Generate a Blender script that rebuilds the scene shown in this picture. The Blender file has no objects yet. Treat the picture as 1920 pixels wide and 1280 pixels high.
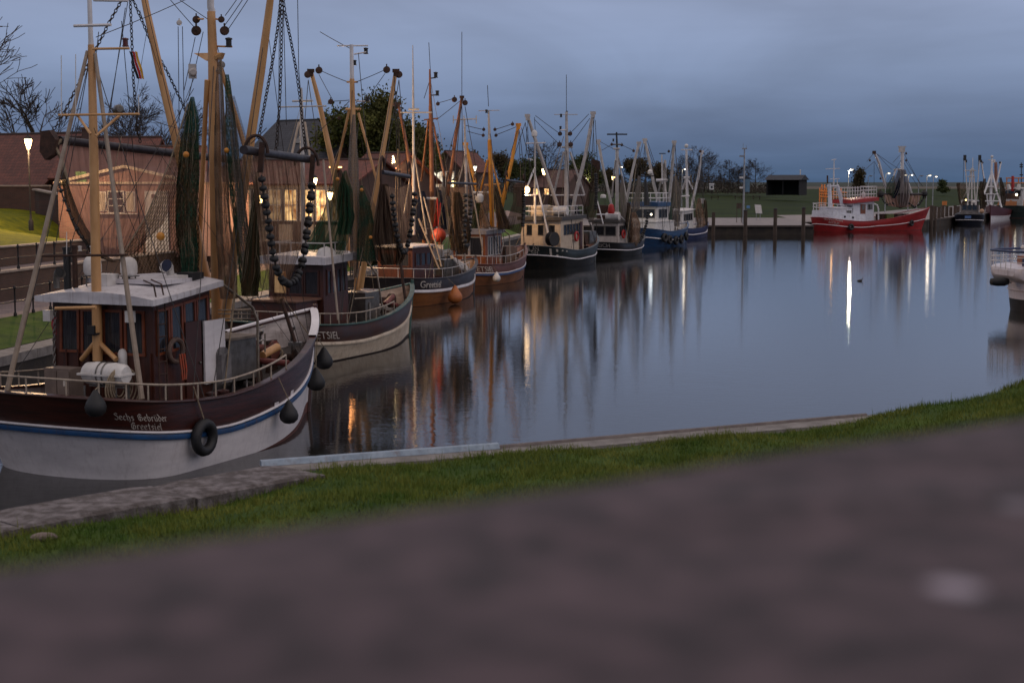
import bpy, math, random
import numpy as np
from mathutils import Vector, Matrix
R = math.radians
random.seed(7)
SC = bpy.context.scene
COL = SC.collection

# ---------------------------------------------------------------- camera, light, exposure
EYE = 7.5                      # metres above the harbour water
PITCH = math.atan(297 / 2800)
cam = bpy.data.cameras.new('camera')
cam.sensor_width = 36; cam.lens = 52.5
cam.clip_start = 0.05; cam.clip_end = 9000
cam.dof.use_dof = True; cam.dof.focus_distance = 60; cam.dof.aperture_fstop = 2.15
camo = bpy.data.objects.new('camera', cam); COL.objects.link(camo)
camo.location = (0, 0, EYE); camo.rotation_euler = (R(90) - PITCH, 0, 0)
SC.camera = camo

SC.view_settings.view_transform = 'Standard'
SC.view_settings.look = 'None'
SC.view_settings.exposure = 0.0
SC.view_settings.gamma = 1.0
SC.cycles.use_denoising = True
SC.cycles.max_bounces = 8
SC.cycles.transparent_max_bounces = 24
SC.cycles.caustics_reflective = False
SC.cycles.caustics_refractive = False
SC.cycles.sample_clamp_indirect = 4.0

def lin(r, g, b):
    f = lambda c: c / 12.92 if c <= 0.04045 else ((c + 0.055) / 1.055) ** 2.4
    return (f(r / 255), f(g / 255), f(b / 255), 1)

W = bpy.data.worlds.new('World'); SC.world = W; W.use_nodes = True
def build_world():
    nt = W.node_tree; n = nt.nodes; l = nt.links
    n.clear()
    out = n.new('ShaderNodeOutputWorld'); bg = n.new('ShaderNodeBackground')
    geo = n.new('ShaderNodeTexCoord'); sep = n.new('ShaderNodeSeparateXYZ')
    l.new(geo.outputs['Generated'], sep.inputs[0])
    # cloud deck: project the view direction on to a flat layer of cloud
    zc = n.new('ShaderNodeMath'); zc.operation = 'MAXIMUM'; zc.inputs[1].default_value = 0.0
    l.new(sep.outputs[2], zc.inputs[0])
    za = n.new('ShaderNodeMath'); za.operation = 'ADD'; za.inputs[1].default_value = 0.055
    l.new(zc.outputs[0], za.inputs[0])
    dx = n.new('ShaderNodeMath'); dx.operation = 'DIVIDE'; l.new(sep.outputs[0], dx.inputs[0]); l.new(za.outputs[0], dx.inputs[1])
    dy = n.new('ShaderNodeMath'); dy.operation = 'DIVIDE'; l.new(sep.outputs[1], dy.inputs[0]); l.new(za.outputs[0], dy.inputs[1])
    cmb = n.new('ShaderNodeCombineXYZ'); l.new(dx.outputs[0], cmb.inputs[0]); l.new(dy.outputs[0], cmb.inputs[1])
    nz = n.new('ShaderNodeTexNoise'); nz.inputs['Scale'].default_value = 0.42; nz.inputs['Detail'].default_value = 5
    nz.inputs['Roughness'].default_value = 0.52; nz.inputs['Distortion'].default_value = 0.5
    l.new(cmb.outputs[0], nz.inputs['Vector'])
    nr = n.new('ShaderNodeMapRange'); nr.inputs[1].default_value = 0.3; nr.inputs[2].default_value = 0.72
    nr.inputs[3].default_value = 0.92; nr.inputs[4].default_value = 1.08
    l.new(nz.outputs['Fac'], nr.inputs[0])
    ramp = n.new('ShaderNodeValToRGB'); cr = ramp.color_ramp
    cr.elements[0].position = 0.0; cr.elements[0].color = lin(76, 99, 130)
    cr.elements[1].position = 1.0; cr.elements[1].color = lin(226, 214, 212)
    for p, c in ((0.03, (100, 119, 151)), (0.075, (135, 152, 184)), (0.13, (147, 160, 190)), (0.26, (160, 168, 194)), (0.5, (206, 198, 202))):
        e = cr.elements.new(p); e.color = lin(*c)
    l.new(sep.outputs[2], ramp.inputs[0])
    mp2 = n.new('ShaderNodeMapping'); mp2.inputs['Scale'].default_value = (3.2, 3.2, 9.0); mp2.inputs['Location'].default_value = (1.7, .4, 0); l.new(geo.outputs['Generated'], mp2.inputs[0])
    nb = n.new('ShaderNodeTexNoise'); nb.inputs['Scale'].default_value = 1.25; nb.inputs['Detail'].default_value = 4; nb.inputs['Distortion'].default_value = .8; l.new(mp2.outputs[0], nb.inputs['Vector'])
    nbr = n.new('ShaderNodeMapRange'); nbr.inputs[1].default_value = .32; nbr.inputs[2].default_value = .68; nbr.inputs[3].default_value = .88; nbr.inputs[4].default_value = 1.13; l.new(nb.outputs['Fac'], nbr.inputs[0])
    nm = n.new('ShaderNodeMath'); nm.operation = 'MULTIPLY'; l.new(nr.outputs[0], nm.inputs[0]); l.new(nbr.outputs[0], nm.inputs[1])
    mul = n.new('ShaderNodeVectorMath'); mul.operation = 'MULTIPLY'
    l.new(ramp.outputs[0], mul.inputs[0]); l.new(nm.outputs[0], mul.inputs[1])
    sky = n.new('ShaderNodeTexSky'); sky.sky_type = 'NISHITA'; sky.sun_disc = False
    sky.sun_elevation = R(1.0); sky.sun_rotation = R(118)
    sk = n.new('ShaderNodeVectorMath'); sk.operation = 'SCALE'; sk.inputs['Scale'].default_value = 0.05
    l.new(sky.outputs[0], sk.inputs[0])
    mix = n.new('ShaderNodeMix'); mix.data_type = 'RGBA'; mix.inputs[0].default_value = 0.93
    l.new(sk.outputs[0], mix.inputs[6]); l.new(mul.outputs[0], mix.inputs[7])
    l.new(mix.outputs[2], bg.inputs[0]); bg.inputs[1].default_value = 1.0
    l.new(bg.outputs[0], out.inputs[0])
build_world()

sun = bpy.data.lights.new('sun', 'SUN'); sun.energy = 0.42; sun.angle = R(60); sun.color = (1, .88, .84)
suno = bpy.data.objects.new('sun', sun); COL.objects.link(suno)
suno.rotation_euler = (R(66), 0, R(62))

# ---------------------------------------------------------------- sight helpers (photograph pixel -> place)
CP, SP = math.cos(PITCH), math.sin(PITCH)
def ray(px, py):
    u, v = px - 960, 640 - py
    return Vector((u, 2800 * CP + v * SP, -2800 * SP + v * CP))
EYEV = Vector((0, 0, EYE))
def at(px, py, D):
    d = ray(px, py); return EYEV + d * (D / d.y)
def on_z(px, py, z=0.0):
    d = ray(px, py); return EYEV + d * ((z - EYE) / d.z)

# ---------------------------------------------------------------- materials
MATS = {}
def pm(name, c1, c2=None, scale=4.0, rough=0.6, bump=0.0, metal=0.0, stretch=(1, 1, 1), detail=6, bscale=None, spec=0.5, contrast=(0.35, 0.65), streak=0.0, stain=(92, 66, 48)):
    if name in MATS: return MATS[name]
    m = bpy.data.materials.new(name); m.use_nodes = True
    nt = m.node_tree; n = nt.nodes; l = nt.links
    b = n['Principled BSDF']
    c1 = lin(*c1); c2 = lin(*c2) if c2 else tuple(x * 0.7 for x in c1[:3]) + (1,)
    tc = n.new('ShaderNodeTexCoord'); mp = n.new('ShaderNodeMapping'); mp.inputs['Scale'].default_value = stretch
    l.new(tc.outputs['Object'], mp.inputs[0])
    nz = n.new('ShaderNodeTexNoise'); nz.inputs['Scale'].default_value = scale; nz.inputs['Detail'].default_value = detail
    nz.inputs['Roughness'].default_value = 0.6
    l.new(mp.outputs[0], nz.inputs['Vector'])
    r = n.new('ShaderNodeValToRGB'); r.color_ramp.elements[0].position = contrast[0]; r.color_ramp.elements[1].position = contrast[1]
    r.color_ramp.elements[0].color = c1; r.color_ramp.elements[1].color = c2
    l.new(nz.outputs['Fac'], r.inputs[0]); colr = r.outputs[0]
    if streak:
        ms = n.new('ShaderNodeMapping'); ms.inputs['Scale'].default_value = (5, 5, .45); l.new(tc.outputs['Object'], ms.inputs[0])
        ns = n.new('ShaderNodeTexNoise'); ns.inputs['Scale'].default_value = 1.6; ns.inputs['Detail'].default_value = 7; ns.inputs['Roughness'].default_value = .7; l.new(ms.outputs[0], ns.inputs['Vector'])
        rs = n.new('ShaderNodeMapRange'); rs.inputs[1].default_value = .52; rs.inputs[2].default_value = .74; rs.inputs[4].default_value = streak; l.new(ns.outputs['Fac'], rs.inputs[0])
        mxs = n.new('ShaderNodeMix'); mxs.data_type = 'RGBA'; mxs.inputs[7].default_value = lin(*stain); l.new(rs.outputs[0], mxs.inputs[0]); l.new(colr, mxs.inputs[6]); colr = mxs.outputs[2]
    l.new(colr, b.inputs['Base Color'])
    rr = n.new('ShaderNodeMapRange'); rr.inputs[3].default_value = max(0.02, rough - 0.12); rr.inputs[4].default_value = min(1, rough + 0.12)
    l.new(nz.outputs['Fac'], rr.inputs[0]); l.new(rr.outputs[0], b.inputs['Roughness'])
    b.inputs['Metallic'].default_value = metal
    b.inputs['Specular IOR Level'].default_value = spec
    if bump:
        n2 = n.new('ShaderNodeTexNoise'); n2.inputs['Scale'].default_value = bscale or scale * 5; n2.inputs['Detail'].default_value = 4
        l.new(mp.outputs[0], n2.inputs['Vector'])
        bp = n.new('ShaderNodeBump'); bp.inputs['Strength'].default_value = bump; bp.inputs['Distance'].default_value = 0.03
        l.new(n2.outputs['Fac'], bp.inputs['Height']); l.new(bp.outputs[0], b.inputs['Normal'])
    MATS[name] = m; return m

def glow(name, col, strength):
    if name in MATS: return MATS[name]
    m = bpy.data.materials.new(name); m.use_nodes = True
    nt = m.node_tree; n = nt.nodes; n.clear()
    o = n.new('ShaderNodeOutputMaterial'); e = n.new('ShaderNodeEmission')
    e.inputs[0].default_value = col + (1,); e.inputs[1].default_value = strength
    nt.links.new(e.outputs[0], o.inputs[0]); MATS[name] = m; return m

def lit_room(name, col, strength, scale=1.2):
    """a lit window: uneven warm room light behind the glass"""
    if name in MATS: return MATS[name]
    m = bpy.data.materials.new(name); m.use_nodes = True
    nt = m.node_tree; n = nt.nodes; n.clear(); l = nt.links
    o = n.new('ShaderNodeOutputMaterial'); e = n.new('ShaderNodeEmission')
    tc = n.new('ShaderNodeTexCoord'); nz = n.new('ShaderNodeTexNoise'); nz.inputs['Scale'].default_value = scale; nz.inputs['Detail'].default_value = 3
    l.new(tc.outputs['Object'], nz.inputs['Vector'])
    r = n.new('ShaderNodeValToRGB'); r.color_ramp.elements[0].position = .36; r.color_ramp.elements[1].position = .66
    r.color_ramp.elements[0].color = (col[0] * .25, col[1] * .14, col[2] * .08, 1); r.color_ramp.elements[1].color = col + (1,)
    l.new(nz.outputs['Fac'], r.inputs[0]); l.new(r.outputs[0], e.inputs[0]); e.inputs[1].default_value = strength
    l.new(e.outputs[0], o.inputs[0]); MATS[name] = m; return m

def net_mat(name, c1, c2, cover, pleat=18.0, mesh=0.0, c3=None):
    """twine netting: part covered, part open, denser where it is gathered (u runs across, v down)"""
    if name in MATS: return MATS[name]
    m = bpy.data.materials.new(name); m.use_nodes = True
    nt = m.node_tree; n = nt.nodes; n.clear(); l = nt.links
    o = n.new('ShaderNodeOutputMaterial')
    tc = n.new('ShaderNodeTexCoord')
    mp = n.new('ShaderNodeMapping'); mp.inputs['Scale'].default_value = (pleat, 1.3, 1); l.new(tc.outputs['UV'], mp.inputs[0])
    nz = n.new('ShaderNodeTexNoise'); nz.inputs['Scale'].default_value = 1.6; nz.inputs['Detail'].default_value = 6; nz.inputs['Roughness'].default_value = .65
    l.new(mp.outputs[0], nz.inputs['Vector'])
    r = n.new('ShaderNodeValToRGB'); r.color_ramp.elements[0].position = .38; r.color_ramp.elements[1].position = .62
    r.color_ramp.elements[0].color = lin(*c1); r.color_ramp.elements[1].color = lin(*c2)
    l.new(nz.outputs['Fac'], r.inputs[0])
    colr = r.outputs[0]
    if c3:
        n3 = n.new('ShaderNodeTexNoise'); n3.inputs['Scale'].default_value = 1.5; n3.inputs['Detail'].default_value = 5; l.new(tc.outputs['Object'], n3.inputs['Vector'])
        r3 = n.new('ShaderNodeMapRange'); r3.inputs[1].default_value = .46; r3.inputs[2].default_value = .60; r3.inputs[4].default_value = .8; l.new(n3.outputs['Fac'], r3.inputs[0])
        mx3 = n.new('ShaderNodeMix'); mx3.data_type = 'RGBA'; mx3.inputs[7].default_value = lin(*c3); l.new(r3.outputs[0], mx3.inputs[0]); l.new(colr, mx3.inputs[6]); colr = mx3.outputs[2]
    d = n.new('ShaderNodeBsdfDiffuse'); l.new(colr, d.inputs[0])
    tl = n.new('ShaderNodeBsdfTranslucent'); l.new(colr, tl.inputs[0])
    md = n.new('ShaderNodeMixShader'); md.inputs[0].default_value = .3; l.new(d.outputs[0], md.inputs[1]); l.new(tl.outputs[0], md.inputs[2])
    t = n.new('ShaderNodeBsdfTransparent')
    mr = n.new('ShaderNodeMapRange'); mr.inputs[1].default_value = .35; mr.inputs[2].default_value = .65
    mr.inputs[3].default_value = max(0, cover - .18); mr.inputs[4].default_value = min(1, cover + .18)
    l.new(nz.outputs['Fac'], mr.inputs[0])
    fac = mr.outputs[0]
    if mesh:
        # diamond meshes of twine
        sx = n.new('ShaderNodeSeparateXYZ'); l.new(tc.outputs['UV'], sx.inputs[0])
        vals = []
        for sgn in (1, -1):
            a = n.new('ShaderNodeMath'); a.operation = 'MULTIPLY_ADD'; a.inputs[1].default_value = sgn
            l.new(sx.outputs[0], a.inputs[0]); l.new(sx.outputs[1], a.inputs[2])
            s = n.new('ShaderNodeMath'); s.operation = 'MULTIPLY'; s.inputs[1].default_value = mesh; l.new(a.outputs[0], s.inputs[0])
            f = n.new('ShaderNodeMath'); f.operation = 'FRACT'; l.new(s.outputs[0], f.inputs[0])
            g = n.new('ShaderNodeMath'); g.operation = 'LESS_THAN'; g.inputs[1].default_value = .3; l.new(f.outputs[0], g.inputs[0]); vals.append(g)
        mx = n.new('ShaderNodeMath'); mx.operation = 'MAXIMUM'; l.new(vals[0].outputs[0], mx.inputs[0]); l.new(vals[1].outputs[0], mx.inputs[1])
        m2 = n.new('ShaderNodeMath'); m2.operation = 'MULTIPLY_ADD'; m2.inputs[1].default_value = .55
        l.new(mx.outputs[0], m2.inputs[0])
        m3 = n.new('ShaderNodeMath'); m3.operation = 'SUBTRACT'; m3.inputs[1].default_value = .27; l.new(fac, m3.inputs[0])
        l.new(m3.outputs[0], m2.inputs[2]); m2.use_clamp = True
        fac = m2.outputs[0]
    ms = n.new('ShaderNodeMixShader'); l.new(fac, ms.inputs[0]); l.new(t.outputs[0], ms.inputs[1]); l.new(md.outputs[0], ms.inputs[2])
    l.new(ms.outputs[0], o.inputs[0]); MATS[name] = m; return m

def brick_mat(name, c1, c2, mortar, scale=1.0, bw=.24, bh=.075, rough=.85, bump=.5, axis='wall'):
    if name in MATS: return MATS[name]
    m = bpy.data.materials.new(name); m.use_nodes = True
    nt = m.node_tree; n = nt.nodes; l = nt.links; b = n['Principled BSDF']
    tc = n.new('ShaderNodeTexCoord'); mp = n.new('ShaderNodeMapping')
    if axis == 'wall':
        # along-wall distance = x + y, height = z
        sx = n.new('ShaderNodeSeparateXYZ'); l.new(tc.outputs['Object'], sx.inputs[0])
        ad = n.new('ShaderNodeMath'); ad.operation = 'ADD'; l.new(sx.outputs[0], ad.inputs[0]); l.new(sx.outputs[1], ad.inputs[1])
        cb = n.new('ShaderNodeCombineXYZ'); l.new(ad.outputs[0], cb.inputs[0]); l.new(sx.outputs[2], cb.inputs[1])
        l.new(cb.outputs[0], mp.inputs[0])
    else:
        l.new(tc.outputs['UV' if axis == 'uv' else 'Object'], mp.inputs[0])
    bt = n.new('ShaderNodeTexBrick'); bt.inputs['Scale'].default_value = scale
    bt.inputs['Color1'].default_value = lin(*c1); bt.inputs['Color2'].default_value = lin(*c2); bt.inputs['Mortar'].default_value = lin(*mortar)
    bt.inputs['Brick Width'].default_value = bw; bt.inputs['Row Height'].default_value = bh; bt.inputs['Mortar Size'].default_value = .012
    l.new(mp.outputs[0], bt.inputs['Vector'])
    nz = n.new('ShaderNodeTexNoise'); nz.inputs['Scale'].default_value = 1.3; nz.inputs['Detail'].default_value = 5
    l.new(tc.outputs['Object'], nz.inputs['Vector'])
    mr = n.new('ShaderNodeMapRange'); mr.inputs[3].default_value = .55; mr.inputs[4].default_value = 1.4; l.new(nz.outputs['Fac'], mr.inputs[0])
    mu = n.new('ShaderNodeVectorMath'); mu.operation = 'MULTIPLY'; l.new(bt.outputs['Color'], mu.inputs[0]); l.new(mr.outputs[0], mu.inputs[1])
    l.new(mu.outputs[0], b.inputs['Base Color']); b.inputs['Roughness'].default_value = rough
    bp = n.new('ShaderNodeBump'); bp.inputs['Strength'].default_value = bump; bp.inputs['Distance'].default_value = .02; bp.invert = True
    l.new(bt.outputs['Fac'], bp.inputs['Height']); l.new(bp.outputs[0], b.inputs['Normal'])
    MATS[name] = m; return m

# ---------------------------------------------------------------- mesh builder
class MB:
    def __init__(s): s.v = []; s.f = []; s.uv = {}
    def add(s, vs, fs, uvs=None):
        o = len(s.v); s.v += [tuple(p) for p in vs]
        for k, f in enumerate(fs):
            s.f.append(tuple(i + o for i in f))
            if uvs: s.uv[len(s.f) - 1] = [uvs[i] for i in f]
        return s
    def box(s, c, size, ax=None, ay=None, az=None):
        c = Vector(c); ax = ax or Vector((1, 0, 0)); ay = ay or Vector((0, 1, 0)); az = az or Vector((0, 0, 1))
        X, Y, Z = ax * size[0] / 2, ay * size[1] / 2, az * size[2] / 2
        vs = [c + X * i + Y * j + Z * k for k in (-1, 1) for j in (-1, 1) for i in (-1, 1)]
        return s.add(vs, [(0, 2, 3, 1), (4, 5, 7, 6), (0, 1, 5, 4), (2, 6, 7, 3), (0, 4, 6, 2), (1, 3, 7, 5)])
    def bar(s, p, q, w, h=None, up=None):
        p, q = Vector(p), Vector(q); d = q - p; L = d.length
        if L < 1e-6: return s
        d /= L; up = Vector(up or (0, 0, 1))
        if abs(d.dot(up)) > .98: up = Vector((1, 0, 0)) if abs(d.x) < .9 else Vector((0, 1, 0))
        sd = d.cross(up).normalized(); u2 = sd.cross(d)
        return s.box((p + q) / 2, (L, w, h or w), d, sd, u2)
    def tube(s, pts, r, seg=8, cap=True):
        pts = [Vector(p) for p in pts]; n = len(pts)
        rs = list(r) if isinstance(r, (list, tuple)) else [r] * n
        if len(rs) == 2 and n > 2: rs = [rs[0] + (rs[1] - rs[0]) * i / (n - 1) for i in range(n)]
        vs = []; prev = None
        for i, p in enumerate(pts):
            d = (pts[min(i + 1, n - 1)] - pts[max(i - 1, 0)])
            d = d.normalized() if d.length > 1e-9 else Vector((0, 0, 1))
            if prev is None:
                a = Vector((0, 0, 1)) if abs(d.z) < .9 else Vector((1, 0, 0))
                e1 = d.cross(a).normalized()
            else:
                e1 = (prev - d * prev.dot(d)); e1 = e1.normalized() if e1.length > 1e-6 else d.orthogonal().normalized()
            prev = e1; e2 = d.cross(e1)
            for k in range(seg):
                t = 2 * math.pi * k / seg
                vs.append(p + (e1 * math.cos(t) + e2 * math.sin(t)) * rs[i])
        fs = [(i * seg + k, i * seg + (k + 1) % seg, (i + 1) * seg + (k + 1) % seg, (i + 1) * seg + k) for i in range(n - 1) for k in range(seg)]
        if cap: fs += [tuple(range(seg - 1, -1, -1)), tuple((n - 1) * seg + k for k in range(seg))]
        return s.add(vs, fs)
    def lathe(s, c, prof, axis=(0, 0, 1), seg=16):
        c = Vector(c); ax = Vector(axis).normalized(); e1 = ax.orthogonal().normalized(); e2 = ax.cross(e1)
        vs = []
        for r, h in prof:
            for k in range(seg):
                t = 2 * math.pi * k / seg
                vs.append(c + ax * h + (e1 * math.cos(t) + e2 * math.sin(t)) * max(r, 1e-4))
        n = len(prof)
        fs = [(i * seg + k, i * seg + (k + 1) % seg, (i + 1) * seg + (k + 1) % seg, (i + 1) * seg + k) for i in range(n - 1) for k in range(seg)]
        fs += [tuple(range(seg - 1, -1, -1)), tuple((n - 1) * seg + k for k in range(seg))]
        return s.add(vs, fs)
    def ball(s, c, r, seg=14, squash=1.0):
        m = max(5, seg // 2)
        return s.lathe(c, [(r * math.sin(math.pi * i / m), -r * squash * math.cos(math.pi * i / m)) for i in range(m + 1)], (0, 0, 1), seg)
    def torus(s, c, axis, R1, r, seg=20, sg=8):
        c = Vector(c); ax = Vector(axis).normalized(); e1 = ax.orthogonal().normalized(); e2 = ax.cross(e1)
        vs = []
        for i in range(seg):
            t = 2 * math.pi * i / seg; d = e1 * math.cos(t) + e2 * math.sin(t)
            for k in range(sg):
                p = 2 * math.pi * k / sg; vs.append(c + d * (R1 + r * math.cos(p)) + ax * r * math.sin(p))
        return s.add(vs, [(i * sg + k, ((i + 1) % seg) * sg + k, ((i + 1) % seg) * sg + (k + 1) % sg, i * sg + (k + 1) % sg) for i in range(seg) for k in range(sg)])
    def prism(s, poly, ext):
        poly = [Vector(p) for p in poly]; e = Vector(ext); n = len(poly)
        vs = poly + [p + e for p in poly]
        return s.add(vs, [tuple(range(n - 1, -1, -1)), tuple(range(n, 2 * n))] + [(i, (i + 1) % n, n + (i + 1) % n, n + i) for i in range(n)])
    def grid(s, rows, uv=False, close=False):
        n = len(rows); m = len(rows[0]); vs = [p for r in rows for p in r]
        fs = [(i * m + j, i * m + (j + 1) % m, (i + 1) * m + (j + 1) % m, (i + 1) * m + j) for i in range(n - 1) for j in range(m if close else m - 1)]
        uvs = [(j / (m - 1), i / (n - 1)) for i in range(n) for j in range(m)] if uv else None
        return s.add(vs, fs, uvs)
    def quad(s, a, b, c, d): return s.add([a, b, c, d], [(0, 1, 2, 3)])
    def wire(s, pts, r): return s.tube(pts, r, 4, False)
    def build(s, name, m, inv=None, smooth=False):
        me = bpy.data.meshes.new(name)
        vs = s.v if inv is None else [tuple(inv @ Vector(p)) for p in s.v]
        me.from_pydata(vs, [], s.f)
        if s.uv:
            ul = me.uv_layers.new(name='UVMap')
            for p in me.polygons:
                u = s.uv.get(p.index)
                if u:
                    for k, li in enumerate(p.loop_indices): ul.data[li].uv = u[k]
        if m is not None: me.materials.append(m)
        if smooth:
            me.polygons.foreach_set('use_smooth', [True] * len(me.polygons))
            try: me.set_sharp_from_angle(angle=R(38))
            except Exception: pass
        me.update()
        o = bpy.data.objects.new(name, me); COL.objects.link(o); return o

def sag(p, q, s=0.2, n=8):
    p, q = Vector(p), Vector(q)
    return [p.lerp(q, i / n) - Vector((0, 0, s * 4 * (i / n) * (1 - i / n))) for i in range(n + 1)]

def chain_into(mb, pts, L=0.11, r=0.014, seg=8):
    pts = [Vector(p) for p in pts]; k = 0
    for a, b in zip(pts[:-1], pts[1:]):
        d = b - a; n = max(1, int(d.length / (L * .78))); d.normalize(); step = (b - a).length / n
        e1 = d.orthogonal().normalized(); e2 = d.cross(e1)
        for i in range(n):
            c = a + d * step * (i + .5); k += 1; w = e1 if k % 2 else e2; o = e2 if k % 2 else e1
            ring = []
            for j in range(seg):
                t = 2 * math.pi * j / seg; ring.append(c + d * math.cos(t) * L * .5 + w * math.sin(t) * L * .3)
            vs = []
            for j in range(seg):
                t = 2 * math.pi * j / seg; rad = (d * math.cos(t) + w * math.sin(t))
                for q in range(4):
                    p = math.pi / 2 * q; vs.append(ring[j] + (rad * math.cos(p) + o * math.sin(p)) * r)
            mb.add(vs, [(j * 4 + q, ((j + 1) % seg) * 4 + q, ((j + 1) % seg) * 4 + (q + 1) % 4, j * 4 + (q + 1) % 4) for j in range(seg) for q in range(4)])

# ---------------------------------------------------------------- things
class Thing:
    """an Empty at the base of a thing; every mesh added (in world coordinates) becomes a part"""
    def __init__(s, name, label, cat, loc, rotz=0.0, group=None):
        o = bpy.data.objects.new(name, None); COL.objects.link(o); o.empty_display_size = .3
        o.location = loc; o.rotation_euler = (0, 0, rotz)
        o['label'] = label; o['category'] = cat
        if group: o['group'] = group
        s.o = o; s.M = Matrix.Translation(Vector(loc)) @ Matrix.Rotation(rotz, 4, 'Z'); s.inv = s.M.inverted()
    def part(s, name, mb, m, parent=None, smooth=False, label=None):
        o = mb.build(name, m, s.inv, smooth); o.parent = parent or s.o
        if label: o['label'] = label
        return o
    def lamp(s, p, watts, col, radius=.12, aim=None, spread=110):
        l = bpy.data.lights.new('lamp_light', 'SPOT' if aim is not None else 'POINT')
        if aim is not None: l.spot_size = R(spread); l.spot_blend = .5
        l.energy = watts; l.color = col; l.shadow_soft_size = radius
        o = bpy.data.objects.new('lamp_light', l); COL.objects.link(o); o.parent = s.o; o.location = s.inv @ Vector(p)
        if aim is not None: o.rotation_euler = (s.inv.to_3x3() @ (Vector(aim) - Vector(p))).to_track_quat('-Z', 'Y').to_euler()
        return o

def solo(name, mb, m, label, cat, loc=(0, 0, 0), group=None, smooth=False, kind=None):
    o = mb.build(name, m, Matrix.Translation(-Vector(loc)), smooth); o.location = loc
    o['label'] = label; o['category'] = cat
    if group: o['group'] = group
    if kind: o['kind'] = kind
    return o
def ground(name, mb, m, smooth=False, kind='structure'):
    o = mb.build(name, m, None, smooth); o['kind'] = kind; return o
def lerp(a, b, t): return a + (b - a) * t
def poly_at(tab, x):
    if x <= tab[0][0]: return tab[0][1]
    for (a, va), (b, vb) in zip(tab[:-1], tab[1:]):
        if x <= b: return va + (vb - va) * (x - a) / (b - a)
    return tab[-1][1]

# ================================================================ WATER AND GROUND
def water():
    m = bpy.data.materials.new('harbour_water'); m.use_nodes = True
    nt = m.node_tree; n = nt.nodes; l = nt.links; b = n['Principled BSDF']
    b.inputs['Base Color'].default_value = (.016, .015, .013, 1); b.inputs['Roughness'].default_value = .008; b.inputs['IOR'].default_value = 1.36
    tc = n.new('ShaderNodeTexCoord'); prev = None
    for sc, st, dist in ((.42, (1, 1.0, 1), .005), (2.6, (.7, 1.35, 1), .0037), (9.0, (.6, 1.5, 1), .0017)):
        mp = n.new('ShaderNodeMapping'); mp.inputs['Scale'].default_value = st; mp.inputs['Rotation'].default_value = (0, 0, sc * .3); l.new(tc.outputs['Object'], mp.inputs[0])
        nz = n.new('ShaderNodeTexNoise'); nz.inputs['Scale'].default_value = sc; nz.inputs['Detail'].default_value = 2; l.new(mp.outputs[0], nz.inputs['Vector'])
        bp = n.new('ShaderNodeBump'); bp.inputs['Strength'].default_value = 1; bp.inputs['Distance'].default_value = dist
        l.new(nz.outputs['Fac'], bp.inputs['Height'])
        if prev: l.new(prev.outputs[0], bp.inputs['Normal'])
        prev = bp
    l.new(prev.outputs[0], b.inputs['Normal'])
    mb = MB(); S = 6000
    xs = [-S, -300, -60, 0, 60, 300, S]; ys = [-40, 10, 60, 150, 400, 1500, S]
    mb.grid([[(x, y, 0) for x in xs] for y in ys]); ground('water', mb, m)
water()

M_GRASS = pm('lawn_grass', (44, 66, 22), (74, 92, 34), 1.2, .9, .9, bscale=26, spec=.15)
M_LAWN = pm('lit_lawn', (72, 80, 12), (108, 108, 18), 1.6, .9, 1.0, bscale=14, spec=.1)  # part of the street lamp's glow is put into this brighter, yellower grass colour
M_GRASSFAR = pm('meadow_grass', (32, 42, 18), (50, 62, 24), .12, .95, .5, bscale=3, spec=.1)
M_PAVE = brick_mat('clinker_paving', (128, 112, 110), (112, 98, 98), (92, 84, 84), 1, .4, .2, axis='object')
M_PROM = pm('promenade_concrete', (120, 114, 114), (140, 132, 130), .8, .85, .2)
M_CONC = pm('old_concrete', (104, 98, 94), (136, 130, 126), 3, .9, .5, bscale=30)
M_DARKWALL = pm('wet_quay_wall', (40, 34, 30), (62, 54, 46), 1.2, .8, .5, bscale=9)
M_BRICK = brick_mat('dark_brick', (72, 44, 38), (58, 36, 33), (66, 58, 54), 1, .24, .075)

# ---- near bank under the camera
ZC = 3.4
P1, P2 = on_z(0, 955, ZC), on_z(524, 866, ZC)
G1, G2, G3 = on_z(486, 869, ZC - .12), on_z(930, 836, ZC - .12), on_z(1620, 776, ZC - .12)
d12 = (P2 - P1).normalized()
EDGE = [P1 - d12 * 16, P1, P2, G1 + (G2 - G1) * .12, G2, G3, Vector((10.6, 28.6, ZC)), Vector((16, 30.6, ZC)), Vector((34, 36, ZC))]
EXY = np.array([[p.x, p.y] for p in EDGE])
def inland(x, y):
    x = np.asarray(x, float); y = np.asarray(y, float); best = np.full(x.shape, 1e9); sg = np.ones(x.shape)
    for a, b in zip(EXY[:-1], EXY[1:]):
        ab = b - a; L2 = (ab ** 2).sum(); t = np.clip(((x - a[0]) * ab[0] + (y - a[1]) * ab[1]) / L2, 0, 1)
        dx = x - a[0] - t * ab[0]; dy = y - a[1] - t * ab[1]; d = np.hypot(dx, dy)
        s = np.where((ab[0] * dy - ab[1] * dx) < 0, 1.0, -1.0)
        up = d < best; best = np.where(up, d, best); sg = np.where(up, s, sg)
    return best * sg
def sst(t): t = np.clip(t, 0, 1); return t * t * (3 - 2 * t)
def bank_z(x, y):
    d = inland(x, y)
    z = ZC - .2 + .05 * np.clip(d, 0, 4) + .20 * np.clip(d - 4, 0, 9) 
    z = z + (.68 + .95 * sst((np.asarray(x) - 8) / 9)) * sst((np.asarray(x) - 4.6) / 6.0) * sst((d - .15) / 1.3)
    z = z + .05 * np.sin(np.asarray(x) * 1.7 + np.asarray(y) * .6) * sst(d / 1.5) + .03 * np.sin(np.asarray(y) * 2.3 - np.asarray(x))
    return z
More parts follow.
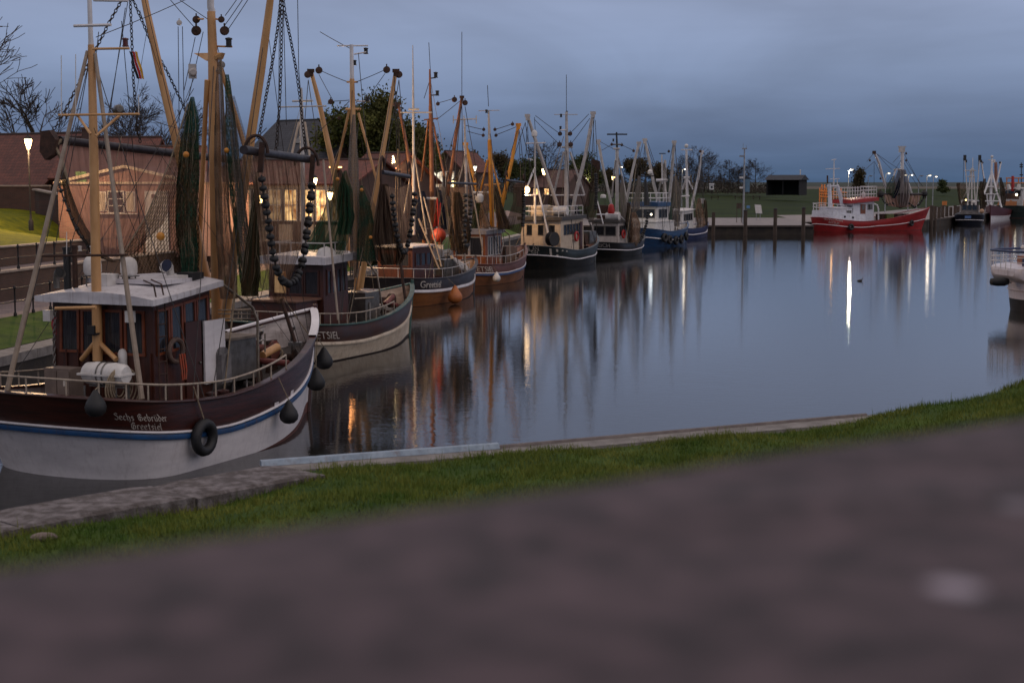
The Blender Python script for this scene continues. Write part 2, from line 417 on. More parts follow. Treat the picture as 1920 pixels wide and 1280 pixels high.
def near_bank():
    xs = np.arange(-22, 34.1, .4); ys = np.arange(-8, 38, .4)
    X, Y = np.meshgrid(xs, ys); D = inland(X, Y); Z = bank_z(X, Y)
    idx = -np.ones(X.shape, int); vs = []; fs = []
    for i in range(len(ys)):
        for j in range(len(xs)):
            if D[i, j] > .02: idx[i, j] = len(vs); vs.append((X[i, j], Y[i, j], Z[i, j]))
    for i in range(len(ys) - 1):
        for j in range(len(xs) - 1):
            q = (idx[i, j], idx[i, j + 1], idx[i + 1, j + 1], idx[i + 1, j])
            if min(q) >= 0: fs.append(q)
    mb = MB(); mb.add(vs, fs); ground('grass_bank', mb, M_GRASS, True)
near_bank()

def blades():
    rng = np.random.default_rng(3); N = 420000
    x = rng.uniform(-10, 17, N); y = rng.uniform(13, 33, N); d = inland(x, y)
    k = (d > .62 + .3 * np.sin(x * 3.1) * np.sin(y * 2.3) + .16 * np.sin(x * 9.7 + y * 4) - .12 * (x > -3)) & (d < 6.5) & (np.abs(x / y) < .40)
    # clumps
    cl = np.sin(x * 2.1 + 1.3 * np.sin(y * 1.9)) * np.sin(y * 2.7 + np.sin(x * 1.3)) + .6 * np.sin(x * 6.3 + y * 3.1) * np.sin(y * 7.1 - x * 2)
    k &= rng.uniform(-1.6, 1.3, N) < cl + .55
    x, y, cl = x[k], y[k], cl[k]; n = len(x); z = bank_z(x, y)
    h = rng.uniform(.04, .11, n) * (1 + .25 * cl) * np.where(rng.uniform(0, 1, n) > .985, 1.9, 1); w = rng.uniform(.006, .011, n); a = rng.uniform(0, 2 * np.pi, n)
    le = rng.uniform(.01, .07, n); b = rng.uniform(0, 2 * np.pi, n)
    v = np.zeros((n, 3, 3)); v[:, 0] = np.stack([x - w * np.cos(a), y - w * np.sin(a), z - .01], 1)
    v[:, 1] = np.stack([x + w * np.cos(a), y + w * np.sin(a), z - .01], 1)
    v[:, 2] = np.stack([x + le * np.cos(b), y + le * np.sin(b), z + h], 1)
    me = bpy.data.meshes.new('grass'); me.vertices.add(n * 3); me.vertices.foreach_set('co', v.reshape(-1))
    me.loops.add(n * 3); me.loops.foreach_set('vertex_index', np.arange(n * 3, dtype=np.int32))
    me.polygons.add(n); me.polygons.foreach_set('loop_start', np.arange(0, n * 3, 3, dtype=np.int32)); me.polygons.foreach_set('loop_total', np.full(n, 3, np.int32))
    me.update(); me.validate()
    me.materials.append(pm('grass_blades', (66, 92, 30), (118, 120, 52), .9, .8, spec=.2))
    o = bpy.data.objects.new('grass', me); COL.objects.link(o); o['kind'] = 'stuff'
blades()

def near_quay():
    t = Thing('quay_wall', 'low lichen-spotted stone coping and concrete edge along the near grass bank', 'quay wall', (P2.x, P2.y, 0))
    nrm = lambda a, b: Vector(((b - a).y, -(b - a).x, 0)).normalized()
    face = MB()
    for a, b in zip(EDGE[:-1], EDGE[1:]):
        n = nrm(a, b); top = ZC - .3
        face.prism([Vector((a.x, a.y, -2)) + n * .06, Vector((b.x, b.y, -2)) + n * .06, Vector((b.x, b.y, -2)) + n * .7, Vector((a.x, a.y, -2)) + n * .7], (0, 0, top + 2))
    t.part('wall_face', face, M_DARKWALL)
    stone = pm('lichen_stone', (74, 66, 64), (128, 121, 122), 5.5, .9, .7, bscale=30, detail=14, contrast=(.42, .68))
    rr = random.Random(5); s = -16.0; total = (P2 - P1).length; n = nrm(P1, P2)
    while s < total - .2:
        L = min(rr.uniform(1.9, 2.9), total - s)
        if total - s - L < .7: L = total - s
        a = P1 + d12 * (s + .015); b = P1 + d12 * (s + L - .015); w = 1.02 + rr.uniform(-.05, .05); z0 = ZC - .34; dz = rr.uniform(-.015, .015)
        mb = MB(); K = 7; rows = []
        for j, f in enumerate((0, .03, .2, .45, .7, .95, 1)):
            row = []
            for i in range(K + 1):
                p = a.lerp(b, i / K) + n * (f * w + rr.uniform(-.008, .008)) ; e = .035 if j in (0, 6) or i in (0, K) else 0
                row.append(Vector((p.x, p.y, ZC + dz - e + rr.uniform(-.005, .005))))
            rows.append(row)
        mb.grid(rows)
        border = rows[0] + [r[-1] for r in rows[1:]] + rows[-1][-2::-1] + [r[0] for r in rows[-2:0:-1]]
        low = [Vector((p.x, p.y, z0)) for p in border]; mb.grid([border, low], close=True)
        t.part('coping_stone', mb, stone, smooth=False); s += L
    edge = MB()
    pts = [Vector((p.x, p.y, 0)) for p in (G1 - (G2 - G1) * .002, G2, G3, EDGE[6], EDGE[7], EDGE[8])]
    for k, (a, b) in enumerate(zip(pts[:-1], pts[1:])):
        n = nrm(a, b); edge.prism([a + Vector((0, 0, ZC - .42)), b + Vector((0, 0, ZC - .42)), b + n * (.62) + Vector((0, 0, ZC - .42)), a + n * .62 + Vector((0, 0, ZC - .42))], (0, 0, .28))
    t.part('concrete_edge', edge, M_CONC)
    for a, b, c, w in ((G1, G2, pm('pale_blue_steel', (118, 134, 150), (146, 160, 174), 6, .5, .2, streak=.6), .14), (G2, G3, pm('brown_timber_edge', (96, 86, 84), (120, 110, 106), 5, .8, .3), .07)):
        n = nrm(a, b); f = Vector((0, 0, ZC - .138)); mb = MB()
        a2 = Vector((a.x, a.y, 0)) + f + n * .03; b2 = Vector((b.x, b.y, 0)) + f + n * .03
        up = Vector((0, 0, w * .62)); mb.add([a2, b2, b2 + n * w + Vector((0, 0, .002)), a2 + n * w + Vector((0, 0, .002)), a2 + up + n * .02, b2 + up + n * .02, b2 + up * .9 + n * (w * .7), a2 + up * .9 + n * (w * .7)],
                                         [(0, 1, 2, 3), (4, 7, 6, 5), (0, 4, 5, 1), (1, 5, 6, 2), (2, 6, 7, 3), (3, 7, 4, 0)])
        t.part('edge_rail', mb, c)
near_quay()

def viewpoint_wall():
    zt = EYE - .30; a = on_z(0, 1064, zt); b = on_z(1920, 783, zt); d = (b - a).normalized(); n = Vector((d.y, -d.x, 0))
    a2 = a - d * 5; b2 = b + d * 6; mb = MB(); wdt = 1.9
    K = 46; J = 12; rr = random.Random(2); rows = []
    for j in range(J + 1):
        rows.append([a2.lerp(b2, i / K) + n * (wdt * j / J) + Vector((0, 0, rr.uniform(-.004, .004))) for i in range(K + 1)])
    mb.grid(rows)
    border = rows[0] + [r[-1] for r in rows[1:]] + rows[-1][-2::-1] + [r[0] for r in rows[-2:0:-1]]
    mb.grid([border, [Vector((p.x, p.y, zt - 2.6)) for p in border]], close=True)
    m = bpy.data.materials.new('weathered_wall_top'); m.use_nodes = True
    nt = m.node_tree; nn = nt.nodes; l = nt.links; bs = nn['Principled BSDF']; bs.inputs['Roughness'].default_value = .85
    tc = nn.new('ShaderNodeTexCoord'); n1 = nn.new('ShaderNodeTexNoise'); n1.inputs['Scale'].default_value = 17; n1.inputs['Detail'].default_value = 3
    l.new(tc.outputs['Object'], n1.inputs['Vector']); r = nn.new('ShaderNodeValToRGB')
    r.color_ramp.elements[0].position = .3; r.color_ramp.elements[0].color = lin(34, 27, 31); r.color_ramp.elements[1].position = .68; r.color_ramp.elements[1].color = lin(84, 68, 73)
    l.new(n1.outputs['Fac'], r.inputs[0])
    org = Vector((a.x, a.y, zt - 2.6)); col = r.outputs[0]
    for (px, py, rad) in ((1790, 1095, .042), (1912, 952, .036)):     # pale lichen spots on the stone
        q = on_z(px, py, zt) - org; vd = nn.new('ShaderNodeVectorMath'); vd.operation = 'DISTANCE'; vd.inputs[1].default_value = q; l.new(tc.outputs['Object'], vd.inputs[0])
        ad = nn.new('ShaderNodeMath'); ad.operation = 'MULTIPLY_ADD'; ad.inputs[1].default_value = .03; l.new(n1.outputs['Fac'], ad.inputs[0]); l.new(vd.outputs['Value'], ad.inputs[2])
        mr = nn.new('ShaderNodeMapRange'); mr.inputs[1].default_value = rad; mr.inputs[2].default_value = rad * .7; mr.inputs[4].default_value = .75 if px < 1800 else .3; l.new(ad.outputs[0], mr.inputs[0])
        mx = nn.new('ShaderNodeMix'); mx.data_type = 'RGBA'; mx.inputs[7].default_value = lin(176, 166, 178); l.new(mr.outputs[0], mx.inputs[0]); l.new(col, mx.inputs[6]); col = mx.outputs[2]
    l.new(col, bs.inputs['Base Color'])
    solo('stone_wall', mb, m, 'broad weathered mauve-grey wall top, out of focus in the foreground', 'wall', (a.x, a.y, zt - 2.6))
viewpoint_wall()

# ---- left harbour side: quay, terraces, lawn
Q0 = Vector((-17, 53, 0)); QE = Vector((.152, .988, 0)).normalized(); QN = Vector((-QE.y, QE.x, 0))
def qp(s, d, z): p = Q0 + QE * s + QN * d; return Vector((p.x, p.y, z))
S_END = 166
def sstep(t): t = max(0, min(1, t)); return t * t * (3 - 2 * t)
def left_z(s, d):
    near = poly_at([(0, 1.6), (1, 1.65), (4, 2.2), (6.5, 2.45), (6.6, 3.6), (9, 3.65), (9.1, 4.45), (14, 5.1), (22, 5.85), (60, 6), (700, 6)], d)
    far = poly_at([(0, 1.6), (1, 1.65), (4, 2.2), (6.5, 2.9), (9, 3.5), (22, 4.6), (60, 4.9), (700, 5)], d)
    p = Q0 + QE * s + QN * d
    if d > 9: near = lerp(near, 3.66, sstep((p.y - 79) / 4) * sstep((p.x + 29) / 3))
    return lerp(near, far, sstep((s - 44) / 12))
def left_side():
    svals = [-70, -50] + list(np.arange(-36, 66, 3.0)) + list(range(70, S_END, 12)) + [S_END]
    for name, ds, m in (('lower_lawn', (1, 2.5, 4), M_GRASS), ('lower_path', (4, 6.5), M_PAVE), ('upper_path', (6.6, 9), M_PAVE),
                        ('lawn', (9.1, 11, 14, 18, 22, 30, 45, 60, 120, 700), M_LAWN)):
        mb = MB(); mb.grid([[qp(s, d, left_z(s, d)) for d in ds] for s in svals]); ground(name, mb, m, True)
    t = Thing('quay_wall', 'long concrete quay edge behind the moored cutters on the left', 'quay wall', qp(0, 0, 0))
    mb = MB(); mb.grid([[qp(s, 0, z) for s in svals] for z in (-2, 1.3)]); t.part('wall_face', mb, M_DARKWALL)
    mb = MB()
    for a, b in zip(svals[:-1], svals[1:]):
        a2, b2 = a + .012, b - .012
        mb.prism([qp(a2, -.06, 1.3), qp(b2, -.06, 1.3), qp(b2, 1.02, 1.3), qp(a2, 1.02, 1.3)], (0, 0, .33))
    t.part('coping', mb, M_CONC)
    cope = pm('pale_coping', (150, 138, 128), (126, 114, 108), 3, .8, .3)
    for lab, d0, za, zb, s0, s1 in (('lower dark brick retaining wall between the two quayside paths', 6.55, 2.2, 3.66, -34, 47), ('upper brick wall with pale coping at the foot of the lit lawn', 9.05, 3.5, 4.5, -34, 26)):
        w = Thing('brick_wall', lab, 'wall', qp(s0, d0, za))
        mb = MB(); mb.prism([qp(s0, d0 - .12, za), qp(s1, d0 - .12, za), qp(s1, d0 + .12, za), qp(s0, d0 + .12, za)], (0, 0, zb - za)); w.part('brickwork', mb, M_BRICK)
        mb = MB(); mb.prism([qp(s0, d0 - .2, zb + .003), qp(s1, d0 - .2, zb + .003), qp(s1, d0 + .2, zb + .003), qp(s0, d0 + .2, zb + .003)], (0, 0, .09)); w.part('coping', mb, cope)
    # garden wall behind the lawn (stepped down to the right)
    gw = Thing('garden_wall', 'dark brick garden wall with a pale top along the back of the lit lawn', 'wall', at(40, 385, 97))
    pts = [(-60, 350), (94, 350)]; a = at(-60, 390, 97); b = at(94, 390, 97); c = at(66, 392, 94.5); e = at(150, 404, 90)
    for (p, q, ya, yb) in ((a, b, 350, 350), (c, e, 357, 374)):
        mb = MB(); zt0 = at(0, ya, p.y).z; zt1 = at(0, yb, q.y).z; th = Vector((0, .3, 0))
        mb.add([Vector((p.x, p.y, 4.6)), Vector((q.x, q.y, 4.0)), Vector((q.x, q.y, zt1)), Vector((p.x, p.y, zt0)), Vector((p.x, p.y, 4.6)) + th, Vector((q.x, q.y, 4.0)) + th, Vector((q.x, q.y, zt1)) + th, Vector((p.x, p.y, zt0)) + th],
               [(0, 1, 2, 3), (7, 6, 5, 4), (3, 2, 6, 7), (0, 4, 5, 1), (1, 5, 6, 2), (0, 3, 7, 4)]); gw.part('brickwork', mb, M_BRICK)
        mb = MB(); mb.bar(Vector((p.x, p.y + .15, zt0 + .06)), Vector((q.x, q.y + .15, zt1 + .06)), .46, .1); gw.part('coping', mb, cope)
    iron = pm('black_iron', (26, 24, 26), (40, 36, 36), 8, .5, .2, metal=.4)
    for lab, d0, zf, s0, n, sp, h in (('black iron railing beside the lower quayside path', 3.9, 2.2, -14, 20, 1.55, 1.15), ('black iron railing on top of the lower brick wall', 6.55, 3.75, -18, 26, 1.75, 1.0)):
        w = Thing('railing', lab, 'railing', qp(s0, d0, zf))
        for k in range(n):
            mb = MB(); p = qp(s0 + k * sp, d0, zf); mb.lathe(p, [(.07, 0), (.07, .1), (.035, .16), (.035, h * .5), (.05, h * .53), (.035, h * .56), (.035, h - .1), (.055, h - .06), (.055, h), (.03, h + .06), (.001, h + .1)], seg=8); w.part('post', mb, iron, smooth=True)
        mb = MB()
        for f in (.5, .97): mb.tube([qp(s0, d0, zf + h * f), qp(s0 + (n - 1) * sp, d0, zf + h * f)], .025, 6)
        w.part('rail', mb, iron)
left_side()

def far_side():
    F = [(-14, 218, 0, 1), (44, 218, 0, 1), (44.6, 236, 0, 1), (58, 244, -.1, 1), (69, 250, -.3, .95), (88, 288, -.4, .92), (122, 355, -.4, .92), (300, 440, -.2, .98), (900, 520, 0, 1)]
    def rows(tz): return [[Vector((x + nx * t, y + ny * t, z)) for (x, y, nx, ny) in F] for t, z in tz]
    mb = MB(); mb.grid(rows([(.3, 1.33), (2, 1.4), (22, 1.95)])); ground('promenade', mb, M_PROM)
    mb = MB(); r = rows([(22.05, 1.95), (40, 2.3), (70, 2.9), (120, 4.0), (180, 4.8), (240, 5.0)]); r = [[Vector((p.x - (260 if k == 0 else 0), p.y, p.z)) for k, p in enumerate(q)] for q in r]
    mb.grid(r); ground('meadow', mb, M_GRASSFAR, True)
    mb = MB(); r = rows([(240.05, 5.0), (360, 5.2), (520, 5.2)]); r = [[Vector((p.x - (400 if k == 0 else 0), p.y, p.z)) for k, p in enumerate(q)] for q in r]
    mb.grid(r); ground('reed_field', mb, pm('dry_reeds', (88, 74, 60), (70, 64, 48), .05, .95, .5, bscale=1))
    mb = MB(); r = rows([(520.05, 5.0), (575, 7.9), (585, 7.9), (640, 4), (1500, 4), (5000, 4)]); r = [[Vector((p.x - (700 if k == 0 else 0), p.y, p.z)) for k, p in enumerate(q)] for q in r]
    mb.grid(r); ground('dike', mb, pm('dike_grass', (32, 42, 30), (40, 50, 34), .02, .95, .3, bscale=.4), True)
    t = Thing('quay_wall', 'dark timber-faced quay wall below the far promenade', 'quay wall', (30, 218, 0))
    mb = MB(); mb.grid([[Vector((x, y + .3, z)) for (x, y, _, _) in F] for z in (-2, 1.1)]); t.part('wall_face', mb, M_DARKWALL)
    mb = MB()
    for (a, b) in zip(F[:-1], F[1:]):
        A, B = Vector((a[0], a[1], 1.1)), Vector((b[0], b[1], 1.1)); n = Vector((-(B - A).y, (B - A).x, 0)).normalized() * .6
        mb.prism([A, B, B + n, A + n], (0, 0, .25))
    t.part('coping', mb, pm('dark_timber_cap', (58, 50, 46), (78, 68, 62), 3, .8, .3))
far_side()

# ================================================================ TREES
BARK = pm('dark_bark', (44, 36, 30), (64, 54, 44), 6, .95, .6)
TWIG = pm('thin_twigs', (46, 38, 34), (60, 50, 44), 2, .95)
def rvec(r): return Vector((r.gauss(0, 1), r.gauss(0, 1), r.gauss(0, 1))).normalized()
def tree(label, base, H, spread, seed, kind='bare', lean=(0, 0), group=None, cat='tree', leafcol=None, leaves=6000, tr=None, lvl=5, twr=.012, droop=0, lsize=.16, trunkh=.28, name=None):
    r = random.Random(seed); base = Vector(base); T = Thing(name or ('bare_tree' if kind in ('bare', 'alder') else 'leafy_tree'), label, cat, base, 0, group)
    trunk, twigs = MB(), MB(); tips = []; tr = tr or H * .022
    def grow(p, d, L, rad, k):
        n = 4 if k < 3 else 3; pts = [p]; q = p; dd = d.copy()
        for i in range(n):
            dd = (dd + rvec(r) * (.16 if k else .06) + Vector((0, 0, .05 - droop * (k > 1)))).normalized(); q = q + dd * (L / n); pts.append(q)
        r1 = rad * .62
        rads = [lerp(rad, r1, i / n) for i in range(n + 1)]
        if k <= 2: trunk.tube(pts, rads, 7 if k == 0 else 5, False)
        else: twigs.tube(pts, [max(x, twr) for x in rads], 3, False)
        if k >= lvl - 1: tips.extend(pts[1:])
        if k == lvl: return
        nb = r.choice((3, 4)) if k < lvl - 1 else r.choice((3, 4, 5))
        for c in range(nb):
            f = r.uniform(.45, 1.0) if c else 1.0
            idx = f * n; i0 = min(int(idx), n - 1); pp = pts[i0].lerp(pts[i0 + 1], idx - i0)
            ang = r.uniform(.35, .85) if c else r.uniform(.1, .35)
            side = dd.cross(rvec(r)).normalized(); nd = (dd * math.cos(ang) + side * math.sin(ang)); nd = Vector((nd.x * spread, nd.y * spread, nd.z + .12)).normalized()
            grow(pp, nd, L * r.uniform(.60, .82) * (1.25 if k == 0 else 1), r1 * (.9 if c == 0 else r.uniform(.5, .8)), k + 1)
    if kind == 'alder':
        pts = [base + Vector((r.gauss(0, .01) * H * i / 8, r.gauss(0, .01) * H * i / 8, H * i / 8)) for i in range(9)]
        trunk.tube(pts, [tr * (1 - .11 * i) for i in range(9)], 6, False); tips.append(pts[-1])
        for c in range(46):
            f = r.uniform(.16, .97); p = base.lerp(pts[-1], f); a = r.uniform(0, 6.28); el = r.uniform(-.05, .55); L = H * spread * .30 * (1 - .72 * f) * r.uniform(.6, 1.15) + H * .03
            grow(p, Vector((math.cos(a) * math.cos(el), math.sin(a) * math.cos(el), math.sin(el))), L, tr * .28 * (1.1 - f), 3)
    else: grow(base, Vector((lean[0], lean[1], 1)).normalized(), H * trunkh, tr, 0)
    top = max(p.z for p in tips) - base.z; k = H / top      # bring the grown tree to its height
    for mb in (trunk, twigs): mb.v = [tuple(base + (Vector(v) - base) * k) for v in mb.v]
    tips = [base + (p - base) * k for p in tips]
    T.part('trunk', trunk, BARK, smooth=True)
    if kind in ('bare', 'alder'): T.part('crown', twigs, TWIG)
    else:
        cr = T.part('crown', twigs, TWIG); lf = MB()
        for i in range(leaves):
            c = tips[r.randrange(len(tips))] + Vector((r.gauss(0, 1), r.gauss(0, 1), r.gauss(0, .9))) * (H * .05)
            a = rvec(r) * lsize * r.uniform(.6, 1.3); b = a.cross(rvec(r)).normalized() * a.length * .55
            lf.add([c - a, c + b, c + a, c - b], [(0, 1, 2, 3)])
        T.part('foliage', lf, leafcol or pm('dark_leaves', (52, 62, 26), (92, 92, 40), .45, .8, spec=.2), parent=cr)
    return T

G_T = 'trees behind the village houses'
tree('bare spreading tree rising behind the house roof left of the mizzen mast', at(70, 385, 128), 10.9, 1.5, 14, trunkh=.2, group=G_T, lvl=5, twr=.018)
tree('bare thin-twigged tree behind the brick house right of the mizzen mast', at(285, 395, 126), 10.6, 1.5, 5, trunkh=.2, group=G_T, lvl=6)
tree('tall bare tree at the left edge with branches high against the sky', at(-122, 390, 100), 14.0, 1.25, 23, group=G_T, lvl=5, lean=(.06, 0), twr=.02)
tree('low bare tree peeping over the tiled roof at the far left', at(215, 390, 134), 9.2, 1.4, 31, group=G_T, lvl=6)
tree('big dense olive-green leafy tree behind the masts of the second cutter', at(725, 395, 132), 10.1, 1.5, 8, 'leaf', group=G_T, leaves=42000, lsize=.16, trunkh=.2, leafcol=pm('olive_leaves', (58, 66, 32), (98, 94, 50), .45, .8, spec=.2))
tree('lower green flank of the big leafy tree left of the second mast', at(672, 395, 128), 8.6, 1.2, 18, 'leaf', group=G_T, leaves=9000, lsize=.17, trunkh=.2)
br = pm('brown_leaves', (58, 50, 34), (80, 70, 46), .4, .85, spec=.2)
gr = pm('mid_leaves', (52, 62, 34), (78, 84, 48), .4, .85, spec=.2)
G_M = 'trees beyond the moored cutters'
for i, (px, D, top, lab, kind, c, lv) in enumerate((
    (880, 250, 284, 'brown budding tree left of the yellow mast', 'leaf', br, 5000), (948, 262, 287, 'brown budding tree right of the yellow mast', 'leaf', br, 5000),
    (985, 240, 297, 'bushy green tree behind the cream wheelhouse', 'leaf', gr, 5000), (1024, 262, 262, 'bare upright tree left of the tall white mast', 'alder', None, 0),
    (1087, 270, 288, 'rounded pale green tree right of the tall white mast', 'leaf', gr, 6000), (1135, 300, 315, 'small dark tree behind the dark-topped mast', 'leaf', br, 3000),
    (1182, 320, 296, 'narrow dark tree behind the black cutter booms', 'leaf', br, 3500), (1232, 330, 305, 'small tree behind the blue cutter mast', 'leaf', br, 3000))):
    b = at(px, 372, D); b.z = 4.6; H = at(px, top, D).z - b.z
    tree(lab, b, H, 1.2, 40 + i, kind, group=G_M, leafcol=c, leaves=int(lv * 1.8), lsize=.2, lvl=5, twr=.03, trunkh=.22)
G_R = 'bare trees on the far meadow'
for i, (px, D, top, lab) in enumerate((
    (1288, 430, 285, 'bare tree at the left end of the far row'), (1310, 436, 272, 'tall bare alder right of the white mast'), (1328, 430, 280, 'bare alder on the right side of the tall row'),
    (1352, 425, 318, 'small bare sapling between the taller trees'), (1367, 430, 298, 'slender bare alder left of the signpost'), (1384, 426, 306, 'dense twiggy bush-like tree behind the signpost'),
    (1416, 430, 296, 'bare tree right of the signpost beside the black shed'), (1268, 440, 300, 'low bare tree behind the last cutter mast'))):
    b = at(px, 362, D); b.z = 4.8; H = at(px, top, D).z - b.z
    tree(lab, b, H, (1.0, 1.15, 1.1, .8, .95, 1.3, 1.35, 1.0)[i], 70 + i, 'alder', group=G_R, lvl=5, twr=.028, tr=.22)
def bush(label, c, rx, rz, seed, col, n=2500, ls=.35):
    r = random.Random(seed); T = Thing('bush', label, 'bush', (c.x, c.y, c.z), 0); st = MB(); lf = MB()
    for k in range(7):
        a = r.uniform(0, 6.28); st.tube([c, c + Vector((math.cos(a) * rx * .5, math.sin(a) * rx * .5, rz * 1.3))], [.12, .05], 5, False)
    T.part('stems', st, BARK); cl = [c + Vector((r.uniform(-.7, .7) * rx * (1.2 - f), r.uniform(-.7, .7) * rx, rz * (.25 + 1.6 * f))) for f in [r.random() for _ in range(13)]]
    for k in range(n):
        q = cl[r.randrange(len(cl))]; p = q + Vector((r.gauss(0, .23) * rx, r.gauss(0, .23) * rx, r.gauss(0, .2) * rz)); a = rvec(r) * ls * r.uniform(.5, 1.2); b = a.cross(rvec(r)).normalized() * a.length * .6
        lf.add([p - a, p + b, p + a, p - b], [(0, 1, 2, 3)])
    T.part('foliage', lf, col)
bush('round grey-green bush behind the red cutter', at(1609, 366, 430), 2.6, 3.6, 3, br, 2600)
bush('small dark bush on the far meadow right of the street lamps', at(1766, 362, 470), 2.2, 2.0, 4, gr, 1400)

def thicket():
    r = random.Random(77); mb = MB(); px = 846
    while px < 1446:
        D = r.uniform(395, 450); b = at(px, 362, D); b.z = 4.6; h = (r.uniform(2.2, 4.4) + 1.4 * math.sin(px * .03)) * (1.25 if px < 1290 else 1.0)
        for k in range(2): mb.tube([b + Vector((r.gauss(0, .5), 0, 0)), b + Vector((r.gauss(0, 1.2), 0, h * r.uniform(.8, 1.25)))], [.07, .02], 3, False)
        for k in range(26):
            c = b + Vector((r.gauss(0, 1.5), r.gauss(0, 1.2), h * r.random() ** .7)); a = rvec(r) * r.uniform(.14, .34); q = a.cross(rvec(r)).normalized() * a.length * .6; mb.add([c - a, c + q, c + a, c - q], [(0, 1, 2, 3)])
        px += r.uniform(.9, 2.1)
    o = mb.build('thicket', pm('winter_thicket', (62, 52, 42), (48, 44, 36), .2, .95), None); o['kind'] = 'stuff'
thicket()

def lawn_stone():
    r = random.Random(9); c = on_z(84, 1022, 3.28); c.z = float(bank_z(c.x, c.y)) + .03; mb = MB(); rows = []
    for i in range(7):
        t = math.pi * i / 6; rows.append([c + Vector((.17 * math.sin(t) * math.cos(a) * r.uniform(.85, 1.1), .11 * math.sin(t) * math.sin(a) * r.uniform(.85, 1.1), .055 * math.cos(t))) for a in [6.283 * k / 12 for k in range(12)]])
    mb.grid(rows, close=True); solo('stone', mb, pm('pale_field_stone', (128, 112, 104), (96, 84, 78), 9, .9, .4), 'small pale stone lying in the grass at the lower left', 'stone', c, smooth=True)
lawn_stone()

# ================================================================ HOUSES
TILE = None
def tile_mat(name, c1, c2):
    """clay pantiles: rows down the slope and rolls across (UV in metres)"""
    if name in MATS: return MATS[name]
    m = brick_mat(name, c1, c2, tuple(int(x * .45) for x in c1), 1, .3, .34, .75, .9, axis='uv'); return m
RED = tile_mat('red_pantiles', (108, 60, 47), (86, 46, 38)); SLATE = tile_mat('dark_slate', (58, 60, 68), (48, 50, 58))
WHITE = pm('white_paint', (214, 210, 206), (190, 184, 178), 3, .5, .1)
CREAMP = pm('cream_trim', (200, 186, 166), (176, 160, 140), 3, .6, .1)
GLASS = pm('dark_glass', (20, 22, 26), (30, 32, 38), 2, .12, spec=.8)
PINKB = brick_mat('pink_brick', (150, 104, 92), (126, 86, 78), (140, 120, 110))
DARKB = brick_mat('brown_brick', (84, 56, 48), (70, 46, 40), (80, 70, 64))
ROOM = lit_room('lit_restaurant_room', (1, .60, .24), 2.3, 2.2)
ROOMD = lit_room('dim_restaurant_room', (1, .62, .30), .55, 2.0)
ROOMB = lit_room('lit_house_room', (1, .80, .48), 1.1)
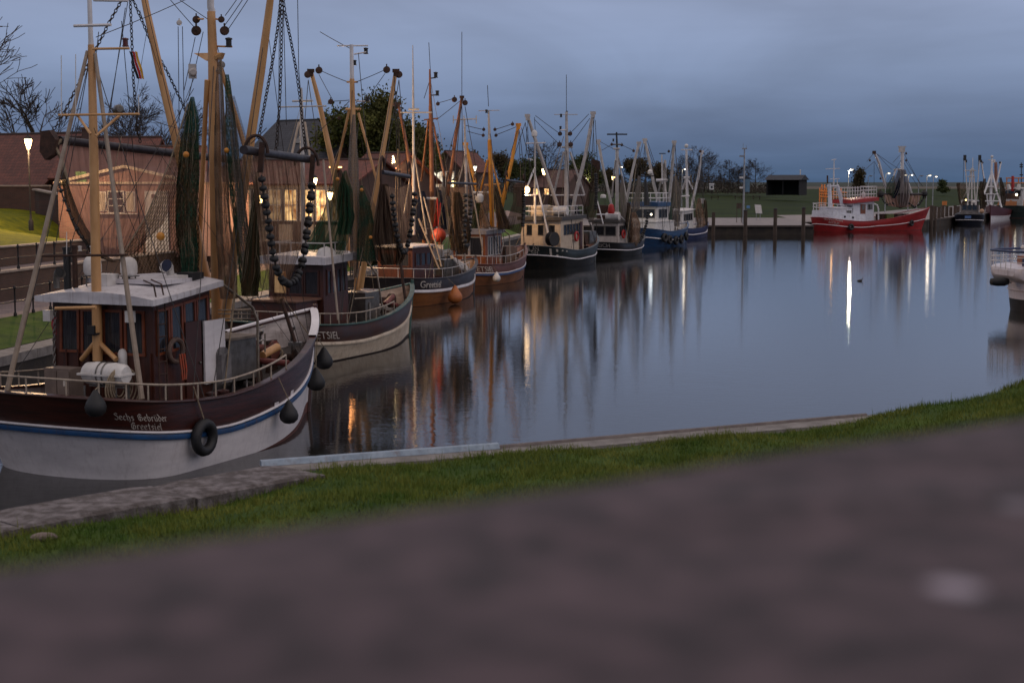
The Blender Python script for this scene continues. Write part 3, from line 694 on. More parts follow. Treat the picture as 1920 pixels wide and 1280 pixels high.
class House:
    def __init__(s, label, A, B, depth, zb, ze, zr, mode='along', wall=None, roof=None, over=.35, name='house'):
        A, B = Vector((A.x, A.y, zb)), Vector((B.x, B.y, zb)); s.A, s.zb = A, zb
        s.u = (B - A).normalized(); s.W = (B - A).length; s.n = Vector((-s.u.y, s.u.x, 0))
        T = s.T = Thing(name, label, 'house', A, 0); D = depth; W_ = s.W; P = s.P
        mb = MB()
        if mode == 'along':
            prof = [(0, zb), (D, zb), (D, ze), (D / 2, zr), (0, ze)]
            mb.prism([P(0, z, -d) for d, z in prof], s.u * W_)
        else:
            prof = [(0, zb), (W_, zb), (W_, ze), (W_ / 2, zr), (0, ze)]
            mb.prism([P(x, z, 0) for x, z in prof][::-1], s.n * D)
        s.wall = T.part('wall', mb, wall or DARKB)
        mb = MB(); o = over; th = .14
        def slab(a, b, c, d):   # eave a-b, ridge d-c, lifted by th
            nrm = (b - a).cross(d - a).normalized(); nrm = nrm if nrm.z > 0 else -nrm; l1, l2 = (b - a).length, (d - a).length
            lo = [p + nrm * .004 for p in (a, b, c, d)]; hi = [p + nrm * th for p in (a, b, c, d)]
            mb.add(hi, [(0, 1, 2, 3)], [(0, 0), (l1, 0), (l1, l2), (0, l2)])
            mb.add(lo + hi, [(3, 2, 1, 0), (0, 1, 5, 4), (1, 2, 6, 5), (2, 3, 7, 6), (3, 0, 4, 7)])
        if mode == 'along':
            sl = (zr - ze) / (D / 2)
            slab(P(-o, ze - sl * o, o), P(W_ + o, ze - sl * o, o), P(W_ + o, zr, -D / 2), P(-o, zr, -D / 2))
            slab(P(W_ + o, ze - sl * o, -D - o), P(-o, ze - sl * o, -D - o), P(-o, zr, -D / 2 - .002), P(W_ + o, zr, -D / 2 - .002))
        else:
            sl = (zr - ze) / (W_ / 2)
            slab(P(-o, ze - sl * o, -D - o), P(-o, ze - sl * o, o), P(W_ / 2, zr, o), P(W_ / 2, zr, -D - o))
            slab(P(W_ + o, ze - sl * o, o), P(W_ + o, ze - sl * o, -D - o), P(W_ / 2 + .002, zr, -D - o), P(W_ / 2 + .002, zr, o))
        s.roof = T.part('roof', mb, roof or RED)
        rd = MB()
        if mode == 'along': rd.tube([P(-o, zr + .13, -D / 2), P(W_ + o, zr + .13, -D / 2)], .12, 8)
        else: rd.tube([P(W_ / 2, zr + .13, o), P(W_ / 2, zr + .13, -D - o)], .12, 8)
        T.part('ridge_tiles', rd, roof or RED, parent=s.roof)
    def P(s, u, z, out): p = s.A + s.u * u - s.n * out; return Vector((p.x, p.y, z))
    def window(s, u0, u1, z0, z1, pane=None, nx=2, nz=2, fr=None, name='window', w=.07):
        mb = MB(); fr = fr or WHITE
        B = lambda ua, ub, za, zb_, o: mb.box(s.P((ua + ub) / 2, (za + zb_) / 2, o), (ub - ua, .08, zb_ - za), s.u, s.n)
        B(u0 - w, u1 + w, z0 - w, z0, .045); B(u0 - w, u1 + w, z1, z1 + w, .045); B(u0 - w, u0, z0 + .001, z1 - .001, .045); B(u1, u1 + w, z0 + .001, z1 - .001, .045)
        for i in range(1, nx): x = lerp(u0, u1, i / nx); B(x - .025, x + .025, z0 + .002, z1 - .002, .035)
        for i in range(1, nz): z = lerp(z0, z1, i / nz); B(u0 + .002, u1 - .002, z - .025, z + .025, .031)
        f = s.T.part(name, mb, fr)
        mb = MB(); mb.box(s.P((u0 + u1) / 2, (z0 + z1) / 2, .012), (u1 - u0, .02, z1 - z0), s.u, s.n); s.T.part('pane', mb, pane or GLASS, parent=f)
        return f
    def slab_on(s, name, u0, u1, z0, z1, m, out=.03, th=.05, parent=None):
        mb = MB(); mb.box(s.P((u0 + u1) / 2, (z0 + z1) / 2, out), (u1 - u0, th, z1 - z0), s.u, s.n); return s.T.part(name, mb, m, parent=parent)
    def chimney(s, u, d, z0, z1, w=.6):
        mb = MB(); mb.box(s.P(u, (z0 + z1) / 2, -d), (w, w, z1 - z0), s.u, s.n); mb.box(s.P(u, z1 + .06, -d), (w + .15, w + .15, .12), s.u, s.n); s.T.part('chimney', mb, DARKB, parent=s.roof)

def houses():
    # brick house with white shutters seen through the hanging net
    h = House('low pink brick house with white shutters and a shallow pediment behind the hanging net', at(112, 470, 85), at(372, 470, 83), 7, 3.4, 7.45, 8.35, 'perp', PINKB, RED, .2)
    k = h.W / 260
    U = lambda px: (px - 112) * k
    Z = lambda py: 7.5 - (py - 343) * 84 / 2800
    h.window(U(209), U(236), Z(398), Z(360), None, 2, 3)
    for a, b in ((187, 204), (241, 258)):
        sh = h.slab_on('shutter', U(a), U(b), Z(396), Z(359), WHITE)
        h.slab_on('shutter_panel', U(a) + .08, U(b) - .08, Z(394), Z(361), CREAMP, .066, .02, parent=sh)
    h.slab_on('window_sill', U(180), U(264), Z(401), Z(399), WHITE, .1, .2)
    d = h.slab_on('door', U(276), U(318), 3.62, Z(358), WHITE, .03, .06)
    h.slab_on('door_wreath', U(289), U(297), Z(371), Z(364), DARKB, .075, .03, parent=d)
    h.slab_on('cornice', -.15, h.W + .15, Z(345), Z(341), CREAMP, .08, .14)
    mb = MB()
    for a, b in (((-.1, 7.5), (h.W / 2, 8.42)), ((h.W / 2, 8.42), (h.W + .1, 7.5))): mb.bar(h.P(a[0], a[1], .22), h.P(b[0], b[1], .22), .06, .16)
    h.T.part('pediment_trim', mb, CREAMP)
    h.slab_on('notice_board', U(148), U(168), Z(300 + 42), Z(300 + 22), pm('green_board', (60, 110, 50), (80, 130, 60), 4, .6), .05, .04)
    # tall roof behind it
    h2 = House('house with a broad red pantile roof behind the low pink brick house', at(104, 400, 100), at(268, 400, 100), 9, 3.6, 7.9, 10.5, 'along', DARKB, RED)
    h2.chimney(1.0, 4.5, 10.2, 11.2)
    h2b = House('long lower red pantile roof running behind the middle boom', at(250, 400, 96), at(384, 400, 97), 7, 3.6, 7.9, 9.75, 'along', DARKB, RED)
    # far left house
    h3 = House('steep red-roofed house at the left edge behind the bright street lamp', at(-110, 400, 108), at(80, 400, 103), 9, 4.5, 7.3, 10.9, 'along', DARKB, RED)
    h3.window(4.6, 5.5, 5.2, 6.4, ROOMB, 2, 2); h3.window(1.6, 2.5, 5.2, 6.4, None, 2, 2)
    w = h3.T; mb = MB(); mb.box(h3.P(4.9, 9.0, -2.0), (.7, .9, .06), h3.u, (h3.n + Vector((0, 0, .75))).normalized(), (Vector((0, 0, 1)) - h3.n * .75).normalized()); w.part('skylight', mb, GLASS, parent=h3.roof)
    # restaurant with lit windows
    r = House('long low restaurant with glowing windows and red roof behind the second cutter', at(384, 462, 108), at(662, 462, 103), 8, 2.0, 7.45, 9.0, 'along', DARKB, RED, name='restaurant')
    W_ = r.W; n = 9
    for i in range(n):
        u0 = .5 + i * (W_ - .8) / n
        r.window(u0, u0 + (W_ - .8) / n - .35, 4.9, 7.0, (GLASS, ROOMD, ROOMD, GLASS, ROOMD, ROOM, ROOM, ROOM, ROOMD)[i], 3, 2)
    for i in range(6):
        u0 = .7 + i * (W_ - 1) / 6
        r.slab_on('wall_panel', u0, u0 + 1.1, 3.5, 4.6, CREAMP, .03, .05)
    r.slab_on('fascia', -.2, W_ + .2, 7.1, 7.4, CREAMP, .07, .12)
    r.chimney(2.2, 4, 8.8, 9.7)
    # dark slate roof
    h5 = House('tall house with a big dark slate roof behind the first main mast', at(452, 400, 132), at(612, 400, 126), 10, 3.6, 9.2, 12.9, 'along', DARKB, SLATE)
    for u in (1.2, 3.2, 5.4): h5.window(u, u + .9, 6.4, 7.9, ROOMB if u == 3.2 else None, 2, 2)
    mb = MB(); mb.box(h5.P(4.9, 11.2, -2.4), (.8, 1.0, .08), h5.u, (h5.n + Vector((0, 0, .75))).normalized(), (Vector((0, 0, 1)) - h5.n * .75).normalized()); h5.T.part('skylight', mb, GLASS, parent=h5.roof)
    h8 = House('small orange-lit tile roof beside the restaurant below the leafy tree', at(640, 400, 112), at(712, 400, 110), 7, 3, 7.6, 9.6, 'along', DARKB, RED)
    h8.window(.6, 1.6, 5.0, 6.8, ROOM, 2, 2)
    # far houses
    h6 = House('small gabled house with two bright white windows behind the third cutter', at(806, 380, 192), at(868, 380, 190), 8, 3.8, 9.1, 11.4, 'perp', DARKB, RED)
    for u in (.7, 2.35): h6.window(u, u + 1.15, 7.0, 8.9, lit_room('pale_lit_room', (1, .9, .68), 1.3), 3, 3)
    h6.slab_on('porch_roof', -.3, h6.W + .3, 6.2, 6.5, RED, .5, 1.0)
    h7 = House('brown brick barn with two small yellow windows behind the cream cutter', at(968, 372, 236), at(1058, 372, 232), 9, 3.8, 6.9, 9.4, 'along', DARKB, tile_mat('brown_tiles', (96, 66, 58), (80, 56, 50)))
    for u in (3.1, 5.0): h7.window(u, u + .75, 5.7, 6.6, ROOM, 2, 1)
    # black shed on the meadow
    s = Thing('shed', 'black open-fronted shed standing on the far meadow', 'shed', at(1474, 365, 378), 0)
    A, B = at(1437, 365, 380), at(1499, 365, 376); zb = 4.4; blk = pm('black_boards', (20, 20, 22), (30, 29, 30), 3, .9, .3)
    u = (B - A); u.z = 0; W_ = u.length; u.normalize(); n = Vector((-u.y, u.x, 0)); P = lambda x, y, z: Vector((A.x, A.y, 0)) + u * x + n * y + Vector((0, 0, z))
    mb = MB(); mb.prism([P(0, 6, zb), P(W_, 6, zb), P(W_, 6, 8.3), P(0, 6, 8.3)], n * .2)
    mb.prism([P(W_ - .2, 0, zb), P(W_, 0, zb), P(W_, 5.99, zb), P(W_ - .2, 5.99, zb)], (0, 0, 3.95)); mb.prism([P(0, 0, zb), P(.2, 0, zb), P(.2, 5.99, zb), P(0, 5.99, zb)], (0, 0, 3.95))
    s.part('wall', mb, blk)
    mb = MB(); mb.prism([P(-.5, -.6, 8.25), P(-.5, 6.6, 8.25), P(-.5, 3, 9.5)], u * (W_ + 1)); s.part('roof', mb, pm('dark_felt_roof', (50, 52, 60), (40, 42, 50), 2, .8))
    for x in (.1, W_ / 2, W_ - .1):
        mb = MB(); mb.box(P(x, -.1, 6.3), (.2, .2, 3.9), u, n); s.part('post', mb, blk)
    mb = MB(); mb.lathe(P(W_ - .8, 3, 9.3), [(.14, 0), (.14, 1.2), (.2, 1.25), (.2, 1.4), (.01, 1.5)], seg=8); s.part('vent_pipe', mb, WHITE)
houses()

# ================================================================ STREET LAMPS, SIGNS, POSTS
WARM = (1, .62, .31); NEUT = (1, .84, .6)
DARKIRON = pm('lamp_iron', (36, 34, 36), (48, 46, 46), 6, .5, .1, metal=.5)
GALV = pm('galvanised_steel', (150, 152, 156), (126, 128, 134), 3, .45, .05, metal=.3)
BULBW = glow('warm_lamp_glass', (1, .62, .24), 22); BULBN = glow('white_lamp_glass', (1, .88, .66), 6); BULBY = glow('yellow_lantern_glass', (1, .7, .25), 6)
def lantern(label, px, py, D, zbase, watts, bulb=None, col=WARM, s=1.0, group='old-style street lamps along the quay', r=.15):
    top = at(px, py, D); T = Thing('street_lamp', label, 'street lamp', (top.x, top.y, zbase), 0, group)
    z = top.z; c = lambda h: Vector((top.x, top.y, h))
    mb = MB(); mb.lathe(c(zbase), [(.14, 0), (.14, .5), (.07, .62), (.05, 1.0), (.045, z - zbase - .42 * s), (.09, z - zbase - .38 * s), (.05, z - zbase - .33 * s)], seg=8); T.part('post', mb, DARKIRON, smooth=True)
    mb = MB(); mb.lathe(c(z), [(.09 * s, -.32 * s), (.2 * s, .1 * s), (.2 * s, .2 * s)], seg=10); g = T.part('lantern_glass', mb, bulb or BULBW)
    mb = MB(); mb.lathe(c(z), [(.27 * s, .225 * s), (.15 * s, .36 * s), (.05 * s, .42 * s), (.03 * s, .52 * s), (.001, .54 * s)], seg=6); T.part('lantern_cap', mb, DARKIRON)
    if watts: T.lamp((top.x, top.y - .32 * s, z - .05), watts, col, r)
    return T
def mast_lamp(label, px, py, D, zbase, watts, arm=1, on=True, two=False, group='slim mast street lamps on the far bank', headpx=6):
    top = at(px, py, D); T = Thing('street_lamp', label, 'street lamp', (top.x, top.y, zbase), 0, group)
    c = lambda h: Vector((top.x, top.y, h)); z = top.z
    mb = MB(); mb.tube([c(zbase), c(z)], [.10, .06], 8); T.part('post', mb, GALV, smooth=True)
    for sgn in ((arm, -arm) if two else (arm,)):
        h = Vector((top.x + sgn * .55, top.y, z + .12)); mb = MB(); mb.tube([c(z - .1), Vector((top.x + sgn * .2, top.y, z + .06)), h], .045, 6); mb.box(h + Vector((0, 0, .05)), (.75, .32, .12)); T.part('lamp_head', mb, GALV)
        mb = MB(); mb.lathe(h + Vector((0, 0, -.015)), [(.05, -.14), (.19, -.08), (.2, 0)], seg=10)
        T.part('lamp_lens', mb, BULBN if on else GLASS)
        if on: T.lamp(h + Vector((0, -.1, -.42)), watts, NEUT, .15 if watts > 500 else .3)
    return T
def lamps():
    lantern('bright warm street lamp at the far left in front of the steep red roof', 53, 268, 82, 4.9, 2900, s=.95)
    lantern('bright warm street lamp above the hanging bobbins of the first cutter', 588, 341, 90, 1.7, 3400, s=1.05)
    lantern('warm street lamp in front of the restaurant just right of the brightest lamp', 619, 366, 97, 2.4, 800, s=.9)
    lantern('warm street lamp half hidden by the green net at the restaurant', 488, 372, 95, 2.4, 500, s=.9)
    lantern('small white-starred lamp on a slim post beside the yellow boom', 891, 315, 172, 4.2, 1600, BULBN, NEUT, .9)
    lantern('pale yellow lantern in front of the white-windowed house', 851, 344, 165, 4.0, 250, BULBY, WARM, 1.25)
    lantern('bright star-like lamp on the bank behind the cream cutter', 1020, 321, 214, 2.6, 1100, s=1.5, r=.3)
    lantern('tiny warm lamp far behind the black cutter', 1150, 334, 262, 4.8, 300, s=1.2)
    lantern('tiny white lamp left of the black cutter net', 1097, 336, 266, 4.8, 200, BULBN, NEUT, 1.0)
    mast_lamp('white street lamp on a pale mast behind the black cutter', 1159, 314, 250, 4.6, 40, 1)
    mast_lamp('white street lamp on a tall pale mast by the last two blue cutters', 1279, 318, 258, 3.4, 60, 1)
    mast_lamp('brightest white street lamp on a pale mast behind the red cutter stern', 1591, 319, 252, 2.2, 1000, 1)
    mast_lamp('white street lamp behind the green net of the red cutter', 1661, 326, 268, 2.3, 25, 1)
    mast_lamp('double-headed white street lamp right of the red cutter mast', 1704, 329, 275, 2.4, 18, 1, True, True)
    mast_lamp('white street lamp, left of the two at the sheet-pile pier', 1738, 330, 276, 2.4, 55, 1)
    mast_lamp('shorter white street lamp, right of the two at the sheet-pile pier', 1750, 332, 286, 2.4, 20, 1)
    mast_lamp('unlit street lamp behind the red cutter, left of its mast', 1628, 331, 300, 3.0, 0, 1, False)
    mast_lamp('unlit street lamp between the double-headed lamp and the pier', 1723, 331, 300, 3.0, 0, 1, False)
    # lit A-shaped string of lights by the restaurant
    T = Thing('light_string', 'two glowing strings of lights rising to a peak behind the second cutter', 'string lights', at(742, 395, 112), 0)
    a, b, c = at(734, 345, 112), at(737, 294, 112), at(749, 342, 112)
    mb = MB(); mb.tube([at(737, 395, 112), b], .05, 6); T.part('pole', mb, DARKIRON)
    for (p, q) in ((b, a), (b, c)):
        for i in range(14): mb = MB(); mb.ball(p.lerp(q, i / 13), .06, 8); T.part('bulb', mb, glow('string_bulbs', (1, .72, .34), 16))
        mb = MB(); mb.wire([p, q], .012); T.part('cable', mb, DARKIRON)
    T.lamp(at(742, 320, 111), 500, WARM, .2)
    # small orange heat lamp on the restaurant roof edge
    T = Thing('roof_lamp', 'small orange glowing lamp under a red shade above the green net', 'lamp', at(629, 322, 101), 0)
    p = at(629, 314, 101); mb = MB(); mb.lathe(p, [(.42, -.03), (.44, .03), (.40, .06)], seg=12); T.part('glowing_ring', mb, glow('orange_ring_glow', (1, .5, .16), 6))
    mb = MB(); mb.lathe(p, [(.05, -1.2), (.05, -.5), (.22, -.3), (.34, -.04)], seg=10); T.part('stand', mb, pm('red_shade', (130, 36, 26), (110, 30, 22), 3, .6))
    T.lamp(p + Vector((.6, .9, .45)), 90, (1, .38, .12), .5)
lamps()

TIMBER = pm('weathered_timber', (84, 70, 60), (58, 48, 42), 1.6, .9, .6, stretch=(3, 3, .5), bscale=10)
def pile(label, px, py, D, r=.2, group=None, cap=True):
    top = at(px, py, D); T = Thing('mooring_post', label, 'mooring post', (top.x, top.y, -1), 0, group)
    mb = MB(); mb.tube([(top.x, top.y, -1.5), (top.x, top.y, top.z)], [r * 1.1, r], 10); T.part('post', mb, TIMBER, smooth=True)
    if cap: mb = MB(); mb.lathe(top + Vector((0, 0, .004)), [(r * 1.15, 0), (r * 1.15, .12), (r * .4, .24)], seg=10); T.part('cap', mb, DARKIRON)
def furniture():
    G = 'mooring posts along the far quay'
    pile('timber mooring post nearest the last blue cutter', 1338, 398, 214, .24, G, False)
    pile('short timber mooring post in front of the tall signpost', 1398, 396, 215, .26, G)
    pile('timber mooring post right of the white tilted board', 1454, 393, 216, .26, G)
    pile('timber mooring post beside the red cutter stern', 1507, 391, 216, .26, G)
    # sheet-pile pier: each upright is countable
    for i, px in enumerate((1747, 1753.5, 1761, 1768, 1775.5, 1783, 1791, 1797)):
        D = 252 + i * 5.2
        pile('dark upright timber of the pier, %s of the row right of the red cutter bow' % ('first', 'second', 'third', 'fourth', 'fifth', 'sixth', 'seventh', 'last')[i], px, 385 + (i % 3) * 1.5, D, .30, 'upright timbers of the pier', False)
    # tall signpost
    s = at(1396, 280, 222); T = Thing('signpost', 'tall grey harbour signpost with small boards and a blue banner', 'signpost', (s.x, s.y, 1.4), 0)
    mb = MB(); mb.tube([(s.x, s.y, 1.35), s], [.16, .10], 8); T.part('pole', mb, GALV, smooth=True)
    mb = MB(); mb.box(s + Vector((0, 0, .1)), (.7, .3, .2)); mb.bar(s + Vector((-.2, 0, .2)), s + Vector((-.2, 0, .9)), .05); mb.bar(s + Vector((.25, 0, .2)), s + Vector((.25, 0, .6)), .05); T.part('head', mb, GALV)
    for py, dx in ((293, -.45), (333, -.42), (352, -.42)):
        p = at(1396, py, 222); mb = MB(); mb.box(p + Vector((dx, 0, 0)), (.62, .12, .26)); T.part('sign_board', mb, WHITE if py != 293 else GALV)
    p = at(1401.5, 348, 222); mb = MB(); mb.box(p, (.66, .06, 1.9)); T.part('banner', mb, pm('blue_banner', (72, 104, 128), (96, 124, 142), 2.4, .7))
    p = at(1403, 388, 222); mb = MB(); mb.box(p, (.5, .06, .4)); T.part('blue_plate', mb, pm('blue_plate', (80, 120, 160), (90, 130, 170), 3, .5))
    # tilted white board
    b = at(1422, 392, 232); mb = MB(); mb.box(b, (1.0, .08, 1.35), Vector((1, 0, -.06)).normalized(), Vector((0, 1, 0)), Vector((-.16, 0, 1)).normalized()); bd = Thing('notice_board', 'white tilted notice board on the promenade', 'notice board', (b.x, b.y, 1.7)); bd.part('board', mb, WHITE)
    for dx in (-.3, .3):
        mb = MB(); mb.bar((b.x + dx, b.y + .06, 1.7), (b.x + dx, b.y + .06, b.z), .06); bd.part('leg', mb, GALV)
    # brown notice case + gate frame by the signpost
    c = at(1386, 386, 225); T = Thing('notice_case', 'brown notice case on posts left of the signpost', 'notice case', (c.x, c.y, 1.6)); mb = MB(); mb.box(c, (.8, .12, .8)); T.part('case', mb, TIMBER)
    for dx in (-.35, .35): mb = MB(); mb.bar((c.x + dx, c.y, 1.6), (c.x + dx, c.y, c.z - .4), .09); T.part('post', mb, TIMBER)
    # small white booth on the meadow
    w = at(1334, 351, 395); T = Thing('booth', 'tiny white booth on the meadow below the bare trees', 'booth', (w.x, w.y, 4.6)); mb = MB(); mb.box(w, (1.1, 1.1, 1.3)); T.part('wall', mb, WHITE)
    mb = MB(); mb.prism([w + Vector((-.7, -.7, .655)), w + Vector((-.7, .7, .655)), w + Vector((-.7, 0, 1.0))], (1.4, 0, 0)); T.part('roof', mb, GALV); mb = MB(); mb.box(w + Vector((0, -.56, 0)), (.5, .03, .6)); T.part('window', mb, GLASS)
    # picnic tables
    tb = pm('picnic_wood', (62, 48, 40), (50, 38, 32), 2, .9, .3)
    for i, (px, py, D, lab) in enumerate(((1340, 370, 330, 'dark picnic table on the meadow, leftmost of three'), (1384, 369, 334, 'dark picnic table on the meadow just left of the signpost'), (1418, 369, 334, 'dark picnic table on the meadow right of the signpost'))):
        p = at(px, py, D); zb = p.z - .55; T = Thing('picnic_table', lab, 'picnic table', (p.x, p.y, zb), 0, 'picnic tables on the far meadow')
        mb = MB(); mb.box((p.x, p.y, zb + .75), (1.9, .75, .07)); T.part('table_top', mb, tb)
        for sy in (-.65, .65): mb = MB(); mb.box((p.x, p.y + sy, zb + .45), (1.9, .28, .06)); T.part('bench', mb, tb)
        for sx in (-.7, .7): mb = MB(); mb.bar((p.x + sx, p.y - .7, zb), (p.x + sx, p.y + .1, zb + .71), .09); mb.bar((p.x + sx + .1, p.y + .7, zb), (p.x + sx + .1, p.y - .1, zb + .71), .09); T.part('leg', mb, tb)
    # orange work platform glowing behind the red cutter
    p = at(1552, 362, 262); T = Thing('work_barge_frame', 'orange lit timber fence frame behind the red cutter stern', 'fence', (p.x, p.y, 2.4)); om = pm('orange_timber', (196, 120, 60), (170, 98, 46), 2, .7)
    for k in range(3):
        mb = MB(); a = at(1536, 358 + k * 5, 262); b = at(1588, 361 + k * 5, 262); mb.bar(a, b, .12, .16); T.part('rail', mb, om)
    for px in (1537, 1549, 1563, 1577): mb = MB(); a = at(px, 352, 262.2); mb.bar((a.x, a.y, 2.3), a, .16); T.part('post', mb, om)
    for px in (1541, 1546): mb = MB(); a = at(px, 346, 262.6); mb.bar((a.x, a.y, 2.3), a, .22); T.part('post', mb, om)
    T.lamp(at(1560, 352, 259), 60, (1, .5, .16), .4)
    # small pier board
    p = at(1771, 381, 262); T = Thing('sign', 'small orange-brown board above the pier timbers', 'sign', (p.x, p.y, 2)); mb = MB(); mb.box(p, (.85, .08, .7)); T.part('board', mb, om); mb = MB(); mb.bar((p.x, p.y + .1, 1.8), (p.x, p.y + .1, p.z), .1); T.part('post', mb, TIMBER)
furniture()

# ================================================================ CUTTERS: hull, wheelhouse, rig builders
def paint(name, c, c2=None, rough=.4, bump=.12, scale=1.6, stretch=(1, 1, 3)):
    c2 = c2 or tuple(int(x * .8) for x in c)
    return pm(name, c, c2, scale, rough + .08, bump, stretch=stretch, bscale=7, detail=8, streak=.6)
MAHOG = pm('varnished_mahogany', (72, 31, 23), (44, 20, 16), 1.3, .36, .3, stretch=(.6, .6, 9), bscale=6, detail=9, streak=.5, stain=(40, 24, 20))
WOODB = pm('brown_wood_panels', (80, 39, 26), (52, 26, 18), 1.4, .42, .3, stretch=(4, 4, .5), bscale=6, streak=.5, stain=(40, 24, 20))
DECKM = pm('worn_deck', (74, 66, 62), (54, 48, 46), 3, .8, .4, stretch=(.4, 6, 1))
BUFF = pm('buff_mast_paint', (208, 160, 108), (184, 136, 86), 2.2, .45, .1, stretch=(1, 1, .4))
ORANGEM = pm('orange_brown_mast', (142, 88, 52), (108, 66, 40), 2.2, .45, .1)
YELLOWM = pm('yellow_ochre_mast', (206, 142, 44), (180, 118, 34), 2.2, .45, .1)
GREYM = pm('pale_grey_mast', (190, 184, 180), (164, 158, 154), 2.2, .45, .1)
WHITEM = pm('white_mast_paint', (216, 212, 212), (190, 186, 186), 2.2, .45, .1)
STEEL = pm('dull_steel', (120, 116, 112), (92, 88, 84), 4, .45, .15, metal=.6)
RUST = pm('rusty_iron', (72, 46, 34), (46, 32, 26), 5, .85, .4)
BLACKM = pm('black_rubber', (22, 22, 24), (34, 33, 34), 4, .6, .25)
ROPE = pm('rope', (150, 134, 112), (120, 104, 84), 9, .9, .5)
WIREM = pm('dark_wire', (40, 36, 36), (54, 48, 46), 4, .6)
REDP = pm('red_paint', (176, 36, 30), (148, 28, 26), 3, .45, .1)
CUR = pm('curtained_glass', (58, 60, 66), (30, 32, 38), 3, .1, spec=.7, stretch=(7, 7, .4))
class Boat:
    def __init__(s, label, stern, bow, name='fishing_cutter', beam=4.8, so=1.3, bo=1.35, sheer=(2.1, 1.85, 3.2), us=.17, ub=.40, sp=2.6, bp=1.85, group='fishing cutters moored along the left quay', cat='fishing boat', flare=.72, bowe=.95, low=.35):
        st, bw = Vector((stern[0], stern[1], 0)), Vector((bow[0], bow[1], 0)); c = (st + bw) / 2; d = bw - st
        s.Lw = d.length; s.phi = math.atan2(d.y, d.x); s.beam, s.so, s.bo, s.sh, s.us, s.ub, s.flare, s.bowe = beam, so, bo, sheer, us, ub, flare, bowe
        s.low = low; s.sp, s.bp = sp, bp; s.label = label; s.T = Thing(name, label, cat, (c.x, c.y, 0), s.phi, group); s.c = c
    def w(s, x, y, z): return s.T.M @ Vector((x, y, z))
    def s_at(s, px, py, yl=0.0):
        """where the sight line through a pixel crosses the boat's fore-and-aft plane at yl (port +)"""
        d = ray(px, py); port = Vector((-math.sin(s.phi), math.cos(s.phi), 0)); o = s.c + port * yl
        k = (o - EYEV).dot(port) / d.dot(port); return EYEV + d * k
    def zs(s, u):
        a, m, b = s.sh; um = .32
        return m + (a - m) * max(0, (um - u) / um) ** 1.6 + (b - m) * max(0, (u - um) / (1 - um)) ** 1.5
    def half(s, u, v):
        v = max(0, min(1, v)); sh = 1.0
        if u < s.us: sh *= (1 - (1 - u / s.us) ** s.sp) ** .5
        if u > s.ub: sh *= max(0, 1 - ((u - s.ub) / (1 - s.ub)) ** s.bp) ** lerp(1.3, s.bowe, v)
        return s.beam / 2 * (s.flare + (1 - s.flare) * min(1, v * 1.25) ** .8) * sh
    ZB = -.5
    def pt(s, u, z, side, off=0.0):
        """hull surface point; side +1 port, -1 starboard; off = outward offset in plan"""
        zs = s.zs(u); v = (z - s.ZB) / (zs - s.ZB); v = max(0, v)
        xa = -s.Lw / 2 + .15 - (s.so) * max(0, min(1.0, (v - .12) / .88)) ** 1.2
        xf = s.Lw / 2 - .1 + s.bo * max(0, min(1.0, (v - .12) / .88)) ** 1.1
        x = lerp(xa, xf, u); y = s.half(u, v) * side
        if off:
            e = .004; u0, u1 = max(0, u - e), min(1, u + e)
            t = Vector((lerp(xa, xf, u1) - lerp(xa, xf, u0), (s.half(u1, v) - s.half(u0, v)) * side, 0))
            n = Vector((t.y, -t.x, 0)) * (-1 if side > 0 else 1)
            n = n.normalized() if n.length > 1e-6 else Vector((-1, 0, 0))
            if u <= 1e-4: n = Vector((-1, 0, 0))
            if u >= 1 - 1e-4: n = Vector((1, 0, 0))
            x += n.x * off; y += n.y * off
        return s.w(x, y, z)
    US = [0.5 * (1 - math.cos(math.pi * i / 40)) for i in range(41)]
    def loop(s, zf, off=0.0, dz=0.0):
        return [s.pt(u, zf(u), -1, off) + Vector((0, 0, dz)) for u in reversed(s.US)] + [s.pt(u, zf(u), 1, off) + Vector((0, 0, dz)) for u in s.US[1:]]
    def band(s, name, za, zb, m, rows=3, off=0.0, smooth=True, parent=None, label=None):
        mb = MB(); mb.grid([s.loop(lambda u, k=k: lerp(za(u), zb(u), k / rows), off) for k in range(rows + 1)])
        return s.T.part(name, mb, m, smooth=smooth, parent=parent, label=label)
    def strake(s, name, zf, h, t, m, parent=None):
        a = [s.loop(zf, 0.0, -h / 2), s.loop(zf, t, -h * .38), s.loop(zf, t * 1.25, 0), s.loop(zf, t, h * .38), s.loop(zf, 0.0, h / 2)]
        mb = MB(); mb.grid(a); return s.T.part(name, mb, m, smooth=True, parent=parent)
    def hull(s, lower, bulw, rub, boot=None, inner=None, cap=None, rubdrop=(.75, .8, 1.2), strip=None, boot_z=(.08, .12, .30), bw=(.55, .7, 1.25), rubh=.2, deck=None):
        tri = lambda t: (lambda u: poly_at([(0, t[0]), (.45, t[1]), (1, t[2])], u))
        rd = tri(rubdrop); bz = tri(boot_z); s.bwf = tri(bw); rz = lambda u: s.zs(u) - rd(u); s.rz = rz
        boot = boot or paint('dark_antifouling', (52, 36, 32), (40, 30, 28), .7)
        s.band('boot_stripe', lambda u: -.5, bz, boot, 2)
        hl = s.band('hull', bz, lambda u: rz(u), lower, 5)
        s.bulwark = s.band('bulwark', rz, lambda u: s.zs(u) - .001, bulw, 4)
        s.strake('rubbing_strake', lambda u: rz(u), rubh, .07, rub, s.bulwark)
        if strip: s.strake('white_strip', lambda u: rz(u) + rubh * .72, rubh * .42, .05, strip, s.bulwark)
        dk = lambda u: s.zs(u) - s.bwf(u)
        mb = MB(); mb.grid([s.loop(lambda u: s.zs(u) - .001, -.10), s.loop(lambda u: dk(u) - .05, -.10)]); s.T.part('bulwark_lining', mb, inner or bulw, smooth=True)
        mb = MB(); rows = []
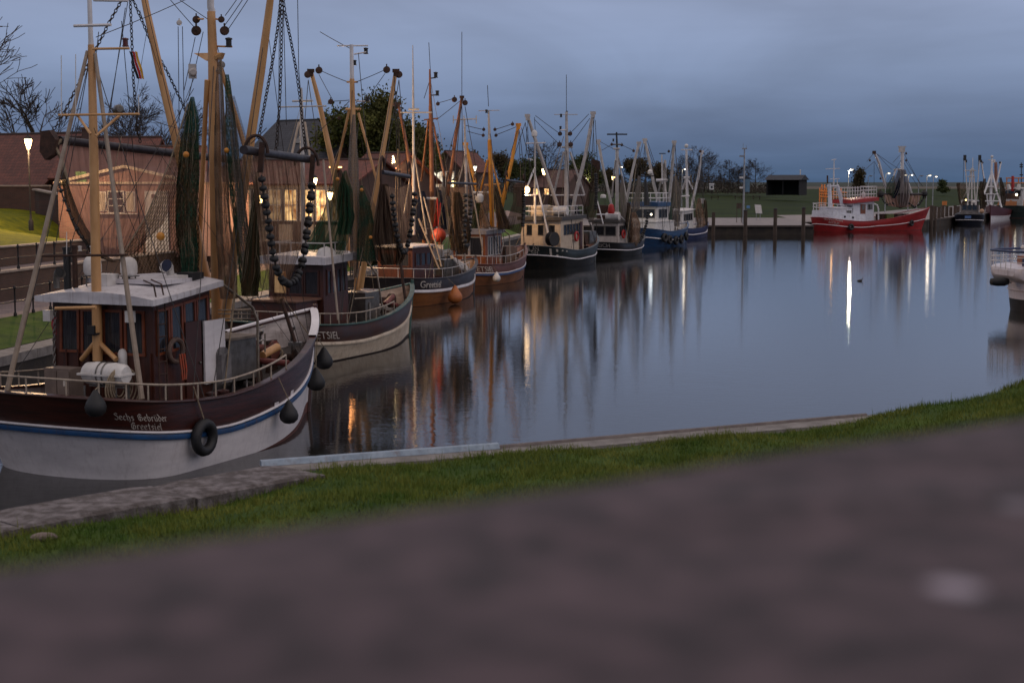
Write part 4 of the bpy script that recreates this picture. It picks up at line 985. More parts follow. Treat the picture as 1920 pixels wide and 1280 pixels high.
        for u in s.US: a, b = s.pt(u, dk(u), -1, -.1), s.pt(u, dk(u), 1, -.1); rows.append([a.lerp(b, k / 4) for k in range(5)])
        mb.grid(rows); s.T.part('deck', mb, deck or DECKM)
        mb = MB(); z = lambda u: s.zs(u)
        mb.grid([s.loop(z, -.15), s.loop(z, .06), s.loop(z, .075, .03), s.loop(z, .06, .065), s.loop(z, -.15, .065), s.loop(z, -.15)]); s.T.part('cap_rail', mb, cap or bulw, smooth=True)
        # stem post
        mb = MB(); zt = s.zs(1) + .14
        pts = [s.pt(1, lerp(-.4, s.zs(1), k / 8), 1, .03) for k in range(9)] + [s.pt(1, s.zs(1), 1, .03) + Vector((0, 0, .2))]
        mb.tube(pts, .09, 6); s.T.part('stem_post', mb, cap or bulw)
    def deckz(s, u): return s.zs(u) - s.bwf(u)
    def u_of(s, x): return max(0, min(1, (x + s.Lw / 2 + s.so) / (s.Lw + s.so + s.bo)))
    def rail(s, u0, u1, h, m, sides=(-1, 1), n=9, r=.022, round_stern=True):
        posts = []; top = MB(); N = 18
        if round_stern:
            path = [(u1 + (u0 - u1) * k / N, -1) for k in range(N + 1)] + [(u0 + (u1 - u0) * k / N, 1) for k in range(N + 1)]
            path = [(lerp(0, u1, (abs(k - 24) / 24) ** 1.7), -1 if k < 24 else 1) for k in range(49)]
            top.tube([s.pt(u, s.zs(u), sd, -.04) + Vector((0, 0, h)) for u, sd in path], r * 1.25, 6)
            for k in range(0, 49, max(1, 48 // (2 * n))):
                u, sd = path[k]; p = s.pt(u, s.zs(u), sd, -.04); posts.append((p + Vector((0, 0, .06)), p + Vector((0, 0, h))))
        else:
            for sd in sides:
                top.tube([s.pt(lerp(u0, u1, k / N), s.zs(lerp(u0, u1, k / N)), sd, -.04) + Vector((0, 0, h)) for k in range(N + 1)], r * 1.25, 6)
                for k in range(n + 1):
                    u = lerp(u0, u1, k / n); p = s.pt(u, s.zs(u), sd, -.04); posts.append((p + Vector((0, 0, .06)), p + Vector((0, 0, h))))
        o = s.T.part('guard_rail', top, m)
        for a, b in posts: mb = MB(); mb.tube([a, b], r, 6); s.T.part('stanchion', mb, m, parent=o)
        return o
    def house(s, x0, x1, h0, h1, z0, z1, wall, roofm, glass=None, aft=3, side=3, frame=None, over=.28, camber=.12, wz=(.52, .88), roof_rise=0.15, front=3, yoff=0.0, name='wheelhouse', roofth=.16, doors=True, lit=None, sidefr=(.12, .9), gap=.02):
        P = lambda x, y, z: s.w(x, y + yoff, z); frame = frame or wall; glass = glass or CUR
        mb = MB(); zf = z1 + roof_rise
        vs = [P(x0, -h0, z0), P(x0, h0, z0), P(x1, h1, z0), P(x1, -h1, z0), P(x0 + .08, -h0 + .05, z1), P(x0 + .08, h0 - .05, z1), P(x1 - .05, h1 - .05, zf), P(x1 - .05, -h1 + .05, zf)]
        mb.add(vs, [(0, 1, 2, 3), (7, 6, 5, 4), (0, 4, 5, 1), (1, 5, 6, 2), (2, 6, 7, 3), (3, 7, 4, 0)])
        wl = s.T.part(name, mb, wall)
        mb = MB(); o = over; rows = []
        for x, z in ((x0 - o * 1.2, z1), (x0 - o * .2, z1 + roof_rise * .05), (lerp(x0, x1, .5), z1 + roof_rise * .5), (x1, zf), (x1 + o, zf + .02)):
            hw = lerp(h0, h1, (x - x0) / (x1 - x0)) + o; K = 8
            lo = [P(x, lerp(-hw, hw, k / K), z + .004) for k in range(K + 1)]; hi = [P(x, lerp(-hw, hw, k / K), z + roofth + camber * (1 - (2 * k / K - 1) ** 2)) for k in range(K, -1, -1)]
            rows.append(lo + hi)
        mb.grid(rows, close=True); n = len(rows[0]); mb.add(rows[0], [tuple(range(n))]); mb.add(rows[-1], [tuple(range(n - 1, -1, -1))])
        rf = s.T.part('roof', mb, roofm)
        def face(a, b, c, d, fx0, fx1, g0, g1, m, th=.03, inset=0.0):
            q = lambda f, g: (a.lerp(b, f)).lerp(d.lerp(c, f), g)
            n = (b - a).cross(d - a).normalized(); p = [q(fx0, g0), q(fx1, g0), q(fx1, g1), q(fx0, g1)]
            return [x + n * inset for x in p], n
        def win(a, b, c, d, f0, f1, g0, g1, gl):
            p, n = face(a, b, c, d, f0, f1, g0, g1, gl); mb = MB(); w = .045
            ux = (p[1] - p[0]).normalized(); uz = (p[3] - p[0]).normalized()
            for (i, j) in ((0, 1), (3, 2)): mb.bar(p[i] - ux * w + n * .02, p[j] + ux * w + n * .02, .05, w * 1.6, up=uz)
            for (i, j) in ((0, 3), (1, 2)): mb.bar(p[i] + uz * w * .8 + n * .02, p[j] - uz * w * .8 + n * .02, .05, w * 1.6, up=ux)
            f = s.T.part('window', mb, frame); mb = MB(); mb.add([x + n * .008 for x in p], [(0, 1, 2, 3)]); s.T.part('pane', mb, gl, parent=f)
        A = [vs[1], vs[0], vs[4], vs[5]]                       # aft face, seen from astern: left = port
        for k in range(aft):
            f0 = .07 + k * .86 / aft; win(*A, f0 + gap, f0 + .86 / aft - gap, wz[0], wz[1], (lit or {}).get(('a', k), glass))
        S = [vs[0], vs[3], vs[7], vs[4]]                       # starboard side: left = aft
        a, b = sidefr
        for k in range(side):
            f0 = a + k * (b - a) / side; win(*S, f0 + .02, f0 + (b - a) / side - .02, wz[0], wz[1], (lit or {}).get(('s', k), glass))
        Pt = [vs[2], vs[1], vs[5], vs[6]]
        for k in range(side):
            f0 = .1 + k * .8 / side; win(*Pt, f0 + .02, f0 + .8 / side - .02, wz[0], wz[1], glass)
        Fr = [vs[3], vs[2], vs[6], vs[7]]
        for k in range(front):
            f0 = .06 + k * .88 / front; win(*Fr, f0 + .02, f0 + .88 / front - .02, wz[0], wz[1], glass)
        return wl, rf, vs
    # ---- rig pieces, given as pixels on a fore-and-aft plane of the boat
    def spar(s, name, pts, m, yl=0.0, wpx=None, seg=10, ys=None, parent=None, taper=None):
        P = [s.s_at(px, py, (ys[i] if ys else yl)) for i, (px, py) in enumerate(pts)]
        k = lambda p: p.y / 2800
        r = [wpx * .5 * k(p) for p in P] if not taper else [taper[i] * .5 * k(P[i]) for i in range(len(P))]
        mb = MB(); mb.tube(P, r, seg); return s.T.part(name, mb, m, smooth=True, parent=parent)
    def wires(s, segs, r=.014, m=None, name='rigging_line'):
        for q in segs:
            mb = MB()
            ya, yb = (q[4], q[5]) if len(q) > 5 else (0, 0); a, b = s.s_at(q[0], q[1], ya), s.s_at(q[2], q[3], yb)
            mb.wire(sag(a, b, (a - b).length * .008, 4), r); s.T.part(name, mb, m or WIREM)
    def block(s, px, py, yl, rpx, m=None, name='block'):
        p = s.s_at(px, py, yl); r = rpx * p.y / 2800; mb = MB(); ax = Vector((math.sin(.5), -math.cos(.5), .1))
        mb.lathe(p, [(r * .5, -r * .5), (r * .95, -r * .42), (r, -r * .1), (r, r * .1), (r * .95, r * .42), (r * .5, r * .5)], ax, 14); mb.tube([p + Vector((0, 0, r * .8)), p + Vector((0, 0, r * 1.6))], r * .2, 6)
        return s.T.part(name, mb, m or RUST, smooth=True)
    def lamp(s, px, py, yl, hpx, m=None):
        p = s.s_at(px, py, yl); h = hpx * p.y / 2800; r = h * .36; mb = MB()
        mb.lathe(p, [(r * 1.15, -h * .5), (r * 1.15, -h * .38), (r * .9, -h * .36), (r * .9, h * .3), (r * 1.2, h * .33), (r * 1.1, h * .5), (r * .2, h * .58)], seg=10); return s.T.part('navigation_lamp', mb, m or BLACKM, smooth=True)
    def u_px(s, px, dz, side=-1):
        """place along the near side where the hull, dz below the rail, passes a sight line"""
        best = (1e9, .5)
        for i in range(400):
            u = .01 + .98 * i / 399; p = s.pt(u, s.zs(u) - dz, side); x = 960 + 2800 * p.x / (p.y * CP - (p.z - EYE) * SP)
            e = abs(x - px) + .15 * abs(u - .5)
            if e < best[0]: best = (e, u)
        return best[1]
    def clutter(s, x0, x1, seed, n=9):
        """fixed deck fittings: vent pipes, hose rolls, winch drums, hatch boxes"""
        r = random.Random(seed); dx, dy = s.w(1, 0, 0) - s.w(0, 0, 0), s.w(0, 1, 0) - s.w(0, 0, 0)
        for k in range(n):
            x = r.uniform(x0, x1); u = s.u_of(x); z = s.deckz(u); y = r.uniform(-.6, .6) * s.half(u, .6); p = s.w(x, y, z); mb = MB(); t = k % 5
            if t == 0: h = r.uniform(.5, 1.1); mb.tube([p, p + Vector((0, 0, h)), p + Vector((.08, -.1, h + .14)), p + Vector((.1, -.26, h + .1))], .055, 7); s.T.part('vent_pipe', mb, STEEL, smooth=True)
            elif t == 1: mb.lathe(p + Vector((0, 0, .3)), [(.05, -.34), (.26, -.32), (.26, -.26), (.12, -.24), (.12, .24), (.26, .26), (.26, .32), (.05, .34)], dy + dx * r.uniform(-.4, .4), 12); s.T.part('hose_reel', mb, RUST, smooth=True)
            elif t == 2: a = r.uniform(0, 3); mb.box(p + Vector((0, 0, .28)), (r.uniform(.5, .9), r.uniform(.4, .7), .5), dx * math.cos(a) + dy * math.sin(a), dy * math.cos(a) - dx * math.sin(a)); s.T.part('hatch_box', mb, r.choice((WOODB, STEEL, GREYM, MATS.get('dull_brown_crate', RUST))))
            elif t == 3:
                for q in range(4): mb.torus(p + Vector((r.uniform(-.06, .06), r.uniform(-.06, .06), .06 + .07 * q)), Vector((r.uniform(-.2, .2), r.uniform(-.2, .2), 1)), .3 - .02 * q, .04, 14, 5)
                s.T.part('hawser_coil', mb, r.choice((ROPE, RUST, pm('blue_hawser', (50, 74, 110), (38, 56, 84), 6, .9))))
            else: h = r.uniform(.9, 1.7); mb.tube([p, p + Vector((0, 0, h)), p + dy * .5 + Vector((0, 0, h)), p + dy * .5], .03, 6); mb.tube([p + Vector((0, 0, h * .5)), p + dy * .5 + Vector((0, 0, h * .5))], .025, 6); s.T.part('pipe_frame', mb, GREYM)
    def tackle(s, tops, ybase, seed, n=12, r=.016):
        """further running rigging from mast and boom heads down to the rails"""
        q = random.Random(seed)
        for k in range(n):
            px, py, yl = tops[k % len(tops)]; a = s.s_at(px, py, yl); sd = -1 if yl < -.3 else 1 if yl > .3 else q.choice((-1, 1)); u = q.uniform(.12, .9); b = s.pt(u, s.zs(u), sd, -.2); t = q.uniform(.0, .35) if k % 3 else 0
            a = a.lerp(b, t); mb = MB(); mb.wire(sag(a, b, .12, 5), r * q.uniform(.7, 1.2)); s.T.part('rigging_line', mb, q.choice((WIREM, WIREM, ROPE)))
    def bollards(s, xs, side=-1, r=.1, h=.5):
        for x in xs:
            u = s.u_of(x); p = s.pt(u, s.deckz(u), side, -.55); mb = MB(); mb.lathe(p, [(r, 0), (r, h), (r * 1.35, h + .01), (r * 1.35, h + .07), (r * .5, h + .1)], seg=10); s.T.part('bollard', mb, MAHOG)
    # ---- writing on the bulwark
    def write(s, mesh_vf, u_c, z_c, side, m, name='lettering', tilt=0.0, off=.085, hgt=None):
        vs, fs = mesh_vf; N = 240; us = [i / N for i in range(N + 1)]; zc = s.zs(u_c) + z_c
        P = [s.pt(u, s.zs(u) + z_c, side) for u in us]; S = [0]
        for a, b in zip(P[:-1], P[1:]): S.append(S[-1] + (b - a).length)
        i0 = min(range(N + 1), key=lambda i: abs(us[i] - u_c)); s0 = S[i0]; out = []
        for x, y, z in vs:
            t = s0 + (x if side < 0 else -x); i = 0
            lo, hi = 0, N
            while hi - lo > 1:
                mid = (lo + hi) // 2
                if S[mid] <= t: lo = mid
                else: hi = mid
            u = us[lo] + (us[hi] - us[lo]) * (t - S[lo]) / max(1e-6, S[hi] - S[lo])
            out.append(s.pt(max(0, min(1, u)), s.zs(max(0, min(1, u))) + z_c + y, side, .018 + z))
        mb = MB(); mb.add(out, fs); return s.T.part(name, mb, m, parent=s.bulwark)

def text_mesh(body, size, shear=0.0, space=1.0, align='CENTER'):
    cu = bpy.data.curves.new('text', 'FONT'); cu.body = body; cu.size = size; cu.align_x = align; cu.shear = shear; cu.space_character = space; cu.resolution_u = 3
    ob = bpy.data.objects.new('text', cu); COL.objects.link(ob); dg = bpy.context.evaluated_depsgraph_get(); dg.update()
    me = ob.evaluated_get(dg).to_mesh(); vs = [tuple(v.co) for v in me.vertices]; fs = [tuple(p.vertices) for p in me.polygons]
    ob.evaluated_get(dg).to_mesh_clear(); bpy.data.objects.remove(ob); bpy.data.curves.remove(cu); return vs, fs
GLYPH = {'S': ((.5, [[(.5, .86), (.3, 1), (.08, .82), (.48, .45), (.42, .14), (.2, 0), (.0, .14)]])), 'e': (.42, [[(.08, .3), (.38, .42), (.36, .55), (.22, .62), (.06, .46), (.06, .14), (.2, 0), (.38, .12)]]),
    'c': (.4, [[(.36, .52), (.22, .62), (.06, .48), (.06, .14), (.2, 0), (.36, .12)]]), 'h': (.44, [[(.08, 1), (.08, 0)], [(.08, .48), (.24, .62), (.38, .48), (.38, .05), (.26, -.2)]]),
    's': (.4, [[(.36, .54), (.2, .62), (.06, .48), (.34, .22), (.28, .04), (.06, .02)]]), 'G': (.66, [[(.56, .84), (.36, 1), (.1, .78), (.08, .22), (.28, 0), (.56, .12), (.58, .5), (.42, .62), (.3, .4)], [(.3, .95), (.3, .12)]]),
    'b': (.46, [[(.08, 1), (.08, .1), (.22, 0), (.38, .14), (.38, .48), (.26, .62), (.1, .5)]]), 'r': (.36, [[(.08, .62), (.08, 0)], [(.08, .46), (.24, .62), (.33, .54)]]),
    'ü': (.46, [[(.08, .62), (.08, .12), (.2, 0), (.36, .15)], [(.38, .62), (.38, 0)], [(.1, .8), (.14, .86)], [(.32, .8), (.36, .86)]]), 'd': (.46, [[(.06, 1), (.38, .52), (.38, .14), (.22, 0), (.06, .14), (.06, .45), (.2, .6), (.36, .5)]]),
    't': (.34, [[(.16, .86), (.16, .12), (.28, 0)], [(.02, .62), (.32, .62)]]), 'i': (.26, [[(.08, .62), (.08, .1), (.18, 0)], [(.07, .8), (.11, .86)]]), 'l': (.26, [[(.08, 1), (.08, .1), (.18, 0)]]), ' ': (.34, [])}
def blackletter(txt, size, pen=.105):
    vs, fs = [], []; x = 0; w = sum(GLYPH[c][0] + .09 for c in txt); k = 0
    for ch in txt:
        adv, strokes = GLYPH[ch]
        for st in strokes:
            for (a, b) in zip(st[:-1], st[1:]):
                dx, dy = b[0] - a[0], b[1] - a[1]; L = math.hypot(dx, dy); nx, ny = -dy / L, dx / L
                f = pen * (.35 + .65 * abs(nx * .766 + ny * .643)) / 2; ex, ey = dx / L * pen * .22, dy / L * pen * .22; o = len(vs); k += 1
                for (px, py) in ((a[0] - ex + nx * f, a[1] - ey + ny * f), (a[0] - ex - nx * f, a[1] - ey - ny * f), (b[0] + ex - nx * f, b[1] + ey - ny * f), (b[0] + ex + nx * f, b[1] + ey + ny * f)):
                    vs.append(((px + x - w / 2) * size, py * size, .0004 * (k % 9)))
                fs.append((o, o + 1, o + 2, o + 3))
        x += adv + .09
    return vs, fs

# ---- nets
NETBR = net_mat('brown_netting', (188, 156, 132), (112, 90, 74), .60, 26, c3=(112, 88, 72))
NETSHEER = net_mat('sheer_pink_netting', (186, 146, 132), (140, 108, 98), .70, 34)
NETGR = net_mat('green_netting', (66, 104, 82), (30, 54, 44), .66, 16, mesh=26, c3=(96, 82, 62))
NETDK = net_mat('dark_netting', (104, 86, 72), (56, 46, 42), .74, 18, c3=(70, 62, 48))
NETGY = net_mat('grey_netting', (160, 150, 142), (98, 90, 86), .54, 18, mesh=30)
NETMESH = net_mat('wide_meshed_netting', (122, 104, 80), (58, 50, 40), .58, 8, mesh=22)
NETNAVY = net_mat('navy_netting', (46, 52, 70), (30, 34, 48), .92, 12)
def curtain(rows, D, amp=.06, pleats=14, nu=60, nv=28, bulge=.15, seed=1):
    """hanging sheet of netting: rows of pixel polylines at their distances; pleats run down it"""
    r = random.Random(seed); ph = [r.uniform(0, 6.28) for _ in range(6)]; mb = MB()
    def samp(pl, t):
        x = t * (len(pl) - 1); i = min(int(x), len(pl) - 2); f = x - i; a, b = pl[i], pl[i + 1]
        da = a[2] if len(a) > 2 else D; db = b[2] if len(b) > 2 else D
        return (lerp(a[0], b[0], f), lerp(a[1], b[1], f), lerp(da, db, f))
    out = []
    for j in range(nv + 1):
        v = j / nv * (len(rows) - 1); i = min(int(v), len(rows) - 2); f = v - i; f2 = f
        row = []
        for k in range(nu + 1):
            t = k / nu; a = samp(rows[i], t); b = samp(rows[i + 1], t); px, py, d = (lerp(x, y, f2) for x, y in zip(a, b))
            w = math.sin(t * pleats * 6.283 + ph[0] + .8 * math.sin(j * .22 + ph[1])) + .6 * math.sin(t * pleats * 2.3 * 6.283 + ph[2] + .5 * math.sin(j * .35 + ph[4]))
            d2 = d + amp * w - bulge * math.sin(math.pi * j / nv) * math.sin(math.pi * t) * 1.0
            row.append(at(px, py, d2))
        out.append(row)
    mb.grid(out, uv=True); return mb
def bundle(path, D, lobes=7, depth=.22, nv=40, nu=44, seed=1, flat=.75):
    """gathered net hanging as a folded column: path of (px, py, width px)"""
    r = random.Random(seed * 7 + int(path[0][0])); ph = r.uniform(0, 6); mb = MB(); out = []
    hs = [(r.randint(2, lobes * 3), r.uniform(0, 6.28), r.uniform(.4, 1), r.uniform(-.09, .09)) for _ in range(7)]; wob = [(r.uniform(.1, .55), r.uniform(0, 6.28)) for _ in range(4)]
    for j in range(nv + 1):
        v = j / nv * (len(path) - 1); i = min(int(v), len(path) - 2); f = v - i; f = f * f * (3 - 2 * f) * .5 + f * .5
        a, b = path[i], path[i + 1]; px, py, w = (lerp(x, y, f) for x, y in zip(a[:3], b[:3])); da = a[3] if len(a) > 3 else 0; db = b[3] if len(b) > 3 else 0
        d = D + lerp(da, db, f); c = at(px + (w * .035 * sum(math.sin(j * f * .6 + p) for f, p in wob)), py, d); rad = w * .5 * d / 2800; row = []
        for k in range(nu + 1):
            t = 2 * math.pi * k / nu
            q = rad * (1 + depth * .7 * sum(a * math.sin(n * t + p + s * j) for n, p, a, s in hs) / 2.2 + .07 * sum(math.sin(j * f + p + t) for f, p in wob) / 2)
            row.append(c + Vector((math.cos(t) * q, math.sin(t) * q * flat, 0)))
        out.append(row)
    mb.grid(out, uv=True)
    st = MB(); n = max(5, min(16, int(max(p[2] for p in path) * .4)))
    for k in range(n):
        c0 = r.randrange(nu); j0 = r.randint(0, nv // 3); j1 = r.randint(2 * nv // 3, nv); pts = []; f = r.uniform(.98, 1.14); sw = r.uniform(0, 6.28)
        for j in range(j0, j1 + 1, 2):
            row = out[j]; cc = sum((Vector(q) for q in row[:-1:6]), Vector()) / len(row[:-1:6]); p = Vector(row[(c0 + int(3 * math.sin(j * .12 + sw))) % nu]); pts.append(cc + (p - cc) * (f + .08 * math.sin(j * .5 + sw)))
        if len(pts) > 2: st.tube(pts, .008 * max(1, D / 80), 3, False)
    for k in range(max(2, n // 7)):
        j = r.randint(nv // 4, nv - 8); a = Vector(out[j][r.randrange(nu)]); b = Vector(out[min(nv, j + r.randint(1, 6))][r.randrange(nu)]); st.tube(sag(a, b, (a - b).length * r.uniform(.3, .8) + .1, 8), .013 * max(1, D / 80), 3, False)
    mb.strands = st; return mb
TWINE = pm('net_twine', (156, 136, 110), (62, 74, 60), 1.2, .9)
def net(label, mb, m, group='nets hanging on the moored cutters', floats=(), smooth=True, name='fishing_net', ropes=()):
    ys = sorted(mb.v, key=lambda p: p[2]); b = ys[0]; T = Thing(name, label, 'fishing net', b, 0, group); o = T.part('netting', mb, m, smooth=smooth)
    if getattr(mb, 'strands', None): T.part('twine', mb.strands, TWINE, parent=o)
    for (px, py, D, rp) in floats:
        f = MB(); p = at(px, py, D); f.ball(p, rp * D / 2800, 12); T.part('float', f, pm('orange_float', (206, 140, 50), (184, 116, 40), 5, .5), smooth=True)
    if ropes:
        f = MB()
        for pl in ropes: f.tube([at(*q) for q in pl], .02, 5)
        T.part('rope', f, ROPE)
    return T
def bobbins(T, path, rpx, n, m=None, one=False):
    """row of rubber bobbins threaded on a rope: path of (px, py, D)"""
    P = [at(*q) for q in path]; seg = [(b - a).length for a, b in zip(P[:-1], P[1:])]; L = sum(seg)
    def pos(t):
        d = t * L
        for i, q in enumerate(seg):
            if d <= q or i == len(seg) - 1: return P[i].lerp(P[i + 1], d / q), (P[i + 1] - P[i]).normalized()
            d -= q
    rope = MB(); rope.tube([pos(i / 60)[0] for i in range(61)], .025, 5); T.part('bobbin_rope', rope, WIREM); allb = MB()
    for i in range(n):
        p, d = pos((i + .5 + .16 * math.sin(i * 3.1)) / n); r = rpx * p.y / 2800 * (1 + .13 * math.sin(i * 2.3 + len(path)) * math.cos(i * .7)); prof = [(r * .3, -r * .62), (r * .75, -r * .58), (r * .98, -r * .3), (r, 0), (r * .98, r * .3), (r * .75, r * .58), (r * .3, r * .62)]
        d = (d + Vector((.25 * math.sin(i * 1.7), .3 * math.cos(i * 2.1), 0))).normalized()
        if one: allb.lathe(p, prof, d, 8)
        else: mb = MB(); mb.lathe(p, prof, d, 12); T.part('bobbin', mb, m or BLACKM, smooth=True)
    if one: T.part('bobbins', allb, m or BLACKM, smooth=True)
def beam(T, a, b, rpx, m=None, shoe=True):
    A, B = at(*a), at(*b); r = rpx * A.y / 2800; mb = MB(); mb.tube([A, B], r, 10); T.part('beam', mb, m or pm('dark_beam_steel', (60, 54, 58), (44, 38, 40), 4, .5, .2, metal=.4), smooth=True)
    if shoe:
        for p in (A, B):
            mb = MB(); d = (B - A).normalized(); sgn = -1 if p is A else 1
            pts = [p + Vector((0, 0, .75 * math.sin(t) - .1)) + d * (sgn * (.55 * math.cos(t) + .0)) * .8 for t in [math.pi * (-.35 + 1.2 * k / 10) for k in range(11)]]
            mb.tube(pts, r * .5, 6); T.part('beam_shoe', mb, RUST, smooth=True)
def fender(label, p_top, r, m=None, rope_from=None, group='black pear fenders of the first cutter', cat='fender'):
    T = Thing('fender', label, cat, p_top - Vector((0, 0, 2.2 * r)), 0, group); mb = MB()
    mb.lathe(p_top, [(.02, 0), (r * .22, -r * .12), (r * .5, -r * .6), (r * .86, -r * 1.15), (r, -r * 1.6), (r * .9, -r * 2.05), (r * .55, -r * 2.38), (.01, -r * 2.5)], seg=18); T.part('body', mb, m or BLACKM, smooth=True)
    if rope_from is not None: mb = MB(); mb.tube([p_top, rope_from], .014, 5); T.part('rope', mb, ROPE)
    return T

# ================================================================ THE CUTTERS
LETTER = pm('pale_lettering', (206, 196, 184), (190, 180, 170), 4, .6)
def heading(bow, th, L): return (bow.x - math.sin(R(th)) * L, bow.y - math.cos(R(th)) * L)

def cutter_one():
    B = Boat('nearest cutter, mahogany bulwark and wheelhouse above a white hull with a blue strake', on_z(97, 894), on_z(580, 770), beam=6.1, so=1.0, bo=.5, sheer=(2.22, 1.80, 3.3), us=.17, sp=3.3, flare=.86)
    T = B.T
    white = pm('white_hull_paint', (232, 226, 226), (212, 206, 207), .9, .42, .1, stretch=(1, 1, 3), bscale=7, detail=8, streak=.22)
    blue = paint('blue_strake', (30, 76, 122), (22, 58, 98), .35)
    B.hull(white, MAHOG, blue, paint('brown_boot_stripe', (104, 62, 52), (84, 48, 42), .6), inner=paint('white_lining', (206, 196, 192), (160, 150, 146), .5), cap=MAHOG, rubdrop=(.93, .90, 1.22), strip=white, boot_z=(-.25, .02, .34), rubh=.17, bw=(.55, .65, .95))
    mb = MB(); us = [.8 + .2 * k / 12 for k in range(13)]
    for sd in (-1, 1): mb.grid([[B.pt(u, B.zs(u), sd, o) + Vector((0, 0, dz)) for u in us] for o, dz in ((-.17, .068), (-.17, .12), (.075, .12), (.085, .068))])
    T.part('bow_cap', mb, white)
    B.rail(.0, .56, .46, pm('painted_pipe', (176, 160, 142), (140, 126, 112), 5, .5, .1), n=11, r=.024)
    B.write(blackletter('Sechs Gebrüder', .185), B.u_px(270, .5), -.49, -1, LETTER); B.write(blackletter('Greetsiel', .185), B.u_px(272, .5), -.725, -1, LETTER)
    B.write(blackletter('Sechs Gebrüder', .22), .05, -.49, 1, LETTER); B.write(blackletter('Greetsiel', .22), .05, -.75, 1, LETTER)
    for px in (547, 518):   # freeing ports in the bulwark
        u = B.u_px(px, .75); q = [B.pt(u + du, B.zs(u) - z, -1, .012) for du, z in ((-.011, 1.0), (.011, 1.0), (.011, .68), (-.011, .68))]
        mb = MB(); mb.quad(*q); T.part('freeing_port', mb, white, parent=B.bulwark)
    # wheelhouse
    roofw = paint('white_roof_paint', (214, 210, 212), (186, 182, 186), .45, .15, 1.2)
    wl, rf, V = B.house(-4.1, -1.35, 1.72, 1.62, 1.0, 4.32, WOODB, roofw, aft=4, side=4, wz=(.60, .94), roof_rise=.3, over=.24, camber=.16, frame=pm('brown_window_frame', (120, 62, 34), (96, 46, 26), 3, .4), sidefr=(.04, .96))
    w = B.w
    # panelled boards on the aft wall and the side door
    for k in range(9):
        y = -1.6 + k * .4; mb = MB(); mb.box(w(-4.095, y, 2.1), (.03, .05, 1.9), (w(1, 0, 0) - w(0, 0, 0)), (w(0, 1, 0) - w(0, 0, 0))); T.part('batten', mb, WOODB, parent=wl)
    dx, dy = w(1, 0, 0) - w(0, 0, 0), w(0, 1, 0) - w(0, 0, 0)
    mb = MB(); mb.box(w(-2.35, -1.69, 2.6), (.7, .05, 2.3), dx, dy); d = T.part('door', mb, pm('dark_wood_door', (70, 36, 26), (52, 26, 18), 2, .4)); mb = MB(); mb.ball(w(-2.1, -1.735, 2.6), .04, 8); T.part('handle', mb, STEEL, parent=d)
    mb = MB(); mb.box(w(-1.45, -1.74, 2.85), (.95, .06, 1.75), dx, dy); T.part('white_screen', mb, white)
    mb = MB(); mb.box(w(-1.2, -1.86, 2.35), (.46, .2, .8), dx, dy); mb.lathe(w(-1.2, -1.78, 2.72), [(.23, -.1), (.23, .1)], dy, 12); T.part('spotlight_hood', mb, pm('grey_canvas', (120, 116, 116), (96, 92, 92), 4, .8))
    mb = MB()
    for x in (-4.0, -3.68): mb.tube([w(x, -1.82, 1.3), w(x, -1.80, 4.4), w(x, -1.7, 4.85), w(x + .1, -1.3, 4.95)], .022, 6)
    for k in range(9): mb.tube([w(-4.0, -1.82, 1.5 + k * .33), w(-3.68, -1.82, 1.5 + k * .33)], .018, 5)
    T.part('ladder', mb, RUST)
    mb = MB(); mb.torus(w(-3.25, -1.80, 3.05), dy, .3, .07, 20, 8); lb = Thing('lifebuoy', 'pale ring lifebuoy with rope hanging on the mahogany wheelhouse side', 'lifebuoy', w(-3.25, -1.8, 2.7)); lb.part('ring', mb, pm('weathered_ring', (104, 82, 70), (70, 54, 48), 5, .7), smooth=True)
    mb = MB()
    for k in range(3): mb.tube([w(-3.2 + .1 * k, -1.88, 2.95), w(-3.15 + .1 * k, -1.90, 2.5), w(-3.1 + .07 * k, -1.88, 2.25)], .03, 5)
    lb.part('rope', mb, pm('orange_line', (190, 70, 40), (120, 90, 70), 5, .8))
    # roof gear
    zr = 4.78
    for x, y, r, lab in ((-2.85, .02, .235, 'dome'), (-3.05, 1.1, .25, 'dome')):
        mb = MB(); mb.lathe(w(x, y, zr + .2), [(r * .8, 0), (r, .1), (r * 1.0, r * 1.1), (r * .93, r * 1.6), (r * .7, r * 1.95), (r * .35, r * 2.15), (.01, r * 2.2)], seg=18); o = T.part('satellite_dome', mb, WHITE, parent=rf, smooth=True)
        mb = MB()
        for k in range(4): mb.bar(w(x + .12 * (-1) ** k, y + .12 * (-1) ** (k // 2), zr - .12), w(x + .12 * (-1) ** k, y + .12 * (-1) ** (k // 2), zr + .2), .03)
        mb.box(w(x, y, zr + .19), (.4, .4, .03), dx, dy); T.part('dome_bracket', mb, STEEL, parent=rf)
    def cowl(x, y, r, h, m, inn, dirv):
        p = w(x, y, zr - .12); mb = MB(); path = [p, p + Vector((0, 0, h * .6)), p + Vector((0, 0, h * .9)) + dirv * r * .5, p + Vector((0, 0, h)) + dirv * r * 1.3]; mb.tube(path, [r * .6, r * .62, r * .85, r * 1.15], 14, False); o = T.part('cowl_vent', mb, m, parent=rf, smooth=True)
        e = path[3] - dirv * .06; mb = MB(); mb.lathe(e, [(r * 1.05, 0), (.02, -.05)], dirv, 14); T.part('cowl_mouth', mb, inn, parent=rf)
    view = Vector((-.35, -.9, .12)).normalized()
    cowl(-2.0, -.72, .17, .55, WHITE, pm('cowl_blue', (26, 34, 62), (20, 26, 50), 3, .6), view); cowl(-3.9, 1.62, .14, .42, STEEL, BLACKM, Vector((.8, -.6, .1)).normalized())
